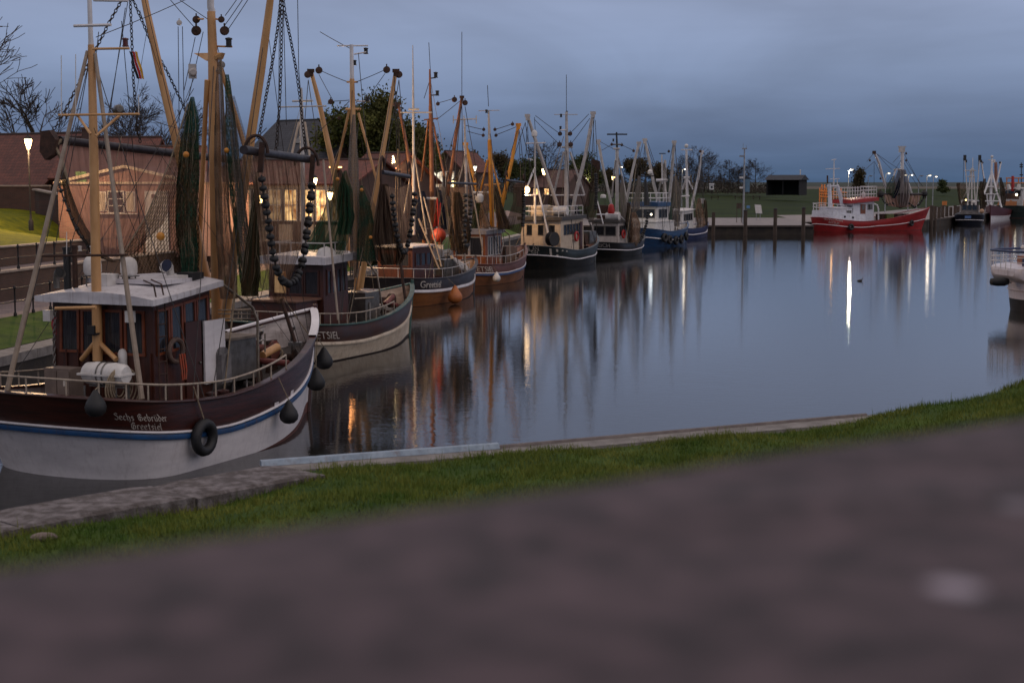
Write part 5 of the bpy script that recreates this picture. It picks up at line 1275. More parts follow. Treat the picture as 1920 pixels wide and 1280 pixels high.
    for x, y, r, h, m in ((-3.4, 1.68, .10, 1.15, BLACKM), (-3.35, 1.45, .07, 1.2, RUST)):
        mb = MB(); mb.lathe(w(x, y, zr - .25), [(r, 0), (r, h), (r * 1.2, h + .01), (r * 1.2, h + .08)], seg=10); T.part('exhaust_pipe', mb, m, parent=rf, smooth=True)
    mb = MB(); mb.box(w(-1.55, -1.05, zr + .12), (.5, .55, .26), dx, dy); T.part('skylight_box', mb, BLACKM, parent=rf); mb = MB(); mb.box(w(-2.1, -1.0, zr + .05), (.5, .4, .3), dx, dy); T.part('white_box', mb, WHITE, parent=rf); mb = MB(); mb.box(w(-3.2, .55, zr + .08), (.5, .55, .36), dx, dy); T.part('white_box', mb, WHITE, parent=rf)
    mb = MB(); mb.box(w(-2.3, 0, zr + .06), (1.6, 2.6, .12), dx, dy); T.part('raised_panel', mb, roofw, parent=rf)
    # floodlights, aft gear
    for x, y, z in ((-4.3, -1.15, 4.02), (-4.3, 1.6, 3.95)): mb = MB(); mb.box(w(x, y, z), (.14, .24, .3), dx, dy); T.part('floodlight', mb, WHITE)
    mb = MB(); mb.lathe(w(-4.16, -.75, 2.82), [(.02, -.3), (.09, -.26), (.12, -.1), (.12, .2), (.08, .3), (.01, .33)], seg=12); f = Thing('fender', 'small white fender hung on the mahogany aft wall of the wheelhouse', 'fender', w(-4.16, -.75, 2.5)); f.part('body', mb, WHITE, smooth=True)
    # locker
    lk = Thing('deck_locker', 'grey steel locker on the aft deck beside the mizzen mast', 'locker', w(-4.95, .5, 1.55)); mb = MB(); mb.box(w(-4.95, .55, 2.12), (.5, .86, 1.1), dx, dy); lk.part('cabinet', mb, pm('locker_grey', (122, 106, 96), (104, 90, 82), 2, .5)); 
    for yy in (.34, .76): mb = MB(); mb.box(w(-5.22, yy, 2.12), (.03, .39, .98), dx, dy); lk.part('door', mb, MATS['locker_grey'])
    mb = MB(); mb.box(w(-5.24, .28, 2.3), (.012, .1, .16), dx, dy); lk.part('warning_label', mb, LETTER)
    # liferaft canister lies athwart on a stand
    lr = Thing('liferaft', 'white liferaft canister strapped on its cradle on the aft deck', 'liferaft', w(-5.25, -1.1, 1.5)); r = .29
    mb = MB(); c = w(-5.25, -1.1, 2.62); prof = [(.02, -.66), (r * .75, -.65), (r * .95, -.58), (r, -.4), (r, -.33), (r * 1.05, -.32), (r * 1.05, -.24), (r, -.23), (r, .23), (r * 1.05, .24), (r * 1.05, .32), (r, .33), (r, .4), (r * .95, .58), (r * .75, .65), (.02, .66)]; mb.lathe(c, prof, dy, 20); lr.part('canister', mb, WHITE, smooth=True)
    mb = MB(); mb.box(c, (.66, 1.36, .05), dx, dy); lr.part('flange', mb, WHITE)
    for t in (-.08, .1): mb = MB(); mb.torus(c + dy * t, dy, r + .012, .02, 24, 5); lr.part('strap', mb, STEEL)
    mb = MB()
    for t in (-.5, .5):
        for q in (-.25, .25): mb.bar(c + dy * t + dx * q + Vector((0, 0, -.3)), c + dy * t + dx * q + Vector((0, 0, -.95)), .05)
    mb.bar(c - dy * .55 + Vector((0, 0, -.32)), c + dy * .55 + Vector((0, 0, -.32)), .05); mb.bar(c - dy * .55 + Vector((0, 0, -.7)), c + dy * .55 + Vector((0, 0, -.7)), .04); lr.part('cradle', mb, STEEL)
    cr = Thing('rope_coil', 'coil of grey rope draped over the end of the white liferaft', 'rope', c - dy * .45 + Vector((0, 0, .4))); mb = MB()
    for k in range(7): mb.torus(c - dy * (.42 + .02 * k) + Vector((0, 0, -.2 - .03 * k)), dy + dx * .1 * (k - 3), .36 + .02 * (k % 3) + .03 * k, .018, 24, 5)
    cr.part('turns', mb, ROPE)
    B.bollards((-2.9, -2.35), h=.62, r=.13)
    # engine casing, winch and pipes amidships
    mb = MB(); mb.box(w(.15, -1.0, 2.45), (1.35, 1.15, 1.2), dx, dy); T.part('shrimp_cooker', mb, STEEL); mb = MB(); mb.box(w(.15, -1.0, 3.07), (1.5, 1.3, .07), dx, dy); T.part('cooker_lid', mb, pm('grey_tarp', (128, 116, 106), (98, 88, 80), 3, .8, .4))
    mb = MB(); mb.box(w(1.3, -.6, 2.2), (.8, 1.0, .9), dx, dy); mb.box(w(.2, .4, 2.6), (1.4, .8, 1.6), dx, dy); T.part('sorting_table', mb, pm('dull_brown_crate', (110, 84, 66), (84, 64, 52), 3, .7))
    pip = pm('worn_steel_pipe', (150, 136, 120), (112, 100, 88), 4, .35, .1, metal=.5); mb = MB()
    mb.tube([B.s_at(418, 533, -1.2), B.s_at(452, 560, -1.6), B.s_at(474, 577, -1.9), B.s_at(483, 600, -2.0), B.s_at(484, 690, -2.05), B.s_at(492, 770, -2.1)], .04, 8)
    mb.tube([B.s_at(497, 625, -1.9), B.s_at(497, 660, -1.9)], .025, 6); mb.tube([B.s_at(484, 640, -2.0), B.s_at(497, 636, -1.9)], .025, 6); mb.tube([B.s_at(484, 615, -2.0), B.s_at(497, 611, -1.9)], .025, 6)
    for zz in (581, 588, 597): mb.tube([B.s_at(409, zz, -1.0), B.s_at(478, zz + 1, -1.9)], .022, 6)
    T.part('gallows', mb, pip, smooth=True)
    mb = MB(); mb.tube([B.s_at(492, 666, -1.3), B.s_at(520, 650, -1.25)], .12, 12); T.part('buff_pipe', mb, BUFF, smooth=True)
    mb = MB(); mb.tube([B.s_at(484, 676, -1.2), B.s_at(541, 681, -2.15)], .1, 12); T.part('red_pipe', mb, pm('dull_red_pipe', (120, 62, 56), (96, 48, 44), 3, .5), smooth=True)
    # winch on the foredeck
    z = B.deckz(.72); wn = w(3.0, .1, z); mb = MB()
    for sy in (-.75, .75): mb.box(w(3.0, .1 + sy, z + .5), (.5, .12, 1.0), dx, dy)
    T.part('winch_frame', mb, RUST); mb = MB(); mb.lathe(w(3.0, .1, z + .7), [(.1, -.9), (.3, -.88), (.3, -.72), (.16, -.7), (.16, -.1), (.32, -.08), (.32, .08), (.16, .1), (.16, .7), (.3, .72), (.3, .88), (.1, .9)], dy, 14); T.part('winch_drum', mb, pm('red_winch', (120, 48, 40), (90, 60, 48), 4, .6)); mb = MB()
    rr = random.Random(4)
    for k in range(9): p = w(2.2 + rr.uniform(-.5, 1.2), rr.uniform(-.8, 1.2), z + .2 + rr.uniform(0, .5)); mb.torus(p, rvec(rr) + Vector((0, 0, .6)), .28, .03, 14, 5)
    T.part('warps', mb, ROPE)
    # masts
    B.spar('mizzen_mast', [(167, -25), (170, 70), (172, 110), (176, 300), (183, 668)], WHITEM, 0, taper=(8, 9, 13, 16, 18)) ; 
    B.spar('mizzen_paint', [(170.3, 84), (172, 112), (176, 300), (183.4, 676)], BUFF, 0, taper=(11, 14, 17, 19))
    B.spar('mizzen_strut', [(180, 640), (153, 674)], BUFF, 0, 10, ys=(0, .55)); B.spar('mizzen_strut', [(184, 640), (218, 674)], BUFF, 0, 10, ys=(0, -.75))
    mb = MB(); mb.tube([B.s_at(164, 96, .1), at(10, 746, 37.6)], [.05, .075], 8); mb.tube([B.s_at(178, 100, -.1), at(266, 748, 38.0)], [.05, .075], 8); T.part('mizzen_leg', mb, pm('grey_buff_pole', (158, 140, 122), (130, 114, 98), 3, .5), smooth=True)
    for a, b, wd, m in (((139, 49), (208, 47), 6, WHITEM), ((176, 1), (240, 2), 5, WHITEM), ((174, 92), (242, 91), 5, BUFF), ((110, 216), (261, 214), 5, BUFF), ((75, 480), (238, 478), 5, RUST), ((104, 578), (180, 576), 7, BUFF), ((145, 216), (170, 252), 5, BUFF), ((226, 215), (180, 255), 5, BUFF)):
        ya = 0 if a[0] > 125 else .35
        mb = MB(); p, q = at(a[0], a[1], 38.9), at(b[0], b[1], 38.5); mb.tube([p, q], wd * .5 * 38.7 / 2800, 6); T.part('crosstree', mb, m)
    B.lamp(235, 80, -.4, 15, pm('red_lamp', (90, 24, 22), (60, 18, 18), 4, .4)); B.lamp(174, 468, .3, 14, WHITE); B.lamp(150, 466, .6, 9, WHITE)
    mb = MB(); mb.box(B.s_at(176, 617, -.05) + Vector((-.02, -.18, 0)), (.2, .12, .22)); mb.box(B.s_at(177, 625, 0) + Vector((0, -.12, 0)), (.28, .3, .04)); T.part('mast_floodlight', mb, BLACKM)
    mb = MB(); mb.lathe(B.s_at(222, 205, -.3), [(.05, -.15), (.12, -.1), (.12, .1), (.08, .14)], (.5, -.86, 0), 12); T.part('searchlight', mb, STEEL, smooth=True)
    mb = MB()
    for px, a, b in ((115, 104, 218), (142, 102, 216), (260, 178, 214), (125, 435, 480)): mb.tube([at(px, a, 38.8), at(px, b, 38.8)], .012, 5)
    T.part('antenna', mb, WHITE)
    B.spar('main_mast', [(394, -60), (395, 14), (398, 24)], WHITEM, 0, taper=(12, 13, 14)); B.spar('main_mast', [(396, 22), (399, 100), (404, 320), (411, 700)], BUFF, 0, taper=(15, 18, 23, 25))
    B.spar('mast_leg', [(388, 150), (372, 500)], BUFF, 0, 9, ys=(.1, 1.1)); B.spar('mast_leg', [(415, 130), (470, 310)], BUFF, 0, 9, ys=(-.1, -.9))
    B.spar('boom', [(262, -50), (275, 20), (300, 135), (333, 275), (395, 560)], BUFF, 0, taper=(12, 13, 15, 17, 18), ys=(2.4, 2.1, 1.7, 1.3, .4))
    B.spar('boom', [(513, -50), (503, 30), (489, 135), (466, 285), (422, 600)], BUFF, 0, taper=(12, 14, 16, 18, 18), ys=(-2.4, -2.1, -1.8, -1.3, -.4))
    mb = MB(); mb.prism([B.s_at(363, 100, .9) + Vector((0, 0, .0)), B.s_at(386, 114, .2), B.s_at(412, 110, -.3), B.s_at(416, 99, -.4)], (.05, .25, 0)); T.part('mast_bracket', mb, BUFF)
    for px, py, yl, r in ((368, 37, .5, 7), (368, 58, .5, 9), (421, 58, -.4, 8.5), (415, 37, -.4, 6)): B.block(px, py, yl, r)
    B.lamp(429, 80, -.5, 16); mb = MB(); mb.tube([B.s_at(402, 87, 0), B.s_at(435, 88, -.6)], .03, 6); mb.tube([B.s_at(381, 36, 0), B.s_at(372, 36, .4)], .03, 6); mb.tube([B.s_at(405, 36, 0), B.s_at(416, 38, -.4)], .03, 6); T.part('mast_arm', mb, BUFF)
    mb = MB(); mb.lathe(B.s_at(361, 136, .6), [(.08, -.14), (.12, -.1), (.12, .1), (.08, .14)], (.3, -.9, 0), 12); mb.box(B.s_at(361, 134, .6), (.22, .1, .42)); T.part('winch_block', mb, GREYM)
    B.block(336, 43, 1.1, 5, GREYM); B.block(415, 122, -.5, 7, STEEL); B.block(411, 133, -.5, 6, STEEL)
    ch = MB(); CM = pm('chain_iron', (54, 42, 36), (40, 32, 28), 6, .6, .2, metal=.4)
    for pl in ([(231, -4), (206, 40), (182, 88), (160, 130), (140, 172), (112, 228), (80, 268)], [(244, -5), (247, 70), (250, 150), (256, 215), (263, 268)], [(247, -5), (264, 34), (284, 82), (312, 132), (340, 190), (356, 230)]):
        ch = MB(); chain_into(ch, [at(x, y, 43.5 + (x - 80) * .02) for x, y in pl], .145, .017); T.part('bridle_chain', ch, CM)
    for pl in ([(527, -5), (521, 50), (512, 110), (499, 180), (485, 260)], [(529, -5), (528, 60), (527, 130), (524, 200), (517, 285)], [(531, -5), (534, 22), (545, 75), (556, 135), (563, 188), (573, 285)]):
        ch = MB(); chain_into(ch, [at(x, y, 40.5 + (x - 485) * .045) for x, y in pl], .14, .017); T.part('bridle_chain', ch, CM)
    B.wires([(180, 70, 400, -25, 0, 0), (240, 2, 190, 290, 0, .4), (235, 15, 200, 250, 0, .6), (228, 40, 262, 420, -.2, 1.2), (262, 20, 306, 150, 1.6, 1.6), (270, -10, 335, 270, 2, 1.2), (315, -5, 372, 60, .8, .3), (330, -5, 395, 40, .8, .1),
             (334, 50, 336, 240, 1.1, 1.1), (342, 50, 345, 200, 1.1, 1.1), (395, 0, 388, 490, .3, .3), (402, 75, 398, 300, .2, .2), (447, -5, 422, 30, -.8, -.4), (458, -5, 420, 50, -.9, -.4), (468, -5, 426, 58, -1, -.4),
             (381, 60, 352, 190, .5, .9), (366, 70, 345, 170, .5, .9), (510, 0, 478, 240, -2.1, -1.5), (524, 0, 522, 275, -2, -1.8), (531, 0, 537, 235, -2, -2), (558, -5, 560, 130, -2.3, -2.3), (262, 215, 330, 240, 0, 1.2), (172, 180, 185, 60, .2, .0),
             (178, 310, 120, 500, 0, .8), (166, 120, 20, 720, .3, 1.2), (170, 100, 100, 480, .2, 1.8), (176, 240, 268, 470, -.2, -.4), (455, 490, 424, 560, -1.8, -1.0), (470, 270, 500, 240, -1.6, -2)], .011)
    B.wires([(443, 535, 418, 745, -1.8, -2.1), (446, 480, 420, 740, -1.8, -2.1), (532, 560, 588, 640, -1.0, -1.5)], .018, ROPE, 'mooring_line')
    mb = MB(); mb.tube([B.s_at(527, 560, -.7), B.s_at(553, 641, -1.2)], .06, 8); T.part('bow_davit', mb, RUST, smooth=True); mb = MB(); mb.box(B.s_at(554, 644, -1.2), (.4, .4, .1)); T.part('davit_foot', mb, STEEL)
    # German flag on the mizzen halyard
    fl = Thing('flag', 'small black red and gold flag hanging limp from the mizzen arm', 'flag', at(250, 150, 38.4)); 
    for k, (c, nm) in enumerate((((24, 22, 24), 'flag_black'), ((190, 40, 36), 'flag_red'), ((226, 170, 50), 'flag_gold'))):
        mb = MB(); rows = []
        for j in range(9): x0 = 242 + j * 1.7; y0 = 96 + j * 6.4; rows.append([at(x0 + 5.2 * k + t * 5.2 + math.sin(j + k + t) * .8, y0 + t * 2, 38.4 + .05 * math.sin(j * .9 + t * 2 + k)) for t in (0, .5, 1)])
        mb.grid(rows); fl.part('stripe', mb, pm(nm, c, None, 3, .8), smooth=True)
    fl2 = Thing('flag', 'dark red flag hanging at the port corner of the wheelhouse roof', 'flag', at(98, 630, 39.5)); mb = MB(); mb.grid([[at(100 - 4 * (j / 5) + 7 * t - 3 * math.sin(j), 595 + j * 6.5, 39.5 + .06 * math.sin(j + 3 * t)) for t in (0, .5, 1)] for j in range(6)]); fl2.part('cloth', mb, pm('dark_red_cloth', (150, 40, 52), (110, 28, 38), 3, .8), smooth=True)
    ch = MB(); chain_into(ch, [at(103, 580, 39.4), at(101, 640, 39.4), at(103, 725, 39.2)], .12, .016); T.part('corner_chain', ch, STEEL)
    # fenders and tyre over the side
    for px, dz, r, lab in ((604, .2, .30, 'black pear fender at the bow of the first cutter, uppermost'), (590, .95, .30, 'black pear fender below the bow bulwark, second from the stem'), (520, .62, .275, 'black pear fender halfway along the blue strake'), (186, -.32, .27, 'black pear fender hung over the stern quarter beside the lettering')):
        u = B.u_px(min(px, 588), dz); top = {604: at(607, 650, 48.6), 590: at(592, 689, 47.4)}.get(px) or B.pt(u, B.zs(u) - dz, -1, r * .95 + .08); fender(lab, top, r, None, B.pt(u, B.zs(u), -1, .05) + Vector((0, 0, .05 if px > 400 else .35)))
    u = B.u_px(371, .9); c = B.pt(u, B.zs(u) - .98, -1, .2); nrm = (B.pt(u, B.zs(u) - .98, -1, .5) - c).normalized(); ty = Thing('tyre', 'black tyre hung as a fender below the mahogany bulwark', 'tyre', c - Vector((0, 0, .5))); mb = MB(); mb.torus(c, nrm, .36, .14, 26, 10); ty.part('tread', mb, BLACKM, smooth=True); mb = MB(); mb.tube([c + Vector((0, 0, .45)), B.pt(u, B.zs(u), -1, .07) + Vector((0, 0, .4))], .02, 5); ty.part('rope', mb, ROPE)
    # nets
    G = 'nets hanging on the first cutter'
    tn = Thing('trawl', 'sheer pinkish trawl net spread under a long dark beam in front of the brick house', 'trawl', at(200, 470, 43.5), 0, 'beam trawls hanging from the booms')
    beam(tn, (112, 263, 42.6), (436, 300, 50.2), 8, shoe=False)
    mb = MB(); mb.prism([at(76, 246, 42.3), at(92, 244, 42.3), at(104, 262, 42.3), at(98, 290, 42.3), at(84, 300, 42.3), at(74, 284, 42.3)], (.05, .35, 0)); tn.part('beam_shoe', mb, RUST)
    mb = MB(); mb.tube([at(84, 296, 42.4), at(100, 276, 42.5), at(116, 262, 42.6)], .05, 6); mb.tube([at(100, 268, 42.5), at(116, 300, 42.5), at(128, 345, 42.5)], .05, 6); tn.part('bridle', mb, ROPE)
    tn.part('netting', curtain([[(110, 268, 42.6), (220, 277, 45), (340, 289, 47.8)], [(124, 345, 42.6), (225, 350, 44.5), (337, 345, 47)], [(146, 405, 42.6), (225, 415, 44), (306, 420, 45.5)], [(178, 470, 42.8), (212, 482, 43.4), (246, 480, 44)]], 44, .035, 9), NETSHEER, smooth=True)
    tn.part('foot_roll', bundle([(112, 318, 6), (124, 350, 10), (140, 400, 16), (158, 440, 20), (182, 474, 18), (215, 492, 10)], 42.3, 5, .3, seed=15), NETDK)
    bobbins(tn, [(106, 330, 42.2), (118, 368, 42.2), (134, 408, 42.2), (150, 440, 42.2), (172, 468, 42.3)], 4.2, 8)
    net('wide-meshed brown net slung from the green bundle down towards the wheelhouse roof', curtain([[(352, 192), (366, 192)], [(322, 300), (374, 300)], [(278, 400), (374, 400)], [(230, 478), (374, 490)], [(256, 524), (368, 536)]], 43.2, .16, 5, bulge=.5, seed=3), NETMESH, G, ((301, 443, 41.9, 8), (349, 290, 42.2, 6)), ropes=([(352, 195, 42.6), (320, 300, 42.5), (276, 402, 42.4), (228, 480, 42.4)],))
    net('dark green net gathered in a tall bundle left of the main mast', bundle([(361, 182, 6), (358, 215, 20), (355, 260, 30), (355, 330, 36), (354, 400, 36), (352, 460, 34), (352, 520, 26)], 42.9, 6, .25), NETGR, G)
    net('brown net gathered along the main mast of the first cutter', bundle([(411, 108, 6), (411, 170, 15), (413, 300, 22), (418, 420, 27), (426, 520, 34), (432, 560, 30)], 43.2, 7, .25, seed=4), NETBR, G)
    net('green net strip hanging just right of the main mast', bundle([(426, 140, 6), (431, 220, 16), (440, 320, 22), (452, 430, 24), (464, 530, 28)], 43.0, 5, .3, seed=6), NETGR, G, ((425, 282, 42.6, 5),))
    net('pale sheer net falling from the mast to the foredeck', curtain([[(429, 180), (440, 180)], [(436, 300), (474, 300)], [(446, 420), (500, 430)], [(458, 530), (512, 548)]], 42.6, .08, 5, seed=8), NETGY, G)
    net('dark green-brown net roll left of the fan-shaped net', bundle([(484, 322, 5), (480, 380, 13), (474, 450, 22), (468, 520, 30), (470, 555, 26)], 42.2, 5, .3, seed=9), net_mat('mixed_netting', (58, 66, 48), (84, 64, 48), .9, 10), G)
    t2 = Thing('trawl', 'large fan-shaped trawl net of the first cutter with a U of black bobbins', 'trawl', at(522, 560, 42), 0, 'beam trawls hanging from the booms')
    beam(t2, (457, 281, 39.0), (586, 300, 46.2), 8.5, shoe=False)
    for a in ((480, 262, 40), (575, 285, 45.5)):
        mb = MB(); pts = [at(a[0] + 22 * math.cos(t), a[1] + 26 - 34 * math.sin(t), a[2]) for t in [math.pi * k / 10 for k in range(11)]]; mb.tube(pts, .05, 6); mb.bar(at(a[0] + 12, a[1] + 5, a[2]), at(a[0] + 8, a[1] + 62, a[2]), .14); t2.part('beam_shoe', mb, RUST, smooth=True)
    t2.part('netting', curtain([[(466, 291, 39.5), (515, 303, 42), (566, 297, 45)], [(478, 375, 40), (522, 378, 42), (577, 352, 44.6)], [(488, 460, 41), (524, 465, 42.3), (567, 455, 44)], [(505, 535, 41.8), (522, 545, 42.2), (540, 540, 42.8)], [(514, 566, 42), (522, 570, 42.2), (530, 566, 42.4)]], 42, .07, 13, seed=12), NETBR, smooth=True)
    bobbins(t2, [(490, 328, 40), (494, 360, 40), (499, 390, 40.2), (504, 420, 40.4), (507, 447, 40.6), (511, 472, 40.8), (518, 503, 41), (529, 526, 41.4), (542, 533, 42), (556, 524, 42.6), (565, 500, 43), (571, 470, 43.3), (575, 440, 43.6), (579, 405, 44), (583, 370, 44.4), (585, 345, 44.8)], 7.6, 34)
    B.clutter(-.9, 4.2, 3, 13); B.clutter(-5.2, -4.7, 6, 2)
    B.tackle([(400, 60, 0), (402, 105, 0), (500, 40, -2.0), (280, 30, 2.0), (172, 96, 0)], 0, 5, 12, .010)
cutter_one()

def rig_basic(B, mast, mm, booms=(), legs=(), cross=(), blocks=(), lamps=(), wires=(), miz=None, wr=.02, top=None):
    """mast/booms/legs: [(px,py)...], px width; all on the boat's fore-and-aft planes"""
    B.spar('main_mast', mast[0], mm, 0, taper=mast[1])
    if top: B.spar('mast_top', top[0], top[2], 0, taper=top[1])
    for pts, tp, m, ys in booms:
        B.spar('boom', pts, m, 0, taper=tp, ys=ys)
        p = B.s_at(*pts[0], ys[0]); k = tp[0] * p.y / 2800; mb = MB(); mb.box(p, (k * 1.7, k * 1.2, k * .9)); mb.box(p + Vector((0, 0, -k * .9)), (k * 1.15, k * 1.15, k * 1.1)); B.T.part('boom_head', mb, m if m in (YELLOWM, GREYM, WHITEM) else RUST)
    for pts, wpx, ys in legs: B.spar('mast_leg', pts, mm if not miz else mm, 0, wpx, ys=ys)
    for a, b, wpx, m in cross:
        p, q = B.s_at(a[0], a[1], 0), B.s_at(b[0], b[1], 0); d = B.s_at((a[0] + b[0]) / 2, a[1], 0).y; mb = MB(); mb.tube([at(a[0], a[1], d), at(b[0], b[1], d)], wpx * .5 * d / 2800, 6); B.T.part('crosstree', mb, m)
    for x, y, yl, r in blocks: B.block(x, y, yl, r)
    for x, y, yl, h in lamps: B.lamp(x, y, yl, h)
    if wires: B.wires(wires, wr)
    if miz:
        B.spar('mizzen_mast', miz[0], miz[2], 0, taper=miz[1])

def cutter_two():
    bow = on_z(768, 629)
    B = Boat('second cutter, dark violet bulwark over a cream hull, brown wheelhouse with a white roof', heading(bow, 24, 12.4), bow, beam=5.1, so=1.1, bo=.4, sheer=(1.75, 1.48, 2.55)); T = B.T; w = B.w
    cream = paint('cream_hull_paint', (218, 202, 180), (194, 174, 150), .45, .15, 1.0); dark = paint('dark_violet_paint', (62, 50, 52), (74, 44, 36), .4, .15, .8); green = paint('green_cap_paint', (48, 86, 78), (36, 66, 60), .4)
    B.hull(cream, dark, cream, None, inner=paint('warm_white_lining', (204, 180, 160), (160, 136, 118), .5), cap=green, rubdrop=(.8, .76, 1.1), boot_z=(.05, .05, .12), bw=(.5, .6, 1.2), rubh=.16)
    B.rail(0, .55, .5, pm('painted_pipe', (176, 160, 142)), n=9, r=.022)
    B.write(text_mesh('GREETSIEL', .46, align='RIGHT'), B.u_px(636, .45), -.58, -1, LETTER)
    B.house(-4.2, -1.9, 1.4, 1.3, 1.1, 4.05, WOODB, paint('white_roof_paint', (214, 210, 212)), aft=3, side=4, wz=(.56, .9), roof_rise=.1, camber=.06, over=.3, roofth=.32, lit={('a', 0): lit_room('dim_wheelhouse_glow', (1, .6, .3), .5)})
    B.house(-6.0, -4.25, 1.15, 1.2, 1.0, 2.55, WOODB, paint('brown_trunk_top', (120, 84, 66)), aft=0, side=0, front=0, roof_rise=0, over=.08, camber=.03, roofth=.06, name='cabin_trunk')
    mb = MB(); mb.box(w(.2, -.6, 1.9), (1.3, 1.4, 1.4), w(1, 0, 0) - w(0, 0, 0), w(0, 1, 0) - w(0, 0, 0)); T.part('shrimp_cooker', mb, STEEL); mb = MB(); mb.box(w(1.6, .2, 1.7), (1.0, 1.6, .9), w(1, 0, 0) - w(0, 0, 0), w(0, 1, 0) - w(0, 0, 0)); mb.box(w(.1, .9, 2.0), (1.5, .9, 1.2), w(1, 0, 0) - w(0, 0, 0), w(0, 1, 0) - w(0, 0, 0)); T.part('sorting_table', mb, MATS['dull_brown_crate'])
    mb = MB(); mb.lathe(w(2.9, 0, 2.0), [(.1, -.9), (.34, -.88), (.34, -.7), (.16, -.68), (.16, .68), (.34, .7), (.34, .88), (.1, .9)], w(0, 1, 0) - w(0, 0, 0), 14); T.part('winch_drum', mb, RUST)
    mb = MB(); mb.tube([B.s_at(680, 480, -1.2), B.s_at(707, 515, -1.9), B.s_at(712, 545, -2.0), B.s_at(719, 592, -2.1)], .045, 8); mb.tube([B.s_at(664, 560, -1.5), B.s_at(700, 558, -1.9)], .04, 8); T.part('gallows', mb, MATS['worn_steel_pipe'], smooth=True)
    mb = MB(); mb.tube([B.s_at(722, 570, -1.2), B.s_at(737, 555, -1.2)], .11, 10); mb.tube([B.s_at(720, 566, -1), B.s_at(745, 572, -1.8)], .09, 10); T.part('pipe', mb, MATS['dull_red_pipe'], smooth=True)
    mb = MB(); mb.tube([B.s_at(747, 470, -.5), B.s_at(760, 560, -1.0)], .07, 8); T.part('bow_davit', mb, RUST)
    B.bollards((-3.6, -3.0), h=.5)
    rig_basic(B, ([(660, 148), (662, 240), (667, 360), (671, 600)], (9, 11, 12, 13)), BUFF, top=([(659, 84), (660, 149)], (7, 8), WHITEM),
        booms=(([(583, 133), (598, 190), (626, 320), (660, 500)], (7, 9, 11, 11), BUFF, (2.0, 1.8, 1.2, .4)), ([(742, 133), (728, 225), (700, 385), (676, 540)], (7, 9, 11, 11), BUFF, (-2.0, -1.7, -1.1, -.4))),
        legs=(([(655, 205), (628, 330)], 5, (.1, 1.2)), ([(672, 212), (708, 345)], 5, (-.1, -1.2)), ([(648, 205), (676, 205)], 5, (.2, -.2))),
        cross=(((632, 86), (690, 86), 3, WHITEM), ((664, 102), (687, 98), 3, WHITEM), ((668, 190), (694, 190), 3, WHITEM), ((650, 154), (671, 154), 4, BUFF)),
        blocks=((577, 140, 2.1, 6.5), (598, 132, 1.8, 6.5), (725, 131, -1.8, 6.5), (748, 140, -2.1, 6.5), (620, 191, 1, 5), (636, 222, .8, 3.5)), lamps=((686, 96, -.2, 11), (689, 186, -.2, 9), (665, 118, -.1, 9)),
        wires=((604, 134, 652, 154, 1.8, .2), (668, 154, 720, 132, -.2, -1.8), (625, 190, 655, 188, 1, .1), (655, 190, 600, 245, .1, 1.5), (598, 140, 624, 188, 1.8, 1), (722, 138, 640, 250, -1.8, .8), (740, 145, 745, 325, -2, -2), (748, 150, 765, 330, -2.1, -2.2), (748, 150, 720, 322, -2.1, -1.8), (578, 150, 565, 300, 2.1, 2.2), (578, 150, 600, 300, 2.1, 1.6), (672, 230, 640, 600, -.3, -2.0), (560, 130, 566, 200, 0, 0), (658, 92, 600, 60, 0, 2), (672, 100, 690, 300, 0, -1.4), (655, 300, 640, 590, -.5, -2.0), (690, 400, 648, 600, -1.5, -2.1)), wr=.016,
        miz=([(565, 165), (566, 230), (570, 500)], (4, 8, 9), GREYM))
    for a, b, wd in (((522, 201), (612, 199), 3), ((548, 190), (586, 189), 4)):
        d = 62; mb = MB(); mb.tube([at(a[0], a[1], d), at(b[0], b[1], d)], wd * .5 * d / 2800, 6); T.part('mizzen_crosstree', mb, GREYM)
    for a, b in (((606, 300), (634, 600)), ((560, 230), (545, 300)), ((572, 230), (582, 300))): mb = MB(); mb.tube([at(a[0], a[1], 63), at(b[0], b[1], 61.5)], .05, 6); T.part('mizzen_leg', mb, MATS['grey_buff_pole'])
    mb = MB(); mb.lathe(at(612, 488, 64), [(.42, 0), (.42, .3), (.3, .5), (.01, .6)], seg=14); T.part('life_raft_drum', mb, WHITE, smooth=True)
    mb = MB()
    for x in (-4.1, -3.2, -2.3): mb.tube([w(x, -1.4, 4.4), w(x, -1.4, 4.95)], .025, 5); mb.tube([w(x, 1.4, 4.4), w(x, 1.4, 4.95)], .025, 5)
    for y in (-1.4, 1.4): mb.tube([w(-4.1, y, 4.95), w(-2.3, y, 4.95)], .028, 5)
    mb.tube([w(-4.1, -1.4, 4.95), w(-4.1, 1.4, 4.95)], .028, 5); T.part('roof_rail', mb, GREYM)
    G = 'nets hanging on the second cutter'; D = 66
    net('green net falling like a tent left of the second mast with an orange float', curtain([[(628, 318), (640, 318)], [(622, 355), (655, 355)], [(605, 400), (658, 410)], [(578, 450), (652, 455)], [(566, 470), (640, 480)]], D - 1.5, .12, 6, seed=2), net_mat('green_tent_netting', (58, 100, 76), (40, 76, 58), .8, 12), G, ((633, 336, D - 3, 3.5),))
    net('dark green net bundle beside the second mast', bundle([(648, 320, 5), (646, 360, 26), (648, 400, 30), (648, 440, 24)], D - 1.2, 6, .28, seed=3), NETGR, G)
    net('brown-grey net gathered along the second mast', bundle([(664, 215, 5), (664, 300, 15), (664, 400, 16), (664, 520, 14)], D - .6, 5, .28, seed=5), NETGY, G)
    net('green net with a float hanging right of the second mast', bundle([(678, 348, 5), (682, 380, 18), (687, 430, 26), (690, 490, 30)], D - 1, 5, .3, seed=6), NETGR, G, ((678, 356, D - 2, 3.5),))
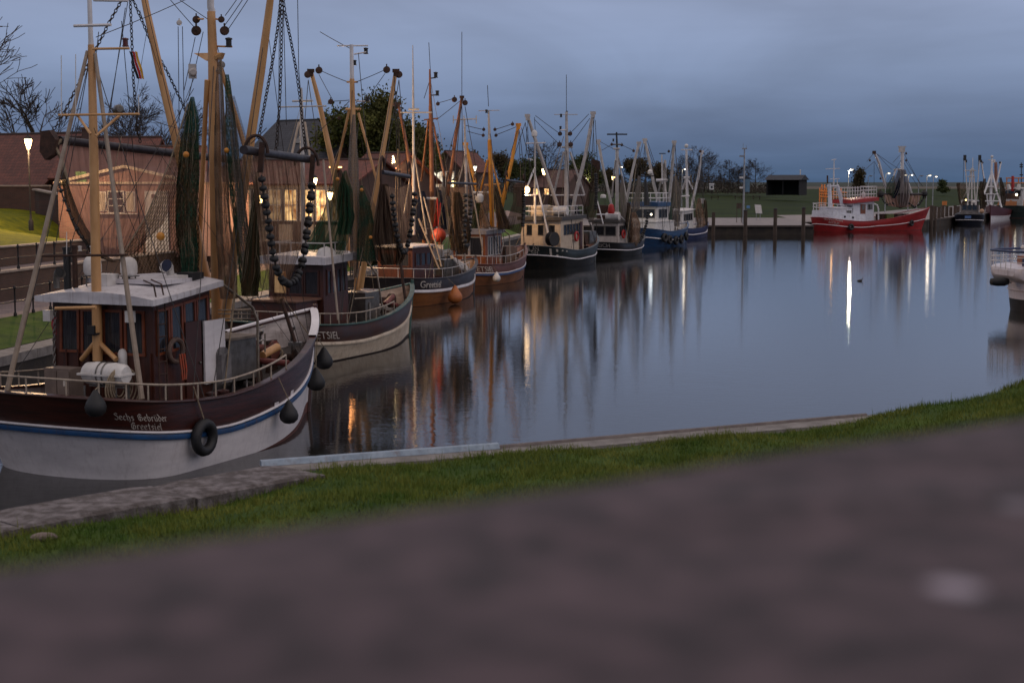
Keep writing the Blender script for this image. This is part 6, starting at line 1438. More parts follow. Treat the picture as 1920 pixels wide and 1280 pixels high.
    net('pale sheer net swept between the second mast and the fan net', curtain([[(681, 352), (686, 350)], [(690, 390), (706, 390)], [(698, 430), (722, 425)], [(694, 470), (712, 480)]], D - .6, .08, 4, seed=7), NETGY, G)
    net('dirty brown net sack hanging low with an orange float', curtain([[(712, 345), (728, 345)], [(704, 400), (738, 400)], [(697, 445), (752, 440)], [(706, 485), (760, 480)], [(716, 497), (752, 495)]], D - 1.6, .2, 4, bulge=.9, seed=9), net_mat('dirty_netting', (112, 96, 80), (70, 56, 46), .93, 7), G, ((695, 445, D - 3, 3.5),))
    t = Thing('trawl', 'trawl of the second cutter, brown fan net with two strands of black bobbins', 'trawl', at(754, 490, 64), 0, 'beam trawls hanging from the booms')
    beam(t, (717, 323, 61.5), (767, 331, 69), 4.2)
    t.part('netting', curtain([[(722, 348, 62), (745, 354, 65), (770, 344, 68)], [(730, 390, 62.5), (748, 395, 65), (772, 380, 67.5)], [(740, 440, 63.5), (752, 445, 65), (768, 435, 66.6)], [(748, 485, 64.5), (754, 488, 65), (760, 485, 65.4)]], D, .06, 9, seed=11), NETBR, smooth=True)
    bobbins(t, [(735, 362, 62.3), (737, 390, 62.5), (740, 415, 63), (744, 440, 63.4), (749, 462, 63.8), (754, 474, 64.4), (760, 472, 65), (767, 450, 65.6), (771, 425, 66), (774, 400, 66.4), (777, 375, 67), (778, 360, 67.2)], 5.2, 26)
    B.clutter(-1.6, 4.5, 8, 13); B.tackle([(661, 160, 0), (664, 210, 0), (742, 135, -2), (583, 135, 2)], 0, 2, 12, .014)
cutter_two()

def cutter_three():
    bow = on_z(888, 549)
    B = Boat('third cutter, slate bulwark with a white strake over an ochre hull and orange-brown mast', heading(bow, 24, 12.6), bow, beam=5.1, so=1.0, bo=.4, sheer=(1.8, 1.62, 2.35)); T = B.T; w = B.w; dx, dy = w(1, 0, 0) - w(0, 0, 0), w(0, 1, 0) - w(0, 0, 0)
    ochre = paint('ochre_hull_paint', (148, 92, 50), (118, 72, 40), .45, .15, 1.0); slate = paint('slate_bulwark_paint', (54, 52, 60), (42, 38, 42), .4, .12, .8); white = MATS['white_hull_paint']
    B.hull(ochre, slate, white, None, inner=paint('warm_white_lining', (204, 180, 160)), cap=slate, rubdrop=(.78, .72, 1.15), boot_z=(.02, .02, .1), bw=(.5, .6, 1.0), rubh=.2)
    B.rail(0, .6, .6, GREYM, n=8, r=.022)
    B.write(text_mesh('Greetsiel', .62, .3, align='RIGHT'), B.u_px(827, .4), -.55, -1, LETTER)
    B.house(-5.0, -2.2, 1.25, 1.3, 1.0, 3.55, WOODB, paint('white_roof_paint', (214, 210, 212)), aft=2, side=3, wz=(.55, .86), roof_rise=0, over=.1, camber=.04, roofth=.1)
    mb = MB(); mb.box(w(.4, -.3, 1.9), (1.6, 1.6, 1.4), dx, dy); mb.box(w(2.2, .2, 1.9), (1.0, 1.8, 1.1), dx, dy); T.part('shrimp_cooker', mb, STEEL)
    mb = MB()
    for k in range(5): mb.tube([B.s_at(846 + k * 6, 480 + k * 4, -1.0), B.s_at(866 + k * 6, 505 + k * 3, -1.7)], .10, 8)
    T.part('deck_hoses', mb, GREYM)
    mb = MB(); mb.tube([B.s_at(849, 433, -1.2), B.s_at(871, 452, -1.8), B.s_at(872, 525, -2.05)], .05, 8); mb.tube([B.s_at(792, 428, -.5), B.s_at(849, 432, -1.2)], .04, 8); T.part('gallows', mb, MATS['worn_steel_pipe'])
    rig_basic(B, ([(807, 200), (809, 300), (812, 500)], (7, 9, 10)), ORANGEM, top=([(806, 130), (807, 202)], (3.5, 6), ORANGEM),
        booms=(([(747, 195), (758, 250), (770, 320), (800, 480)], (5, 6, 7, 7), ORANGEM, (2.0, 1.6, 1.2, .4)), ([(866, 182), (854, 260), (838, 370), (822, 480)], (5, 7, 8, 8), ORANGEM, (-2, -1.6, -1.1, -.4))),
        legs=(([(803, 225), (790, 340)], 4, (.1, 1.0)), ([(812, 230), (833, 330)], 4, (-.1, -1.0))), cross=(((807, 147), (817, 146), 2.5, BLACKM), ((808, 179), (820, 178), 2.5, BLACKM), ((785, 372), (822, 372), 5, WHITE), ((795, 225), (822, 222), 3, ORANGEM)),
        blocks=((852, 187, -1.8, 5), (872, 193, -2.1, 5), (821, 195, -.3, 3.5), (742, 196, 2.1, 5)), lamps=((817, 141, -.1, 10), (820, 175, -.1, 9), (890, 284, -2, 6)),
        wires=((822, 193, 850, 185, -.3, -1.8), (862, 190, 818, 225, -1.9, -.2), (866, 195, 868, 330, -2, -2.2), (872, 200, 895, 330, -2.1, -2.4), (866, 195, 835, 310, -2, -1.5), (806, 150, 795, 185, 0, .5), (830, 330, 860, 500, -1, -2), (775, 340, 830, 500, 1, -1.8), (807, 135, 804, 80, 0, 0), (866, 60, 866, 180, -2, -2)), wr=.02,
        miz=([(774, 85), (775, 200), (776, 440)], (1.4, 4.5, 5.5), GREYM))
    d = 92
    for a, b, wd in (((751, 211), (810, 211), 3), ((766, 205), (786, 205), 5)): mb = MB(); mb.tube([at(a[0], a[1], d), at(b[0], b[1], d)], wd * .5 * d / 2800, 6); T.part('mizzen_crosstree', mb, GREYM)
    for a, b in (((776, 290), (758, 400)), ((777, 290), (800, 440)), ((785, 410), (824, 505)), ((795, 370), (828, 500))): mb = MB(); mb.tube([at(a[0], a[1], d), at(b[0], b[1], d - 1)], .055, 6); T.part('mizzen_leg', mb, MATS['grey_buff_pole'])
    mb = MB(); mb.box(at(812, 470, 95), (1.3, .8, .7)); T.part('white_cowl', mb, WHITE)
    p = at(823, 428, 94); bl = Thing('buoy', 'big round orange buoy hanging by red rope on the third cutter', 'buoy', at(823, 455, 94)); mb = MB(); mb.ball(at(823, 441, 94), 13.5 * 94 / 2800, 20); bl.part('ball', mb, pm('orange_buoy', (206, 82, 50), (184, 66, 40), 2, .5), smooth=True); mb = MB(); mb.tube([p, at(820, 372, 94)], .05, 6); mb.tube([p, at(826, 380, 94)], .04, 6); bl.part('rope', mb, pm('red_rope', (170, 48, 40), (140, 40, 34), 5, .9))
    u = B.u_px(838, .8); fender('round orange and blue fender on the white strake of the third cutter', B.pt(u, B.zs(u) - .45, -1, .5), .46, pm('orange_fender', (186, 108, 50), (160, 90, 44), 2, .5), B.pt(u, B.zs(u), -1, .05), 'fenders of the farther cutters')
    G = 'nets hanging on the third cutter'; D = 97
    net('dark blue tarpaulin bundle hanging left of the orange-brown mast', bundle([(792, 358, 8), (790, 380, 20), (790, 430, 22), (790, 450, 14)], D - 1, 4, .2), NETNAVY, G)
    net('grey-blue net draped right of the orange-brown mast', bundle([(826, 345, 6), (832, 370, 18), (838, 420, 20), (842, 440, 16)], D - 1, 4, .3, seed=4), NETGY, G)
    net('navy net strip beside the orange buoy rope', bundle([(824, 356, 4), (828, 390, 10), (833, 430, 10)], D - 1.8, 4, .3, seed=5), NETNAVY, G)
    net('red rope-like net bundle above the orange buoy', bundle([(821, 370, 5), (820, 400, 11), (820, 425, 13)], D - 1.4, 4, .3, seed=6), net_mat('red_netting', (140, 48, 40), (110, 36, 32), .9, 8), G)
    t = Thing('trawl', 'beam trawl of the third cutter with a brown net and twin strands of bobbins', 'trawl', at(868, 470, 92), 0, 'beam trawls hanging from the booms')
    beam(t, (840, 343, 91), (892, 345, 99), 2.6)
    t.part('netting', curtain([[(844, 350, 92), (862, 352, 95), (880, 348, 97)], [(846, 400, 92), (862, 405, 95), (880, 400, 97)], [(856, 460, 93), (866, 462, 95), (874, 458, 96)]], D, .06, 7, seed=11), NETBR, smooth=True)
    t.part('dark_netting', bundle([(858, 360, 8), (862, 400, 26), (866, 440, 30), (868, 475, 14)], 93, 5, .3, seed=14), NETDK)
    bobbins(t, [(872, 362, 92), (872, 400, 92), (870, 440, 92), (872, 462, 92), (877, 458, 93), (881, 420, 94), (882, 365, 95)], 4.4, 26)
    B.clutter(-1.8, 4.5, 9, 13); B.tackle([(807, 150, 0), (808, 220, 0), (866, 184, -2), (747, 200, 2)], 0, 3, 12, .018)
    net('dark brown net heaped at the foot of the mast on the third cutter', bundle([(856, 330, 4), (852, 380, 14), (850, 430, 18), (852, 470, 14)], 96, 5, .3, seed=21), NETDK, 'nets hanging on the third cutter')
cutter_three()

def cutter_four():
    bow = on_z(981, 518)
    B = Boat('fourth cutter, reddish bulwark with a blue and white strake and a yellow ochre mast', heading(bow, 24, 12.4), bow, beam=5.1, so=1.0, bo=.4, sheer=(1.65, 1.48, 2.5)); T = B.T; w = B.w; dx, dy = w(1, 0, 0) - w(0, 0, 0), w(0, 1, 0) - w(0, 0, 0)
    B.hull(paint('rust_hull_paint', (140, 92, 60), (112, 74, 52), .5, .15, .8), paint('plum_bulwark_paint', (112, 72, 66), (92, 58, 54), .45, .12, .8), paint('mid_blue_strake', (64, 88, 132), (50, 70, 110), .4), None, inner=paint('pink_lining', (196, 156, 138), (166, 126, 110), .5), cap=paint('plum_bulwark_paint', (112, 72, 66)), rubdrop=(.75, .72, 1.1), strip=MATS['white_hull_paint'], boot_z=(.02, .02, .1), bw=(.5, .55, 1.1), rubh=.17)
    B.rail(0, .62, .62, GREYM, n=9, r=.022)
    B.write(text_mesh('GREETSIEL', .56, align='RIGHT'), B.u_px(926, .35), -.52, -1, LETTER)
    B.house(-3.9, -.7, 1.35, 1.3, 1.0, 3.7, pm('amber_wood', (140, 74, 34), (110, 56, 28), 1.4, .4, .2), paint('grey_roof_paint', (150, 146, 150), (130, 126, 130)), aft=2, side=5, wz=(.42, .92), roof_rise=.05, over=.16, camber=.06, roofth=.3, frame=GREYM)
    mb = MB(); mb.box(w(1.2, -.2, 1.9), (1.6, 1.8, 1.5), dx, dy); mb.box(w(2.8, 0, 2.0), (.8, 1.6, 1.0), dx, dy); T.part('shrimp_cooker', mb, MATS['dull_brown_crate'])
    mb = MB(); mb.tube([B.s_at(895, 425, 0), B.s_at(938, 427, -1.2), B.s_at(955, 440, -1.8), B.s_at(956, 480, -2.1)], .05, 6); mb.tube([B.s_at(945, 450, -1.2), B.s_at(936, 490, -2.0)], .05, 6); T.part('gallows', mb, MATS['worn_steel_pipe'])
    rig_basic(B, ([(918, 262), (920, 330), (924, 470)], (8, 9, 9)), YELLOWM, top=([(916, 207), (918, 264)], (3.5, 6), GREYM),
        booms=(([(972, 234), (960, 300), (941, 385), (930, 450)], (6, 7, 8, 8), YELLOWM, (-2, -1.6, -1, -.4)), ([(873, 270), (884, 315), (894, 357), (915, 440)], (6, 7, 7, 7), YELLOWM, (2, 1.4, 1, .3))),
        legs=(([(914, 300), (898, 370)], 3.5, (.1, 1)), ([(922, 300), (940, 370)], 3.5, (-.1, -1))), cross=(((897, 208), (937, 207), 1.6, GREYM), ((908, 347), (938, 345), 4, BUFF), ((887, 361), (916, 361), 5, WHITE)),
        blocks=((907, 243, .3, 3), (928, 243, -.3, 3), (906, 254, .3, 3), (930, 254, -.3, 3), (961, 233, -1.8, 3.2)), lamps=((912, 209, .1, 6),),
        wires=((928, 243, 962, 232, -.3, -1.8), (930, 253, 968, 238, -.3, -1.9), (906, 243, 872, 235, .3, 2), (906, 254, 876, 246, .3, 2), (974, 245, 985, 340, -2, -2.2), (970, 245, 945, 330, -2, -1.4), (978, 240, 1000, 330, -2, -2.6), (893, 350, 945, 490, 0, -2.1), (916, 200, 914, 160, 0, 0)), wr=.024,
        miz=([(871, 222), (873, 300), (877, 470)], (3.5, 5, 6), GREYM))
    d = 109; mb = MB(); mb.tube([at(849, 225, d), at(894, 223, d)], .05, 6)
    for px in (850, 862, 870, 893): mb.tube([at(px, 217, d), at(px, 232, d)], .04, 5)
    T.part('mizzen_crosstree', mb, GREYM)
    for a, b in (((873, 290), (850, 380)), ((874, 290), (905, 470))): mb = MB(); mb.tube([at(*a, d), at(*b, d - 1)], .06, 6); T.part('mizzen_leg', mb, MATS['grey_buff_pole'])
    mb = MB(); mb.lathe(at(899, 372, 110), [(.2, -.3), (.3, -.1), (.3, .2), (.15, .35)], seg=10); T.part('radar_dome', mb, WHITE, smooth=True)
    u = B.u_px(924, .7); fender('white sausage fender on the blue strake of the fourth cutter', B.pt(u, B.zs(u) - .5, -1, .3), .3, WHITE, B.pt(u, B.zs(u), -1, .05), 'fenders of the farther cutters')
    G = 'nets hanging on the fourth cutter'; D = 114
    net('olive net bundle left of the yellow mast', bundle([(898, 380, 8), (896, 400, 18), (892, 430, 18)], D - 1, 4, .3), net_mat('olive_netting', (70, 76, 52), (48, 54, 38), .9, 8), G)
    net('brown net hanging just left of the yellow mast', bundle([(910, 350, 6), (908, 390, 14), (906, 430, 18)], D - 1.4, 4, .3, seed=3), NETBR, G)
    net('dark green-grey net hanging right of the yellow mast', bundle([(930, 350, 5), (936, 390, 14), (944, 430, 20)], D - 1.4, 4, .3, seed=4), NETDK, G)
    net('pale triangular net between the yellow mast and its boom', curtain([[(929, 350), (932, 350)], [(936, 385), (944, 390)], [(940, 425), (962, 430)]], D - 1, .1, 3, seed=5), NETGY, G)
    t = Thing('trawl', 'beam trawl of the fourth cutter, a dark brown curved net edged with bobbins', 'trawl', at(975, 435, 110), 0, 'beam trawls hanging from the booms')
    beam(t, (950, 338, 108), (982, 342, 116), 2.2)
    t.part('netting', curtain([[(962, 345, 109), (982, 345, 114)], [(962, 380, 109), (982, 380, 114)], [(950, 415, 110), (980, 425, 112)], [(946, 428, 110), (976, 440, 112)]], D, .15, 4, bulge=.5, seed=11), NETDK, smooth=True)
    bobbins(t, [(981, 355, 112), (982, 390, 112), (980, 425, 111)], 3.6, 16)
    B.clutter(-.2, 4.5, 10, 13); B.tackle([(918, 240, 0), (920, 300, 0), (972, 236, -2), (873, 272, 2)], 0, 4, 12, .02)
cutter_four()

def cutter_five():
    bow = on_z(1116, 489)
    B = Boat('fifth cutter, dark green-black hull with a white line, cream deckhouse and white mast', heading(bow, 25, 15.0), bow, beam=5.6, so=1.0, bo=.4, sheer=(2.05, 1.5, 2.45)); T = B.T; w = B.w; dx, dy = w(1, 0, 0) - w(0, 0, 0), w(0, 1, 0) - w(0, 0, 0)
    dk = paint('dark_green_paint', (40, 52, 54), (30, 40, 42), .4, .1, .6); B.hull(paint('black_hull_paint', (24, 28, 28), (16, 18, 18), .4), dk, MATS['white_hull_paint'], None, inner=MATS['pink_lining'], cap=paint('grey_cap', (96, 104, 108), (80, 86, 90), .5), rubdrop=(.8, .76, 1.3), boot_z=(0, 0, .05), bw=(.6, .6, 1.2), rubh=.12)
    B.write(text_mesh('GREETLAN', .55, align='RIGHT'), B.u_px(998, .3), -.42, -1, LETTER); B.write(text_mesh('GREETSIEL', .55, align='RIGHT'), B.u_px(997, .3), -.80 + .0, -1, LETTER)
    vs, fs = [], []
    for k in range(4):
        o = len(vs); x = -.9 + k * .62; vs += [(x, -.42, 0), (x + .2, -.42, 0), (x + .2, .32, 0), (x, .32, 0)]; fs.append((o, o + 1, o + 2, o + 3))
    B.write((vs, fs), B.u_px(1049, .4), -.45, -1, LETTER, 'white_bars')
    cr = paint('cream_house_paint', (198, 180, 158), (178, 160, 138), .5, .1, .8)
    B.house(-5.6, .4, 1.95, 1.7, 1.0, 4.2, cr, paint('dark_roof_trim', (52, 50, 50), (70, 66, 64), .5), aft=3, side=6, wz=(.60, .86), roof_rise=.1, over=.2, camber=.05, roofth=.3, frame=BLACKM, glass=GLASS, gap=.085)
    mb = MB(); mb.lathe(w(-6.4, -1.5, 2.6), [(.1, -.3), (.62, -.3), (.62, -.24), (.3, -.22), (.3, .22), (.62, .24), (.62, .3), (.1, .3)], dx * .4 + dy, 18); T.part('net_drum', mb, BLACKM); mb = MB(); mb.bar(w(-6.4, -1.5, 1.4), w(-6.4, -1.5, 2.6), .2); T.part('drum_stand', mb, BLACKM)
    mb = MB(); mb.box(w(-.6, -1.86, 2.7), (.5, .05, 2.6), dx, dy); T.part('door', mb, WOODB)
    lb = Thing('lifebuoy', 'red lifebuoy on the cream deckhouse side of the fifth cutter', 'lifebuoy', w(-2.0, -2.0, 2.2)); mb = MB(); mb.torus(w(-2.0, -1.98, 2.7), dy, .38, .1, 20, 8); lb.part('ring', mb, REDP)
    mb = MB(); mb.box(w(3.4, -.4, 2.4), (1.6, 2.0, 1.2), dx, dy); T.part('winch_house', mb, STEEL); mb = MB(); mb.lathe(w(2.2, -.4, 2.3), [(.1, -.9), (.5, -.88), (.5, -.7), (.2, -.68), (.2, .68), (.5, .7), (.5, .88), (.1, .9)], dy, 14); T.part('winch_drum', mb, RUST)
    mb = MB()
    for z in (5.0, 5.45):
        mb.tube([w(-5.6, 1.8, z), w(-5.6, -1.8, z), w(.2, -1.6, z)], .035, 5); mb.tube([w(-5.6, 1.8, z), w(.2, 1.6, z)], .035, 5)
    for x in (-5.6, -4.2, -2.8, -1.4, 0): mb.tube([w(x, -1.75, 4.5), w(x, -1.75, 5.45)], .03, 5); mb.tube([w(x, 1.75, 4.5), w(x, 1.75, 5.45)], .03, 5)
    T.part('upper_rail', mb, WHITEM); mb = MB(); mb.box(w(-4.6, .6, 5.0), (.9, 1.2, 1.0), dx, dy); mb.box(w(-2.6, .2, 4.9), (2.0, 2.2, .7), dx, dy); T.part('bridge_housing', mb, cr); mb = MB(); mb.lathe(w(-3.6, -1.1, 5.0), [(.05, -.7), (.4, -.65), (.45, 0), (.4, .65), (.05, .7)], dy, 14); T.part('liferaft_canister', mb, WHITE, smooth=True)
    rig_basic(B, ([(1062, 210), (1063, 300), (1061, 430)], (4.5, 8, 9.5)), GREYM,
        booms=(([(989, 217), (1008, 275), (1046, 388)], (6, 6.5, 7), GREYM, (2.2, 1.7, .6)), ([(1112, 212), (1098, 290), (1078, 370), (1072, 410)], (6, 7, 7.5, 7.5), GREYM, (-2.2, -1.6, -1, -.4))),
        legs=(([(1057, 285), (1038, 366)], 4, (.2, 1.4)), ([(1069, 285), (1096, 366)], 4, (-.2, -1.4))), cross=(((1039, 215), (1083, 215), 1.6, GREYM), ((1053, 276), (1074, 276), 4, GREYM), ((1032, 366), (1096, 366), 3, WHITEM), ((1051, 244), (1062, 244), 3, WHITEM), ((986, 269), (1023, 268), 2.5, WHITEM), ((984, 366), (1006, 366), 3, WHITEM)),
        blocks=((1050, 251, .4, 4), (1069, 251, -.3, 4), (1049, 271, .4, 4.5), (1070, 271, -.3, 4.5)), lamps=((1052, 217, .3, 6), (1051, 240, .3, 6), (1063, 211, 0, 5)),
        wires=((1050, 251, 1004, 217, .4, 2), (1048, 270, 1003, 225, .4, 2), (1069, 250, 1104, 214, -.3, -2), (1071, 270, 1106, 222, -.3, -2), (985, 230, 965, 290, 2.2, 3), (985, 230, 995, 300, 2.2, 2), (1114, 220, 1108, 330, -2.2, -2.4), (1116, 225, 1120, 300, -2.2, -2.5), (1002, 220, 1004, 250, 2, 2), (1062, 140, 1062, 210, 0, 0), (1112, 225, 1096, 350, -2.2, -1.6)), wr=.026,
        miz=([(1003, 255), (1003, 420)], (3, 5), GREYM))
    d = 133; mb = MB(); mb.lathe(at(1002, 251, d), [(.12, -.3), (.26, -.2), (.27, .1), (.15, .3), (.01, .34)], seg=12); T.part('radar_dome', mb, WHITE, smooth=True)
    for a, b, r in (((1001, 318), (1032, 458), .09), ((1002, 316), (984, 362), .07), ((998, 300), (990, 298), .06)): mb = MB(); mb.tube([at(*a, d), at(*b, d - 1)], r, 6); T.part('mizzen_leg', mb, WHITEM)
    lp = at(988, 356, 131); mb = MB(); mb.lathe(lp, [(.12, -.3), (.26, -.1), (.26, .15), (.1, .3)], seg=12); T.part('deck_lamp', mb, glow('deck_lamp_glass', (1, .62, .26), 7)); mb = MB(); mb.tube([lp + Vector((0, .1, .25)), at(999, 320, 131.5)], .04, 5); T.part('lamp_bracket', mb, WHITEM); T.lamp(lp + Vector((-.3, -.3, -.2)), 650, WARM, .2, lp + Vector((1.2, 4, -4)), 120)
    G = 'nets hanging on the fifth cutter'; D = 141
    net('grey-blue tarpaulin hanging right of the tall white mast', bundle([(1070, 372, 6), (1076, 390, 14), (1084, 405, 14)], D - 2, 4, .25), NETNAVY, G)
    t = Thing('trawl', 'dark brown trawl net of the fifth cutter swept down below a black triangular plate', 'trawl', at(1100, 420, 138), 0, 'beam trawls hanging from the booms')
    t.part('netting', curtain([[(1110, 305, 139), (1124, 310, 141)], [(1106, 345, 139), (1122, 345, 141)], [(1096, 385, 139), (1118, 395, 141)], [(1084, 405, 139), (1112, 415, 140)]], D, .15, 4, bulge=.6, seed=3), NETDK, smooth=True)
    mb = MB(); mb.prism([at(1107, 304, 139), at(1112, 298, 139), at(1125, 302, 139), at(1126, 316, 139), at(1122, 320, 139)], (0, .3, 0)); t.part('beam_shoe', mb, RUST)
    bobbins(t, [(1117, 325, 138), (1118, 360, 138), (1117, 392, 138)], 3.2, 16)
    B.clutter(.8, 5.6, 11, 11); B.clutter(-6.4, -5.9, 12, 3); B.tackle([(1062, 240, 0), (1062, 280, 0), (1112, 214, -2.2), (989, 219, 2.2)], 0, 5, 14, .024)
    net('brown net falling from the left boom of the fifth cutter behind the bridge', bundle([(1034, 360, 4), (1031, 385, 10), (1028, 410, 12)], 142, 4, .3, seed=23), NETDK, G)
cutter_five()

def cutter_six():
    bow = on_z(1202, 472)
    B = Boat('sixth cutter, low black hull with a thin white line and a dark-topped mast', heading(bow, 25, 13.5), bow, beam=5.1, so=1.0, bo=.4, sheer=(1.55, 1.3, 1.95)); T = B.T; w = B.w; dx, dy = w(1, 0, 0) - w(0, 0, 0), w(0, 1, 0) - w(0, 0, 0)
    blk = paint('black_hull_paint', (24, 28, 28)); B.hull(blk, paint('soft_black_paint', (38, 38, 44), (30, 30, 34), .4), MATS['white_hull_paint'], None, inner=GREYM, cap=blk, rubdrop=(.7, .66, .85), boot_z=(0, 0, .03), bw=(.5, .5, .9), rubh=.1)
    B.write(text_mesh('NORDDEICH', .56, align='RIGHT'), B.u_px(1143, .3), -.48, -1, LETTER)
    B.house(-4.2, -1.2, 1.5, 1.4, .8, 3.45, paint('grey_white_house', (190, 180, 172), (166, 156, 150), .5), MATS['dark_roof_trim'], aft=2, side=4, wz=(.5, .86), over=.2, roof_rise=.05, roofth=.2, frame=STEEL, glass=GLASS)
    lb = Thing('lifebuoy', 'red lifebuoy on the grey deckhouse of the sixth cutter', 'lifebuoy', w(-3.2, -1.75, 1.8)); mb = MB(); mb.torus(w(-3.2, -1.7, 2.25), dy, .36, .1, 20, 8); lb.part('ring', mb, REDP)
    mb = MB(); mb.lathe(w(-3.4, -.6, 4.1), [(.05, -.75), (.42, -.7), (.45, 0), (.42, .7), (.05, .75)], dy, 14); T.part('liferaft_canister', mb, WHITE, smooth=True)
    mb = MB(); mb.box(w(-3, .4, 4.5), (1.2, 1.4, 1.4), dx, dy); T.part('bridge_stack', mb, RUST); mb = MB(); mb.lathe(at(1131, 371, 152), [(.3, 0), (.3, .25), (.15, .35)], seg=10); T.part('radar', mb, WHITE)
    bl = Thing('buoy', 'red oblong buoy hanging behind the sixth cutter wheelhouse', 'buoy', at(1146, 402, 154)); mb = MB(); mb.lathe(at(1146, 395, 154), [(.02, -.4), (.3, -.3), (.38, 0), (.25, .6), (.02, .7)], seg=12); bl.part('body', mb, REDP, smooth=True)
    mb = MB(); mb.box(w(.5, -.2, 1.7), (1.6, 1.8, 1.3), dx, dy); T.part('shrimp_cooker', mb, STEEL)
    mb = MB(); mb.tube([at(1120, 376, 150), at(1131, 420, 149)], .06, 6); mb.tube([at(1118, 402, 150), at(1160, 402, 154), at(1173, 415, 155), at(1174, 450, 156)], .06, 6); T.part('gallows', mb, WHITEM)
    rig_basic(B, ([(1157, 278), (1157, 420)], (6, 7)), GREYM, top=([(1156, 248), (1157, 280)], (3, 4), BLACKM),
        booms=(([(1198, 268), (1186, 320), (1172, 390), (1168, 425)], (5, 5, 6, 6), GREYM, (-2, -1.5, -1, -.4)), ([(1122, 264), (1130, 310), (1150, 400)], (5, 5, 5), GREYM, (2, 1.5, .5))),
        legs=(([(1154, 300), (1147, 370)], 3, (.1, 1)), ([(1160, 300), (1176, 375)], 3, (-.1, -1.2))), cross=(((1138, 252), (1176, 252), 3, BLACKM), ((1147, 271), (1166, 271), 3, STEEL), ((1150, 279), (1162, 279), 4, GREYM)),
        blocks=((1147, 271, .4, 2.6), (1166, 272, -.4, 2.6), (1188, 283, -1.8, 2.6)), lamps=((1150, 263, .2, 5),),
        wires=((1166, 272, 1190, 283, -.4, -1.8), (1147, 271, 1128, 282, .4, 1.8), (1150, 279, 1124, 265, .3, 2), (1198, 275, 1195, 350, -2, -2), (1198, 275, 1205, 340, -2, -2.3)), wr=.026)
    G = 'nets hanging on the sixth cutter'; D = 156
    net('brown net hanging over the foredeck of the sixth cutter', bundle([(1188, 398, 10), (1189, 420, 20), (1190, 446, 20), (1188, 462, 10)], D - 1, 5, .3), NETBR, G)
    net('pale net bundle draped from the boom of the sixth cutter', bundle([(1198, 330, 4), (1197, 360, 10), (1192, 390, 14), (1184, 400, 8)], D, 4, .3, seed=3), NETGY, G)
    t = Thing('trawl', 'bobbin rope and dark net at the bow of the sixth cutter', 'trawl', at(1200, 455, 157), 0, 'beam trawls hanging from the booms'); t.part('netting', bundle([(1178, 380, 5), (1180, 420, 12), (1182, 455, 8)], 155, 4, .3, seed=5), NETDK); bobbins(t, [(1215, 395, 158), (1212, 420, 158), (1205, 442, 157), (1198, 455, 156)], 3.0, 14)
    B.clutter(-.8, 4.6, 13, 10); B.tackle([(1157, 285, 0), (1198, 270, -2), (1122, 266, 2)], 0, 6, 12, .024)
    net('grey net hanging beside the mast of the sixth cutter', bundle([(1166, 330, 3), (1168, 365, 10), (1170, 400, 12), (1168, 425, 8)], 155.5, 4, .3, seed=25), NETGY, G)
cutter_six()

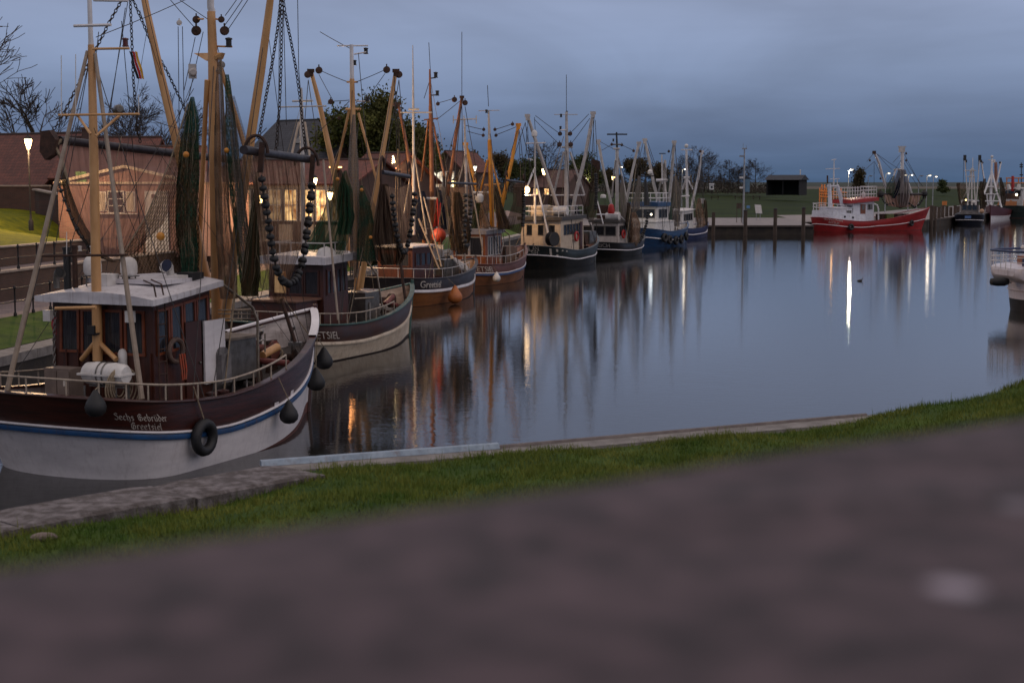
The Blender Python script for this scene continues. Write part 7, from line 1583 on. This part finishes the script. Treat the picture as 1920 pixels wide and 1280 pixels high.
def cutter_seven():
    bow = on_z(1286, 455.5)
    B = Boat('seventh cutter, mid-blue hull with a white line and a white superstructure', heading(bow, 31, 14), bow, beam=5.6, so=1.0, bo=.5, sheer=(2.25, 1.75, 2.5)); T = B.T; w = B.w; dx, dy = w(1, 0, 0) - w(0, 0, 0), w(0, 1, 0) - w(0, 0, 0)
    bl = paint('mid_blue_hull', (42, 78, 116), (32, 62, 98), .4); B.hull(bl, bl, MATS['white_hull_paint'], None, inner=WHITE, cap=bl, rubdrop=(1.05, .95, 1.2), boot_z=(0, 0, .05), bw=(.5, .5, 1.0), rubh=.14)
    B.house(-5.4, -1.6, 1.9, 1.6, 1.2, 4.75, WHITE, bl, aft=2, side=3, wz=(.62, .9), over=.2, roofth=.45, roof_rise=0, frame=STEEL, glass=GLASS)
    B.house(-6.4, -.6, 2.1, 1.9, 1.0, 2.9, WHITE, WHITE, aft=0, side=0, front=0, over=.05, roofth=.08, roof_rise=0, name='deckhouse')
    mb = MB()
    for z in (5.7, 6.3): mb.tube([w(-5.4, 1.8, z), w(-5.4, -1.8, z), w(-1.6, -1.6, z), w(-1.6, 1.6, z)], .05, 5)
    for x in (-5.4, -4.4, -3.5, -2.6, -1.6): mb.tube([w(x, -1.75, 5.2), w(x, -1.75, 6.3)], .05, 5)
    for y in (-1, 0, 1): mb.tube([w(-5.4, y, 5.2), w(-5.4, y, 6.3)], .05, 5)
    T.part('upper_rail', mb, WHITEM)
    mb = MB(); mb.ball(at(1221, 402, 173), .12, 10); T.part('deck_light', mb, BULBN); T.lamp(at(1221, 402, 172.4), 14, (.8, .92, 1), .25)
    rig_basic(B, ([(1247, 300), (1246, 400)], (5, 8)), GREYM, top=([(1241, 290), (1242, 345)], (2.5, 3), WHITEM),
        booms=(([(1264, 266), (1259, 330), (1252, 400)], (5, 6, 7), GREYM, (-2, -1.4, -.6)), ([(1209, 262), (1217, 300), (1226, 345), (1240, 400)], (5, 5, 6, 6), GREYM, (2, 1.5, 1, .4))),
        legs=(([(1240, 335), (1232, 375)], 3, (.2, 1)), ([(1246, 335), (1250, 375)], 3, (-.2, -1))), cross=(((1230, 338), (1252, 338), 6, WHITEM), ((1236, 288), (1248, 288), 2, BLACKM), ((1200, 331), (1227, 330), 2.5, BLACKM)),
        blocks=((1254, 284, -1, 2.4),), wires=((1206, 268, 1190, 330, 2, 2.5), (1209, 270, 1205, 330, 2, 2.2), (1212, 270, 1230, 320, 2, 1.2), (1213, 262, 1232, 318, 2, .8), (1266, 270, 1270, 340, -2, -2), (1262, 270, 1250, 330, -2, -1)), wr=.03)
    mb = MB(); mb.lathe(at(1219, 323, 176), [(.15, -.3), (.3, -.15), (.3, .12), (.15, .3), (.01, .33)], seg=12); T.part('radar_dome', mb, WHITE, smooth=True)
    mb = MB(); mb.tube([at(1210, 335, 176), at(1213, 385, 176)], [.12, .35], 8); T.part('funnel', mb, BLACKM)
    G = 'nets hanging on the seventh cutter'; D = 183
    net('green-white net bundle left of the seventh cutter foredeck', bundle([(1256, 335, 4), (1255, 365, 9), (1254, 395, 11), (1256, 425, 9)], D - 1, 4, .3), net_mat('pale_green_netting', (110, 128, 116), (70, 84, 76), .9, 8), G)
    net('grey-brown net bundle hanging over the seventh cutter foredeck', bundle([(1268, 330, 6), (1267, 360, 16), (1265, 395, 20), (1263, 425, 16)], D - .5, 5, .3, seed=3), NETGY, G)
    for i, (px, dz) in enumerate(((1243, .85), (1252, 1.0), (1264, 1.1), (1274, 1.1), (1283, .9))):
        u = B.u_px(px, dz); c = B.pt(u, B.zs(u) - dz, -1, .25); ty = Thing('tyre', 'black tyre fender along the blue bow, %s from the stern' % ('first', 'second', 'third', 'fourth', 'last')[i], 'tyre', c - Vector((0, 0, .5)), 0, 'tyres on the seventh cutter bow'); mb = MB(); mb.torus(c, (B.pt(u, B.zs(u) - dz, -1, .6) - c), .38, .19, 16, 8); ty.part('tread', mb, BLACKM, smooth=True)
    B.clutter(-.4, 4.6, 14, 9); B.tackle([(1246, 305, 0), (1264, 268, -2), (1209, 264, 2)], 0, 7, 10, .028)
cutter_seven()

def cutter_eight():
    bow = on_z(1325, 444)
    B = Boat('eighth and farthest moored cutter, dark blue hull with a white deckhouse', heading(bow, 31, 14), bow, beam=5.0, so=1.0, bo=.4, sheer=(1.8, 1.4, 1.9)); T = B.T; w = B.w
    bl = paint('navy_hull', (34, 48, 92), (26, 36, 74), .4); B.hull(bl, bl, MATS['white_hull_paint'], None, inner=WHITE, cap=bl, rubdrop=(.8, .75, .9), boot_z=(0, 0, .05), bw=(.5, .5, .9), rubh=.13)
    B.house(-5.0, -.8, 1.7, 1.5, 1.0, 3.7, WHITE, WHITE, aft=2, side=4, wz=(.55, .86), over=.15, roofth=.15, frame=STEEL, glass=GLASS)
    rig_basic(B, ([(1287, 282), (1288, 332), (1289, 410)], (4, 5, 6)), WHITEM, booms=(([(1316, 284), (1310, 330), (1300, 372), (1294, 410)], (4, 4.5, 5, 5), WHITEM, (-2, -1.5, -1, -.4)),),
        legs=(([(1286, 335), (1280, 355)], 3, (.2, 1)), ([(1291, 338), (1299, 355)], 3, (-.2, -1))), cross=(((1277, 281), (1298, 281), 2.5, WHITEM), ((1282, 333), (1294, 333), 5, WHITEM), ((1275, 368), (1293, 367), 3, WHITEM)), blocks=((1313, 284, -1.9, 2.6),), wires=((1316, 290, 1320, 390, -2, -2.2), (1313, 290, 1306, 370, -2, -1.4), (1289, 290, 1300, 360, 0, -1)), wr=.03)
    mb = MB(); mb.lathe(at(1287, 274, 203), [(.15, -.25), (.25, -.1), (.25, .12), (.1, .28)], seg=12); T.part('radar_dome', mb, WHITE, smooth=True)
    G = 'nets hanging on the eighth cutter'; net('brown net bundle hanging on the eighth cutter', bundle([(1310, 372, 5), (1312, 395, 14), (1314, 420, 14), (1313, 432, 8)], 203, 5, .3), NETBR, G); net('dark net bundle at the bow of the eighth cutter', bundle([(1322, 375, 4), (1322, 400, 8), (1322, 425, 8)], 205, 4, .3, seed=3), NETDK, G)
    mb = MB(); mb.box(at(1317, 377, 206), (.5, .4, .7)); T.part('pale_box', mb, GREYM)
    B.clutter(-.4, 4.6, 15, 6); B.tackle([(1288, 290, 0), (1316, 286, -2)], 0, 8, 8, .028)
cutter_eight()

# ================================================================ RIGHT-HAND BOATS
def cutter_red():
    B = Boat('red cutter lying side-on at the far quay with white aft house and hoisted trawl', on_z(1533, 434.5), on_z(1727, 431), beam=5.6, so=.5, bo=1.6, sheer=(2.2, 1.55, 3.5), us=.10, group='fishing cutters at the far quay', bowe=.7)
    T = B.T; w = B.w; dx, dy = w(1, 0, 0) - w(0, 0, 0), w(0, 1, 0) - w(0, 0, 0)
    red = paint('red_hull_paint', (166, 34, 36), (138, 26, 30), .42, .1, .7); B.hull(red, red, MATS['white_hull_paint'], paint('dark_red_boot', (120, 40, 40), (90, 32, 32)), inner=WHITE, cap=red, rubdrop=(1.0, .85, 1.75), boot_z=(.02, .02, .06), bw=(.3, .5, 1.3), rubh=.12)
    B.write(text_mesh('NOVIZE PEHNS', .46), .06, -.28, -1, LETTER); B.write(text_mesh('DITZUM', .46), .06, -.78, -1, LETTER)
    Wm = paint('white_steel_paint', (214, 214, 220), (190, 190, 198), .45, .08)
    mb = MB(); us = [k / 12 * .33 for k in range(13)]
    for sd in (-1, 1): mb.grid([[B.pt(u, B.zs(u), sd, -.08 - .12 * h) + Vector((0, 0, .07 + h)) for u in us] for h in (0, 1.1)])
    T.part('white_aft_bulwark', mb, Wm)
    mb = MB(); mb.grid([[B.pt(u, B.zs(u), sd, -.2) + Vector((0, 0, 1.165)) for sd in (-1, 1)] for u in us]); T.part('aft_deck', mb, Wm)
    for u in (.15, .22): c = B.pt(u, B.zs(u), -1, -.1) + Vector((0, 0, .55)); mb = MB(); mb.lathe(c, [(.17, -.05), (.17, .05)], (0, -1, 0), 12); T.part('porthole', mb, BLACKM)
    hs = B.house(-5.2, -.9, 2.0, 1.85, 1.0, 4.35, Wm, red, aft=2, side=1, wz=(.66, .88), over=.5, roofth=.55, roof_rise=.35, frame=STEEL, glass=GLASS, sidefr=(.68, .94))
    mb = MB(); mb.box(w(-3.2, -1.98, 2.7), (.95, .05, 3.0), dx, dy); d = T.part('door', mb, pm('brown_door', (120, 66, 44), (104, 54, 36), 2, .5)); mb = MB(); mb.box(w(-3.2, -2.02, 3.7), (.5, .03, .7), dx, dy); T.part('door_window', mb, GLASS, parent=d)
    B.house(-8.6, -5.25, 2.05, 2.0, 1.2, 3.6, Wm, Wm, aft=0, side=2, front=0, wz=(.6, .85), over=.05, roofth=.1, roof_rise=0, frame=STEEL, glass=GLASS, name='deckhouse', sidefr=(.62, .96))
    mb = MB()
    for z in (5.6, 6.2, 6.75): mb.tube([w(-5.8, 1.9, z), w(-5.8, -2.0, z), w(-.6, -1.9, z + .2), w(-.6, 1.9, z + .2)], .05, 5)
    for k in range(11): x = -5.8 + k * .52; mb.tube([w(x, -1.95, 5.0), w(x, -1.95, 6.8 + k * .02)], .045, 5); mb.tube([w(x, 1.95, 5.0), w(x, 1.95, 6.8 + k * .02)], .045, 5)
    T.part('upper_rail', mb, WHITEM); mb = MB(); mb.lathe(at(1619, 369, 234), [(.25, -1.0), (.28, .5), (.18, .75), (.01, .8)], seg=10); T.part('radar_post', mb, WHITE)
    # funnel legs
    for a, b, wa, wb in (((1555, 345), (1557, 396), 7, 9), ((1570, 347), (1583, 396), 6, 10)):
        B.spar('funnel_leg', [a, b], Wm, 0, taper=(wa, wb), seg=6)
    mb = MB(); mb.tube([B.s_at(1551, 349, 0), B.s_at(1573, 349, 0)], .12, 6); T.part('funnel_bridge', mb, Wm)
    B.spar('radar_mast', [(1564, 298), (1563, 350)], WHITEM, 0, taper=(1.5, 3)); B.spar('radar_mast_stay', [(1570, 335), (1570, 350)], WHITEM, 0, taper=(1.5, 1.5))
    mb = MB()
    for a, b in (((1548, 317), (1575, 316)), ((1559, 300), (1568, 299)), ((1556, 336), (1574, 335))): mb.tube([B.s_at(*a, 0), B.s_at(*b, 0)], .05, 5)
    T.part('crosstree', mb, WHITEM)
    mb = MB()
    for z in (.55, 1.1):
        mb.tube([B.pt(u, B.zs(u), -1, -.25) + Vector((0, 0, 1.17 + z)) for u in (.0, .04, .08, .12, .17)], .05, 5); mb.tube([B.pt(u, B.zs(u), 1, -.25) + Vector((0, 0, 1.17 + z)) for u in (.0, .04, .08, .12, .17)], .05, 5)
    for u in (.01, .05, .09, .13, .17):
        for sd in (-1, 1): mb.tube([B.pt(u, B.zs(u), sd, -.25) + Vector((0, 0, 1.17)), B.pt(u, B.zs(u), sd, -.25) + Vector((0, 0, 2.3))], .05, 5)
    T.part('stern_rail', mb, WHITEM)
    mb = MB(); mb.tube([at(1639, 382, 233), at(1645, 385, 233), at(1647, 392, 233), at(1647, 412, 233)], .12, 8); T.part('arch_pipe', mb, WHITEM, smooth=True)
    for x in (1.6, 3.0, 4.6, 6.0): mb = MB(); mb.box(w(x, -.6, 2.0), (.9, 1.6, 1.3), dx, dy); T.part('deck_gear', mb, RUST)
    mb = MB(); mb.box(w(2.4, -1.6, 2.2), (1.4, .5, .9), dx, dy); T.part('fish_boxes', mb, pm('green_box', (60, 76, 40), (90, 90, 40), 2, .7))
    B.spar('main_mast', [(1692, 284), (1691, 385)], WHITEM, 0, taper=(6, 6)); mb = MB(); p = B.s_at(1691, 281, 0); mb.box(p, (.9, .5, .8)); mb.box(p + Vector((0, 0, .5)), (1.3, .3, .15)); T.part('mast_head', mb, GREYM)
    B.spar('boom', [(1640, 287), (1648, 305), (1660, 350)], WHITEM, 0, taper=(4, 5, 4), ys=(-1, -.8, -.3)); mb = MB(); mb.box(B.s_at(1639, 286, -1), (.5, .4, .5)); T.part('boom_head', mb, RUST)
    B.spar('mast_leg', [(1704, 345), (1718, 390)], WHITEM, 0, 3); B.spar('mast_leg', [(1680, 317), (1673, 340)], WHITEM, 0, 3); mb = MB(); mb.tube([B.s_at(1676, 318, 0), B.s_at(1692, 317, 0)], .12, 6); T.part('crosstree', mb, WHITEM)
    B.wires([(1639, 303, 1620, 320, -1, -1), (1639, 303, 1639, 345, -1, -1), (1640, 303, 1655, 335, -1, -1), (1645, 290, 1672, 318, -1, 0), (1643, 288, 1690, 320, -1, 0), (1688, 290, 1674, 305, 0, 0), (1695, 288, 1725, 345, 0, 0), (1697, 300, 1730, 350, 0, 0), (1690, 300, 1655, 352, 0, -.5), (1692, 300, 1728, 362, 0, 0), (1639, 287, 1625, 303, -1, -1)], .035)
    for x, y in ((1699, 288), (1699, 301), (1631, 301), (1651, 335)): B.block(x, y, 0, 2)
    fl = Thing('flag', 'dark flag furled at the stern of the red cutter', 'flag', at(1551, 344, 231)); mb = MB(); mb.grid([[at(1550 + t * 3, 329 + j * 3, 231 + .1 * math.sin(j + 2 * t)) for t in (0, .5, 1)] for j in range(6)]); fl.part('cloth', mb, pm('dark_flag', (50, 26, 28), (90, 60, 30), 2, .8))
    t = Thing('trawl', 'trawl hoisted on the red cutter with a black beam and scalloped bobbin rope', 'trawl', at(1690, 390, 238), 0, 'beam trawls hanging from the booms')
    beam(t, (1650, 364, 234), (1733, 364, 240), 2.0)
    for p in ((1651, 364, 234), (1733, 363, 240)): mb = MB(); mb.ball(at(*p), .55, 10); t.part('beam_roller', mb, BLACKM)
    t.part('netting', curtain([[(1655, 365, 234), (1690, 365, 237), (1728, 365, 240)], [(1660, 378, 234), (1690, 380, 237), (1724, 376, 240)], [(1666, 386, 234), (1692, 389, 237), (1718, 387, 240)]], 237, .2, 10, nu=50, nv=16, seed=3), NETSHEER, smooth=True)
    t.part('hanging_net', curtain([[(1684, 318, 236), (1698, 318, 237)], [(1676, 340, 236), (1705, 345, 237)], [(1668, 365, 236), (1706, 370, 237)], [(1672, 388, 236), (1702, 386, 237)]], 237, .25, 7, seed=4), net_mat('white_netting', (168, 158, 156), (120, 110, 110), .85, 10), smooth=True)
    bobbins(t, [(1652, 366, 234), (1656, 377, 234), (1663, 384, 234), (1669, 382, 235), (1673, 380, 235), (1680, 386, 236), (1688, 389, 237), (1697, 386, 238), (1703, 380, 238), (1708, 384, 238), (1715, 389, 239), (1724, 383, 239), (1730, 374, 240), (1734, 365, 240)], 1.9, 44)
    net('green net hanging on the red cutter left of its mast', curtain([[(1672, 331), (1678, 329)], [(1662, 348), (1678, 350)], [(1660, 360), (1676, 372)]], 235, .2, 3, nu=24, nv=14, seed=6), NETGR, 'nets hanging on the red cutter')
    net('navy net hanging on the red cutter in front of its mast', bundle([(1687, 333, 2), (1684, 350, 6), (1676, 372, 5)], 235, 4, .3, seed=7), NETNAVY, 'nets hanging on the red cutter')
    for px, dz, lab in ((1594, .95, 'black tyre fender amidships on the red hull'), (1707, 1.6, 'black tyre fender towards the bow of the red hull')):
        u = B.u_px(px, dz); c = B.pt(u, B.zs(u) - dz, -1, .22); ty = Thing('tyre', lab, 'tyre', c - Vector((0, 0, .5))); mb = MB(); mb.torus(c, (B.pt(u, B.zs(u) - dz, -1, .6) - c), .36, .18, 16, 8); ty.part('tread', mb, BLACKM, smooth=True)
cutter_red()

def cutter_stern_on():
    c = on_z(1817, 421.5); B = Boat('dark blue cutter seen from astern between the pier and the red-hulled cutter', (c.x, c.y), (c.x + 14 * math.sin(R(17)), c.y + 14 * math.cos(R(17))), beam=5.2, so=.9, bo=1, sheer=(1.85, 1.6, 2.4), us=.16, group='fishing cutters at the far quay'); T = B.T; w = B.w
    nv = paint('dark_navy_hull', (22, 30, 46), (18, 24, 38), .4); B.hull(nv, nv, MATS['white_hull_paint'], None, inner=STEEL, cap=nv, rubdrop=(.95, .9, 1), boot_z=(0, 0, 0), bw=(.5, .5, .9), rubh=.13)
    D = 268; mb = MB(); mb.box(at(1815, 407, D - 1.6), (1.1, .06, .45)); T.part('nameplate', mb, pm('blue_nameplate', (70, 96, 140), (90, 116, 160), 6, .4))
    B.house(-4.2, -1.0, 1.6, 1.5, 1.2, 4.0, paint('grey_house', (140, 132, 128), (110, 104, 100)), STEEL, aft=3, side=2, wz=(.5, .85), over=.2, frame=STEEL, glass=GLASS)
    for px0, y0, px1, y1, r in ((1820, 318, 1814, 385, .13), (1825, 316, 1829, 385, .13), (1822, 315, 1822, 385, .15), (1809, 296, 1815, 385, .1), (1837, 296, 1830, 385, .1), (1812, 360, 1800, 385, .1), (1824, 296, 1824, 318, .06)):
        mb = MB(); mb.tube([at(px0, y0, D + 4), at(px1, y1, D + 2)], [r * .8, r], 6); T.part('mast_pole' if r > .1 else 'boom', mb, GREYM)
    for y, a, b in ((354, 1807, 1826), (320, 1808, 1830), (331, 1814, 1828)): mb = MB(); mb.tube([at(a, y, D + 3.5), at(b, y, D + 3.5)], .09, 6); T.part('crosstree', mb, GREYM)
    for px in (1809, 1837): mb = MB(); p = at(px, 296, D + 4); mb.box(p, (.45, .4, 1.0)); mb.box(p + Vector((.25, 0, -.6)), (.3, .3, .5)); T.part('boom_head', mb, BLACKM)
    mb = MB(); [mb.wire([at(a, b, D + 4), at(c2, d, D + 3)], .04) for a, b, c2, d in ((1807, 300, 1806, 345), (1811, 300, 1812, 345), (1835, 300, 1834, 350), (1839, 300, 1846, 350))]; T.part('rigging', mb, WIREM)
    mb = MB(); mb.ball(at(1826, 379, D), .32, 12); T.part('radar_dome', mb, WHITE); mb = MB(); mb.ball(at(1811, 375, D), .13, 8); T.part('stern_lamp', mb, BULBY)
    G = 'nets hanging on the dark blue cutter'
    net('brown net hanging on the left side of the dark blue stern-on cutter', curtain([[(1796, 343), (1811, 345)], [(1800, 365), (1811, 370)], [(1804, 384), (1809, 386)]], D + 3, .2, 4, nu=24, nv=12, seed=2), NETBR, G); net('dark net hanging on the right side of the dark blue stern-on cutter', bundle([(1839, 340, 5), (1840, 362, 10), (1842, 395, 8)], D + 3, 5, .3), NETDK, G)
    net('dark net roll above the left rail of the stern-on cutter', bundle([(1797, 343, 6), (1798, 360, 4), (1801, 385, 3)], D + 2, 4, .2, seed=5), NETDK, G)
    by = Thing('buoy', 'pale round buoy hanging at the right quarter of the stern-on cutter', 'buoy', at(1842, 402, D - 1)); mb = MB(); mb.ball(at(1841, 396, D - 1), .42, 12); by.part('ball', mb, pm('pale_buoy', (190, 150, 120), (160, 124, 100), 3, .6), smooth=True)
cutter_stern_on()

def cutter_bow_on():
    st, bw = on_z(1884, 406), on_z(1857, 412.5); B = Boat('dark red cutter seen bow-on with a white tripod A-frame', (st.x, st.y), (bw.x, bw.y), beam=5.2, so=.8, bo=1.8, sheer=(1.9, 1.7, 3.0), group='fishing cutters at the far quay'); T = B.T; D = 312
    rd = paint('dark_red_hull', (92, 28, 36), (72, 22, 30), .4); B.hull(MATS['white_hull_paint'], rd, MATS['white_hull_paint'], None, inner=WHITE, cap=rd, rubdrop=(1.3, 1.2, 2.2), boot_z=(0, 0, 0), bw=(.5, .5, 1), rubh=.12)
    mb = MB(); [mb.tube([at(*a, D + 6), at(*b, D + 3)], .2, 6) for a, b in (((1860, 322), (1845, 364)), ((1860, 322), (1869, 360)), ((1869, 360), (1879, 392)))]; T.part('tripod_leg', mb, WHITEM)
    mb = MB(); [mb.tube([at(*a, D + 4), at(*b, D + 4)], .14, 6) for a, b in (((1849, 350), (1868, 350)), ((1845, 364), (1872, 364)), ((1845, 377), (1873, 377)), ((1850, 364), (1853, 388)), ((1865, 364), (1860, 388)))]; T.part('tripod_brace', mb, WHITEM)
    mb = MB(); mb.tube([at(1860, 298, D + 6), at(1857, 388, D + 4)], [.2, .35], 8); T.part('main_mast', mb, WHITEM); mb = MB(); mb.ball(at(1860, 294, D + 6), .32, 10); mb.tube([at(1853, 300, D + 6), at(1866, 300, D + 6)], .07, 5); mb.box(at(1864, 303, D + 6), (.5, .3, .5)); T.part('radar', mb, WHITE)
    for a, b in (((1840, 303), (1847, 349)), ((1877, 304), (1868, 350))): mb = MB(); mb.tube([at(*a, D + 6), at(*b, D + 5)], .16, 6); T.part('boom', mb, WHITEM)
    for a in ((1842, 305), (1875, 305)): mb = MB(); mb.ball(at(*a, D + 6), .25, 8); T.part('block', mb, BLACKM)
    mb = MB(); mb.tube([at(1867, 304, D + 9), at(1868, 350, D + 9)], [.3, .45], 6); T.part('mast_pole', mb, pm('rusty_buff', (150, 104, 88), (120, 84, 70), 2, .6))
    G = 'nets hanging on the bow-on cutter'; net('dark net hanging left of the white A-frame', bundle([(1846, 335, 4), (1844, 360, 8), (1845, 390, 7)], D + 5, 5, .3), NETDK, G); net('dark net hanging right of the white A-frame', bundle([(1876, 333, 4), (1880, 360, 10), (1882, 385, 8)], D + 5, 5, .3, seed=4), NETDK, G); net('pale net in the middle of the white A-frame', bundle([(1857, 345, 6), (1857, 365, 14), (1857, 385, 12)], D + 6, 5, .3, seed=5), NETGY, G)
cutter_bow_on()

def cutter_green():
    D = 322; st, bw = at(1893, 405, D), at(1960, 405, D + 14); B = Boat('dark green ship at the right edge with an orange deck band and white wheelhouse', (st.x, st.y), (bw.x, bw.y), name='work_ship', beam=7.0, so=.3, bo=1.5, sheer=(2.6, 2.5, 3.6), us=.06, group='fishing cutters at the far quay', cat='ship'); T = B.T; w = B.w; dx, dy = w(1, 0, 0) - w(0, 0, 0), w(0, 1, 0) - w(0, 0, 0)
    g = paint('dark_green_hull', (28, 46, 42), (22, 36, 34), .45); B.hull(g, g, g, paint('dull_red_boot', (84, 40, 38), (70, 34, 32)), inner=STEEL, cap=g, rubdrop=(1.2, 1.2, 1.4), boot_z=(.1, .1, .1), bw=(.4, .4, 1), rubh=.1)
    om = pm('orange_band', (196, 126, 70), (170, 104, 56), 2, .5); mb = MB(); us = [k / 14 * .9 for k in range(15)]
    for sd in (-1, 1): mb.grid([[B.pt(u, B.zs(u), sd, -.1 - .3 * h) + Vector((0, 0, .07 + h)) for u in us] for h in (0, 1.3)])
    mb.quad(*[B.pt(.004, B.zs(0), sd, -.12 - .3 * h) + Vector((0, 0, .07 + h)) for sd, h in ((-1, 0), (1, 0), (1, 1.3), (-1, 1.3))]); T.part('orange_band', mb, om)
    B.write(text_mesh('CHARLOTTE', .72), .115, -.55, -1, LETTER); B.write(text_mesh('GREETSIEL', .6), .115, -1.2, -1, LETTER)
    B.house(.3 - B.Lw / 2, B.Lw / 2 - 5, 2.6, 2.6, 2.4, 6.2, WHITE, WHITE, aft=3, side=7, wz=(.6, .9), over=.2, frame=STEEL, glass=GLASS, roof_rise=0, sidefr=(.04, .96))
    mb = MB(); p = at(1906, 365, D - 5); mb.ball(p, .25, 8); T.part('deck_lamp', mb, BULBN)
    mb = MB(); mb.tube([at(1899, 330, D), at(1899, 358, D)], [.3, .4], 8); T.part('red_mast', mb, REDP); mb = MB(); mb.tube([at(1915, 305, D), at(1915, 345, D)], .1, 6)
    for y in (309, 313, 328): mb.tube([at(1912, y, D), at(1918, y, D)], .15, 6)
    T.part('signal_mast', mb, BLACKM); mb = MB()
    for y in (334, 343): mb.tube([at(1886, y, D), at(1935, y, D)], .15, 6)
    for x in (1888, 1900, 1910, 1922): mb.tube([at(x, 333, D), at(x - 1, 356, D)], .12, 6)
    T.part('gantry', mb, om)
    mb = MB(); mb.tube([at(1890, 346, D - 1), at(1892, 355, D - 1)], [.35, .5], 8); mb.tube([at(1911, 345, D - 1), at(1909, 356, D - 1)], [.35, .5], 8); T.part('vents', mb, WHITE)
    mb = MB(); mb.box(at(1893, 368, D - 4), (1.6, 1.5, 1.2)); mb.box(at(1903, 369, D - 4), (1.2, 1.5, 1.0)); T.part('red_winch', mb, RUST)
cutter_green()

def yacht():
    st = on_z(1899, 583); B = Boat('white passenger boat stern with a blue-topped rail at the right edge of the water', (st.x, st.y), (st.x + 15, st.y + 2.0), name='passenger_boat', beam=4.6, so=.15, bo=1.2, sheer=(1.95, 1.95, 2.4), us=.10, group=None, cat='passenger boat'); T = B.T; w = B.w
    wh = paint('glossy_white_hull', (222, 214, 216), (200, 192, 196), .25, .03, .6); B.hull(wh, wh, wh, paint('black_boot', (34, 34, 36), (24, 24, 26), .5), inner=wh, cap=wh, rubdrop=(.7, .7, .8), boot_z=(.72, .72, .7), bw=(.3, .3, .5), rubh=.06)
    # overhanging stern platform
    x0 = -B.Lw / 2; mb = MB(); rows = []
    for x, hw, zb, zt in ((x0 - .66, 1.3, 2.12, 2.42), (x0 - .6, 1.75, 2.05, 2.55), (x0 - .3, 2.15, 1.86, 2.64), (x0 + .1, 2.36, 1.66, 2.7), (x0 + 2, 2.42, 1.6, 2.8), (x0 + 6, 2.44, 1.6, 2.86), (x0 + 15, 2.2, 1.9, 3.0)):
        rows.append([w(x, -hw, zt), w(x, -hw - .06, (zb + zt) / 2), w(x, -hw + .12, zb), w(x, 0, zb), w(x, hw - .12, zb), w(x, hw + .06, (zb + zt) / 2), w(x, hw, zt), w(x, 0, zt + .02)])
    mb.grid(rows, close=True); mb.add(rows[0], [tuple(range(8))]); T.part('stern_platform', mb, wh, smooth=True)
    blu = pm('blue_rail_cover', (36, 54, 92), (28, 42, 76), 3, .5); top = [w(x0 + 8, -2.3, 3.62), w(x0 + 1, -2.25, 3.58), w(x0 - .35, -2.0, 3.55), w(x0 - .85, -1.3, 3.55), w(x0 - .85, 1.3, 3.55), w(x0 - .35, 2.0, 3.55), w(x0 + 1, 2.25, 3.58), w(x0 + 8, 2.3, 3.62)]
    mb = MB(); mb.tube(top, .07, 8); T.part('rail_top', mb, blu, smooth=True); mb = MB()
    for f in (.28, .55): mb.tube([Vector((p.x, p.y, 2.65 + f)) for p in top], .022, 5)
    for a, b in zip(top[:-1], top[1:]):
        n = max(1, int((b - a).length / .62))
        for k in range(n): p = a.lerp(b, k / n); mb.tube([Vector((p.x, p.y, 2.5)), p], .026, 5)
    T.part('railing', mb, WHITE)
    dx, dy = w(1, 0, 0) - w(0, 0, 0), w(0, 1, 0) - w(0, 0, 0); mb = MB(); mb.box(w(x0 + .15, -1.3, 2.9), (.4, .5, .5), dx, dy); T.part('blue_box', mb, blu); mb = MB(); mb.box(w(x0 + 1.2, .3, 2.95), (1.1, 1.4, .5), dx, dy); T.part('bench', mb, pm('teak_bench', (150, 96, 70), (124, 78, 56), 2, .6)); mb = MB(); mb.lathe(w(x0 + 1.3, 1.6, 3.6), [(.14, 0), (.14, .12), (.05, .2)], seg=10); T.part('lamp', mb, WHITE)
    mb = MB(); mb.lathe(at(1875, 528, 87.2), [(.02, -.62), (.2, -.55), (.26, -.2), (.26, .25), (.18, .5), (.02, .55)], dx, 12); f = Thing('fender', 'black fender board lashed under the stern of the white passenger boat', 'fender', at(1875, 540, 87.2)); f.part('body', mb, BLACKM)
    mb = MB(); mb.tube([at(1880, 528, 87.2), at(1896, 530, 87.6)], .03, 6); f.part('rod', mb, STEEL)
    mb = MB(); mb.prism([w(x0 + 2.0, -2.3, 1.5), w(x0 + 2.6, -2.36, 1.55), w(x0 + 2.6, -2.33, .75), w(x0 + 2.2, -2.3, .9)], (0, -.04, 0)); T.part('hull_mark', mb, BLACKM)
yacht()

def swimming_bird():
    p = on_z(1612, 527); T = Thing('bird', 'dark bird swimming with a pale streak of wake in the lamp reflection', 'bird', (p.x, p.y, 0)); mb = MB(); c = p + Vector((0, 0, .06)); r = random.Random(1)
    prof = [(.02, -.34), (.09, -.26), (.14, -.1), (.15, .05), (.12, .2), (.06, .28), (.01, .32)]; mb.lathe(c, prof, (1, .05, .08), 12)
    mb.tube([c + Vector((.24, 0, .04)), c + Vector((.30, 0, .16)), c + Vector((.32, 0, .25))], [.06, .045, .04], 8); mb.ball(c + Vector((.34, 0, .28)), .06, 10); mb.v = [tuple(p + (Vector(q) - p) * .62) for q in mb.v]; T.part('body', mb, pm('dark_feathers', (60, 54, 50), (40, 36, 34), 12, .8), smooth=True)
    mb = MB(); mb.lathe(c + Vector((.39, 0, .27)), [(.022, 0), (.02, .05), (.004, .1)], (1, 0, -.1), 6); mb.v = [tuple(p + (Vector(q) - p) * .62) for q in mb.v]; T.part('beak', mb, YELLOWM)
swimming_bird()
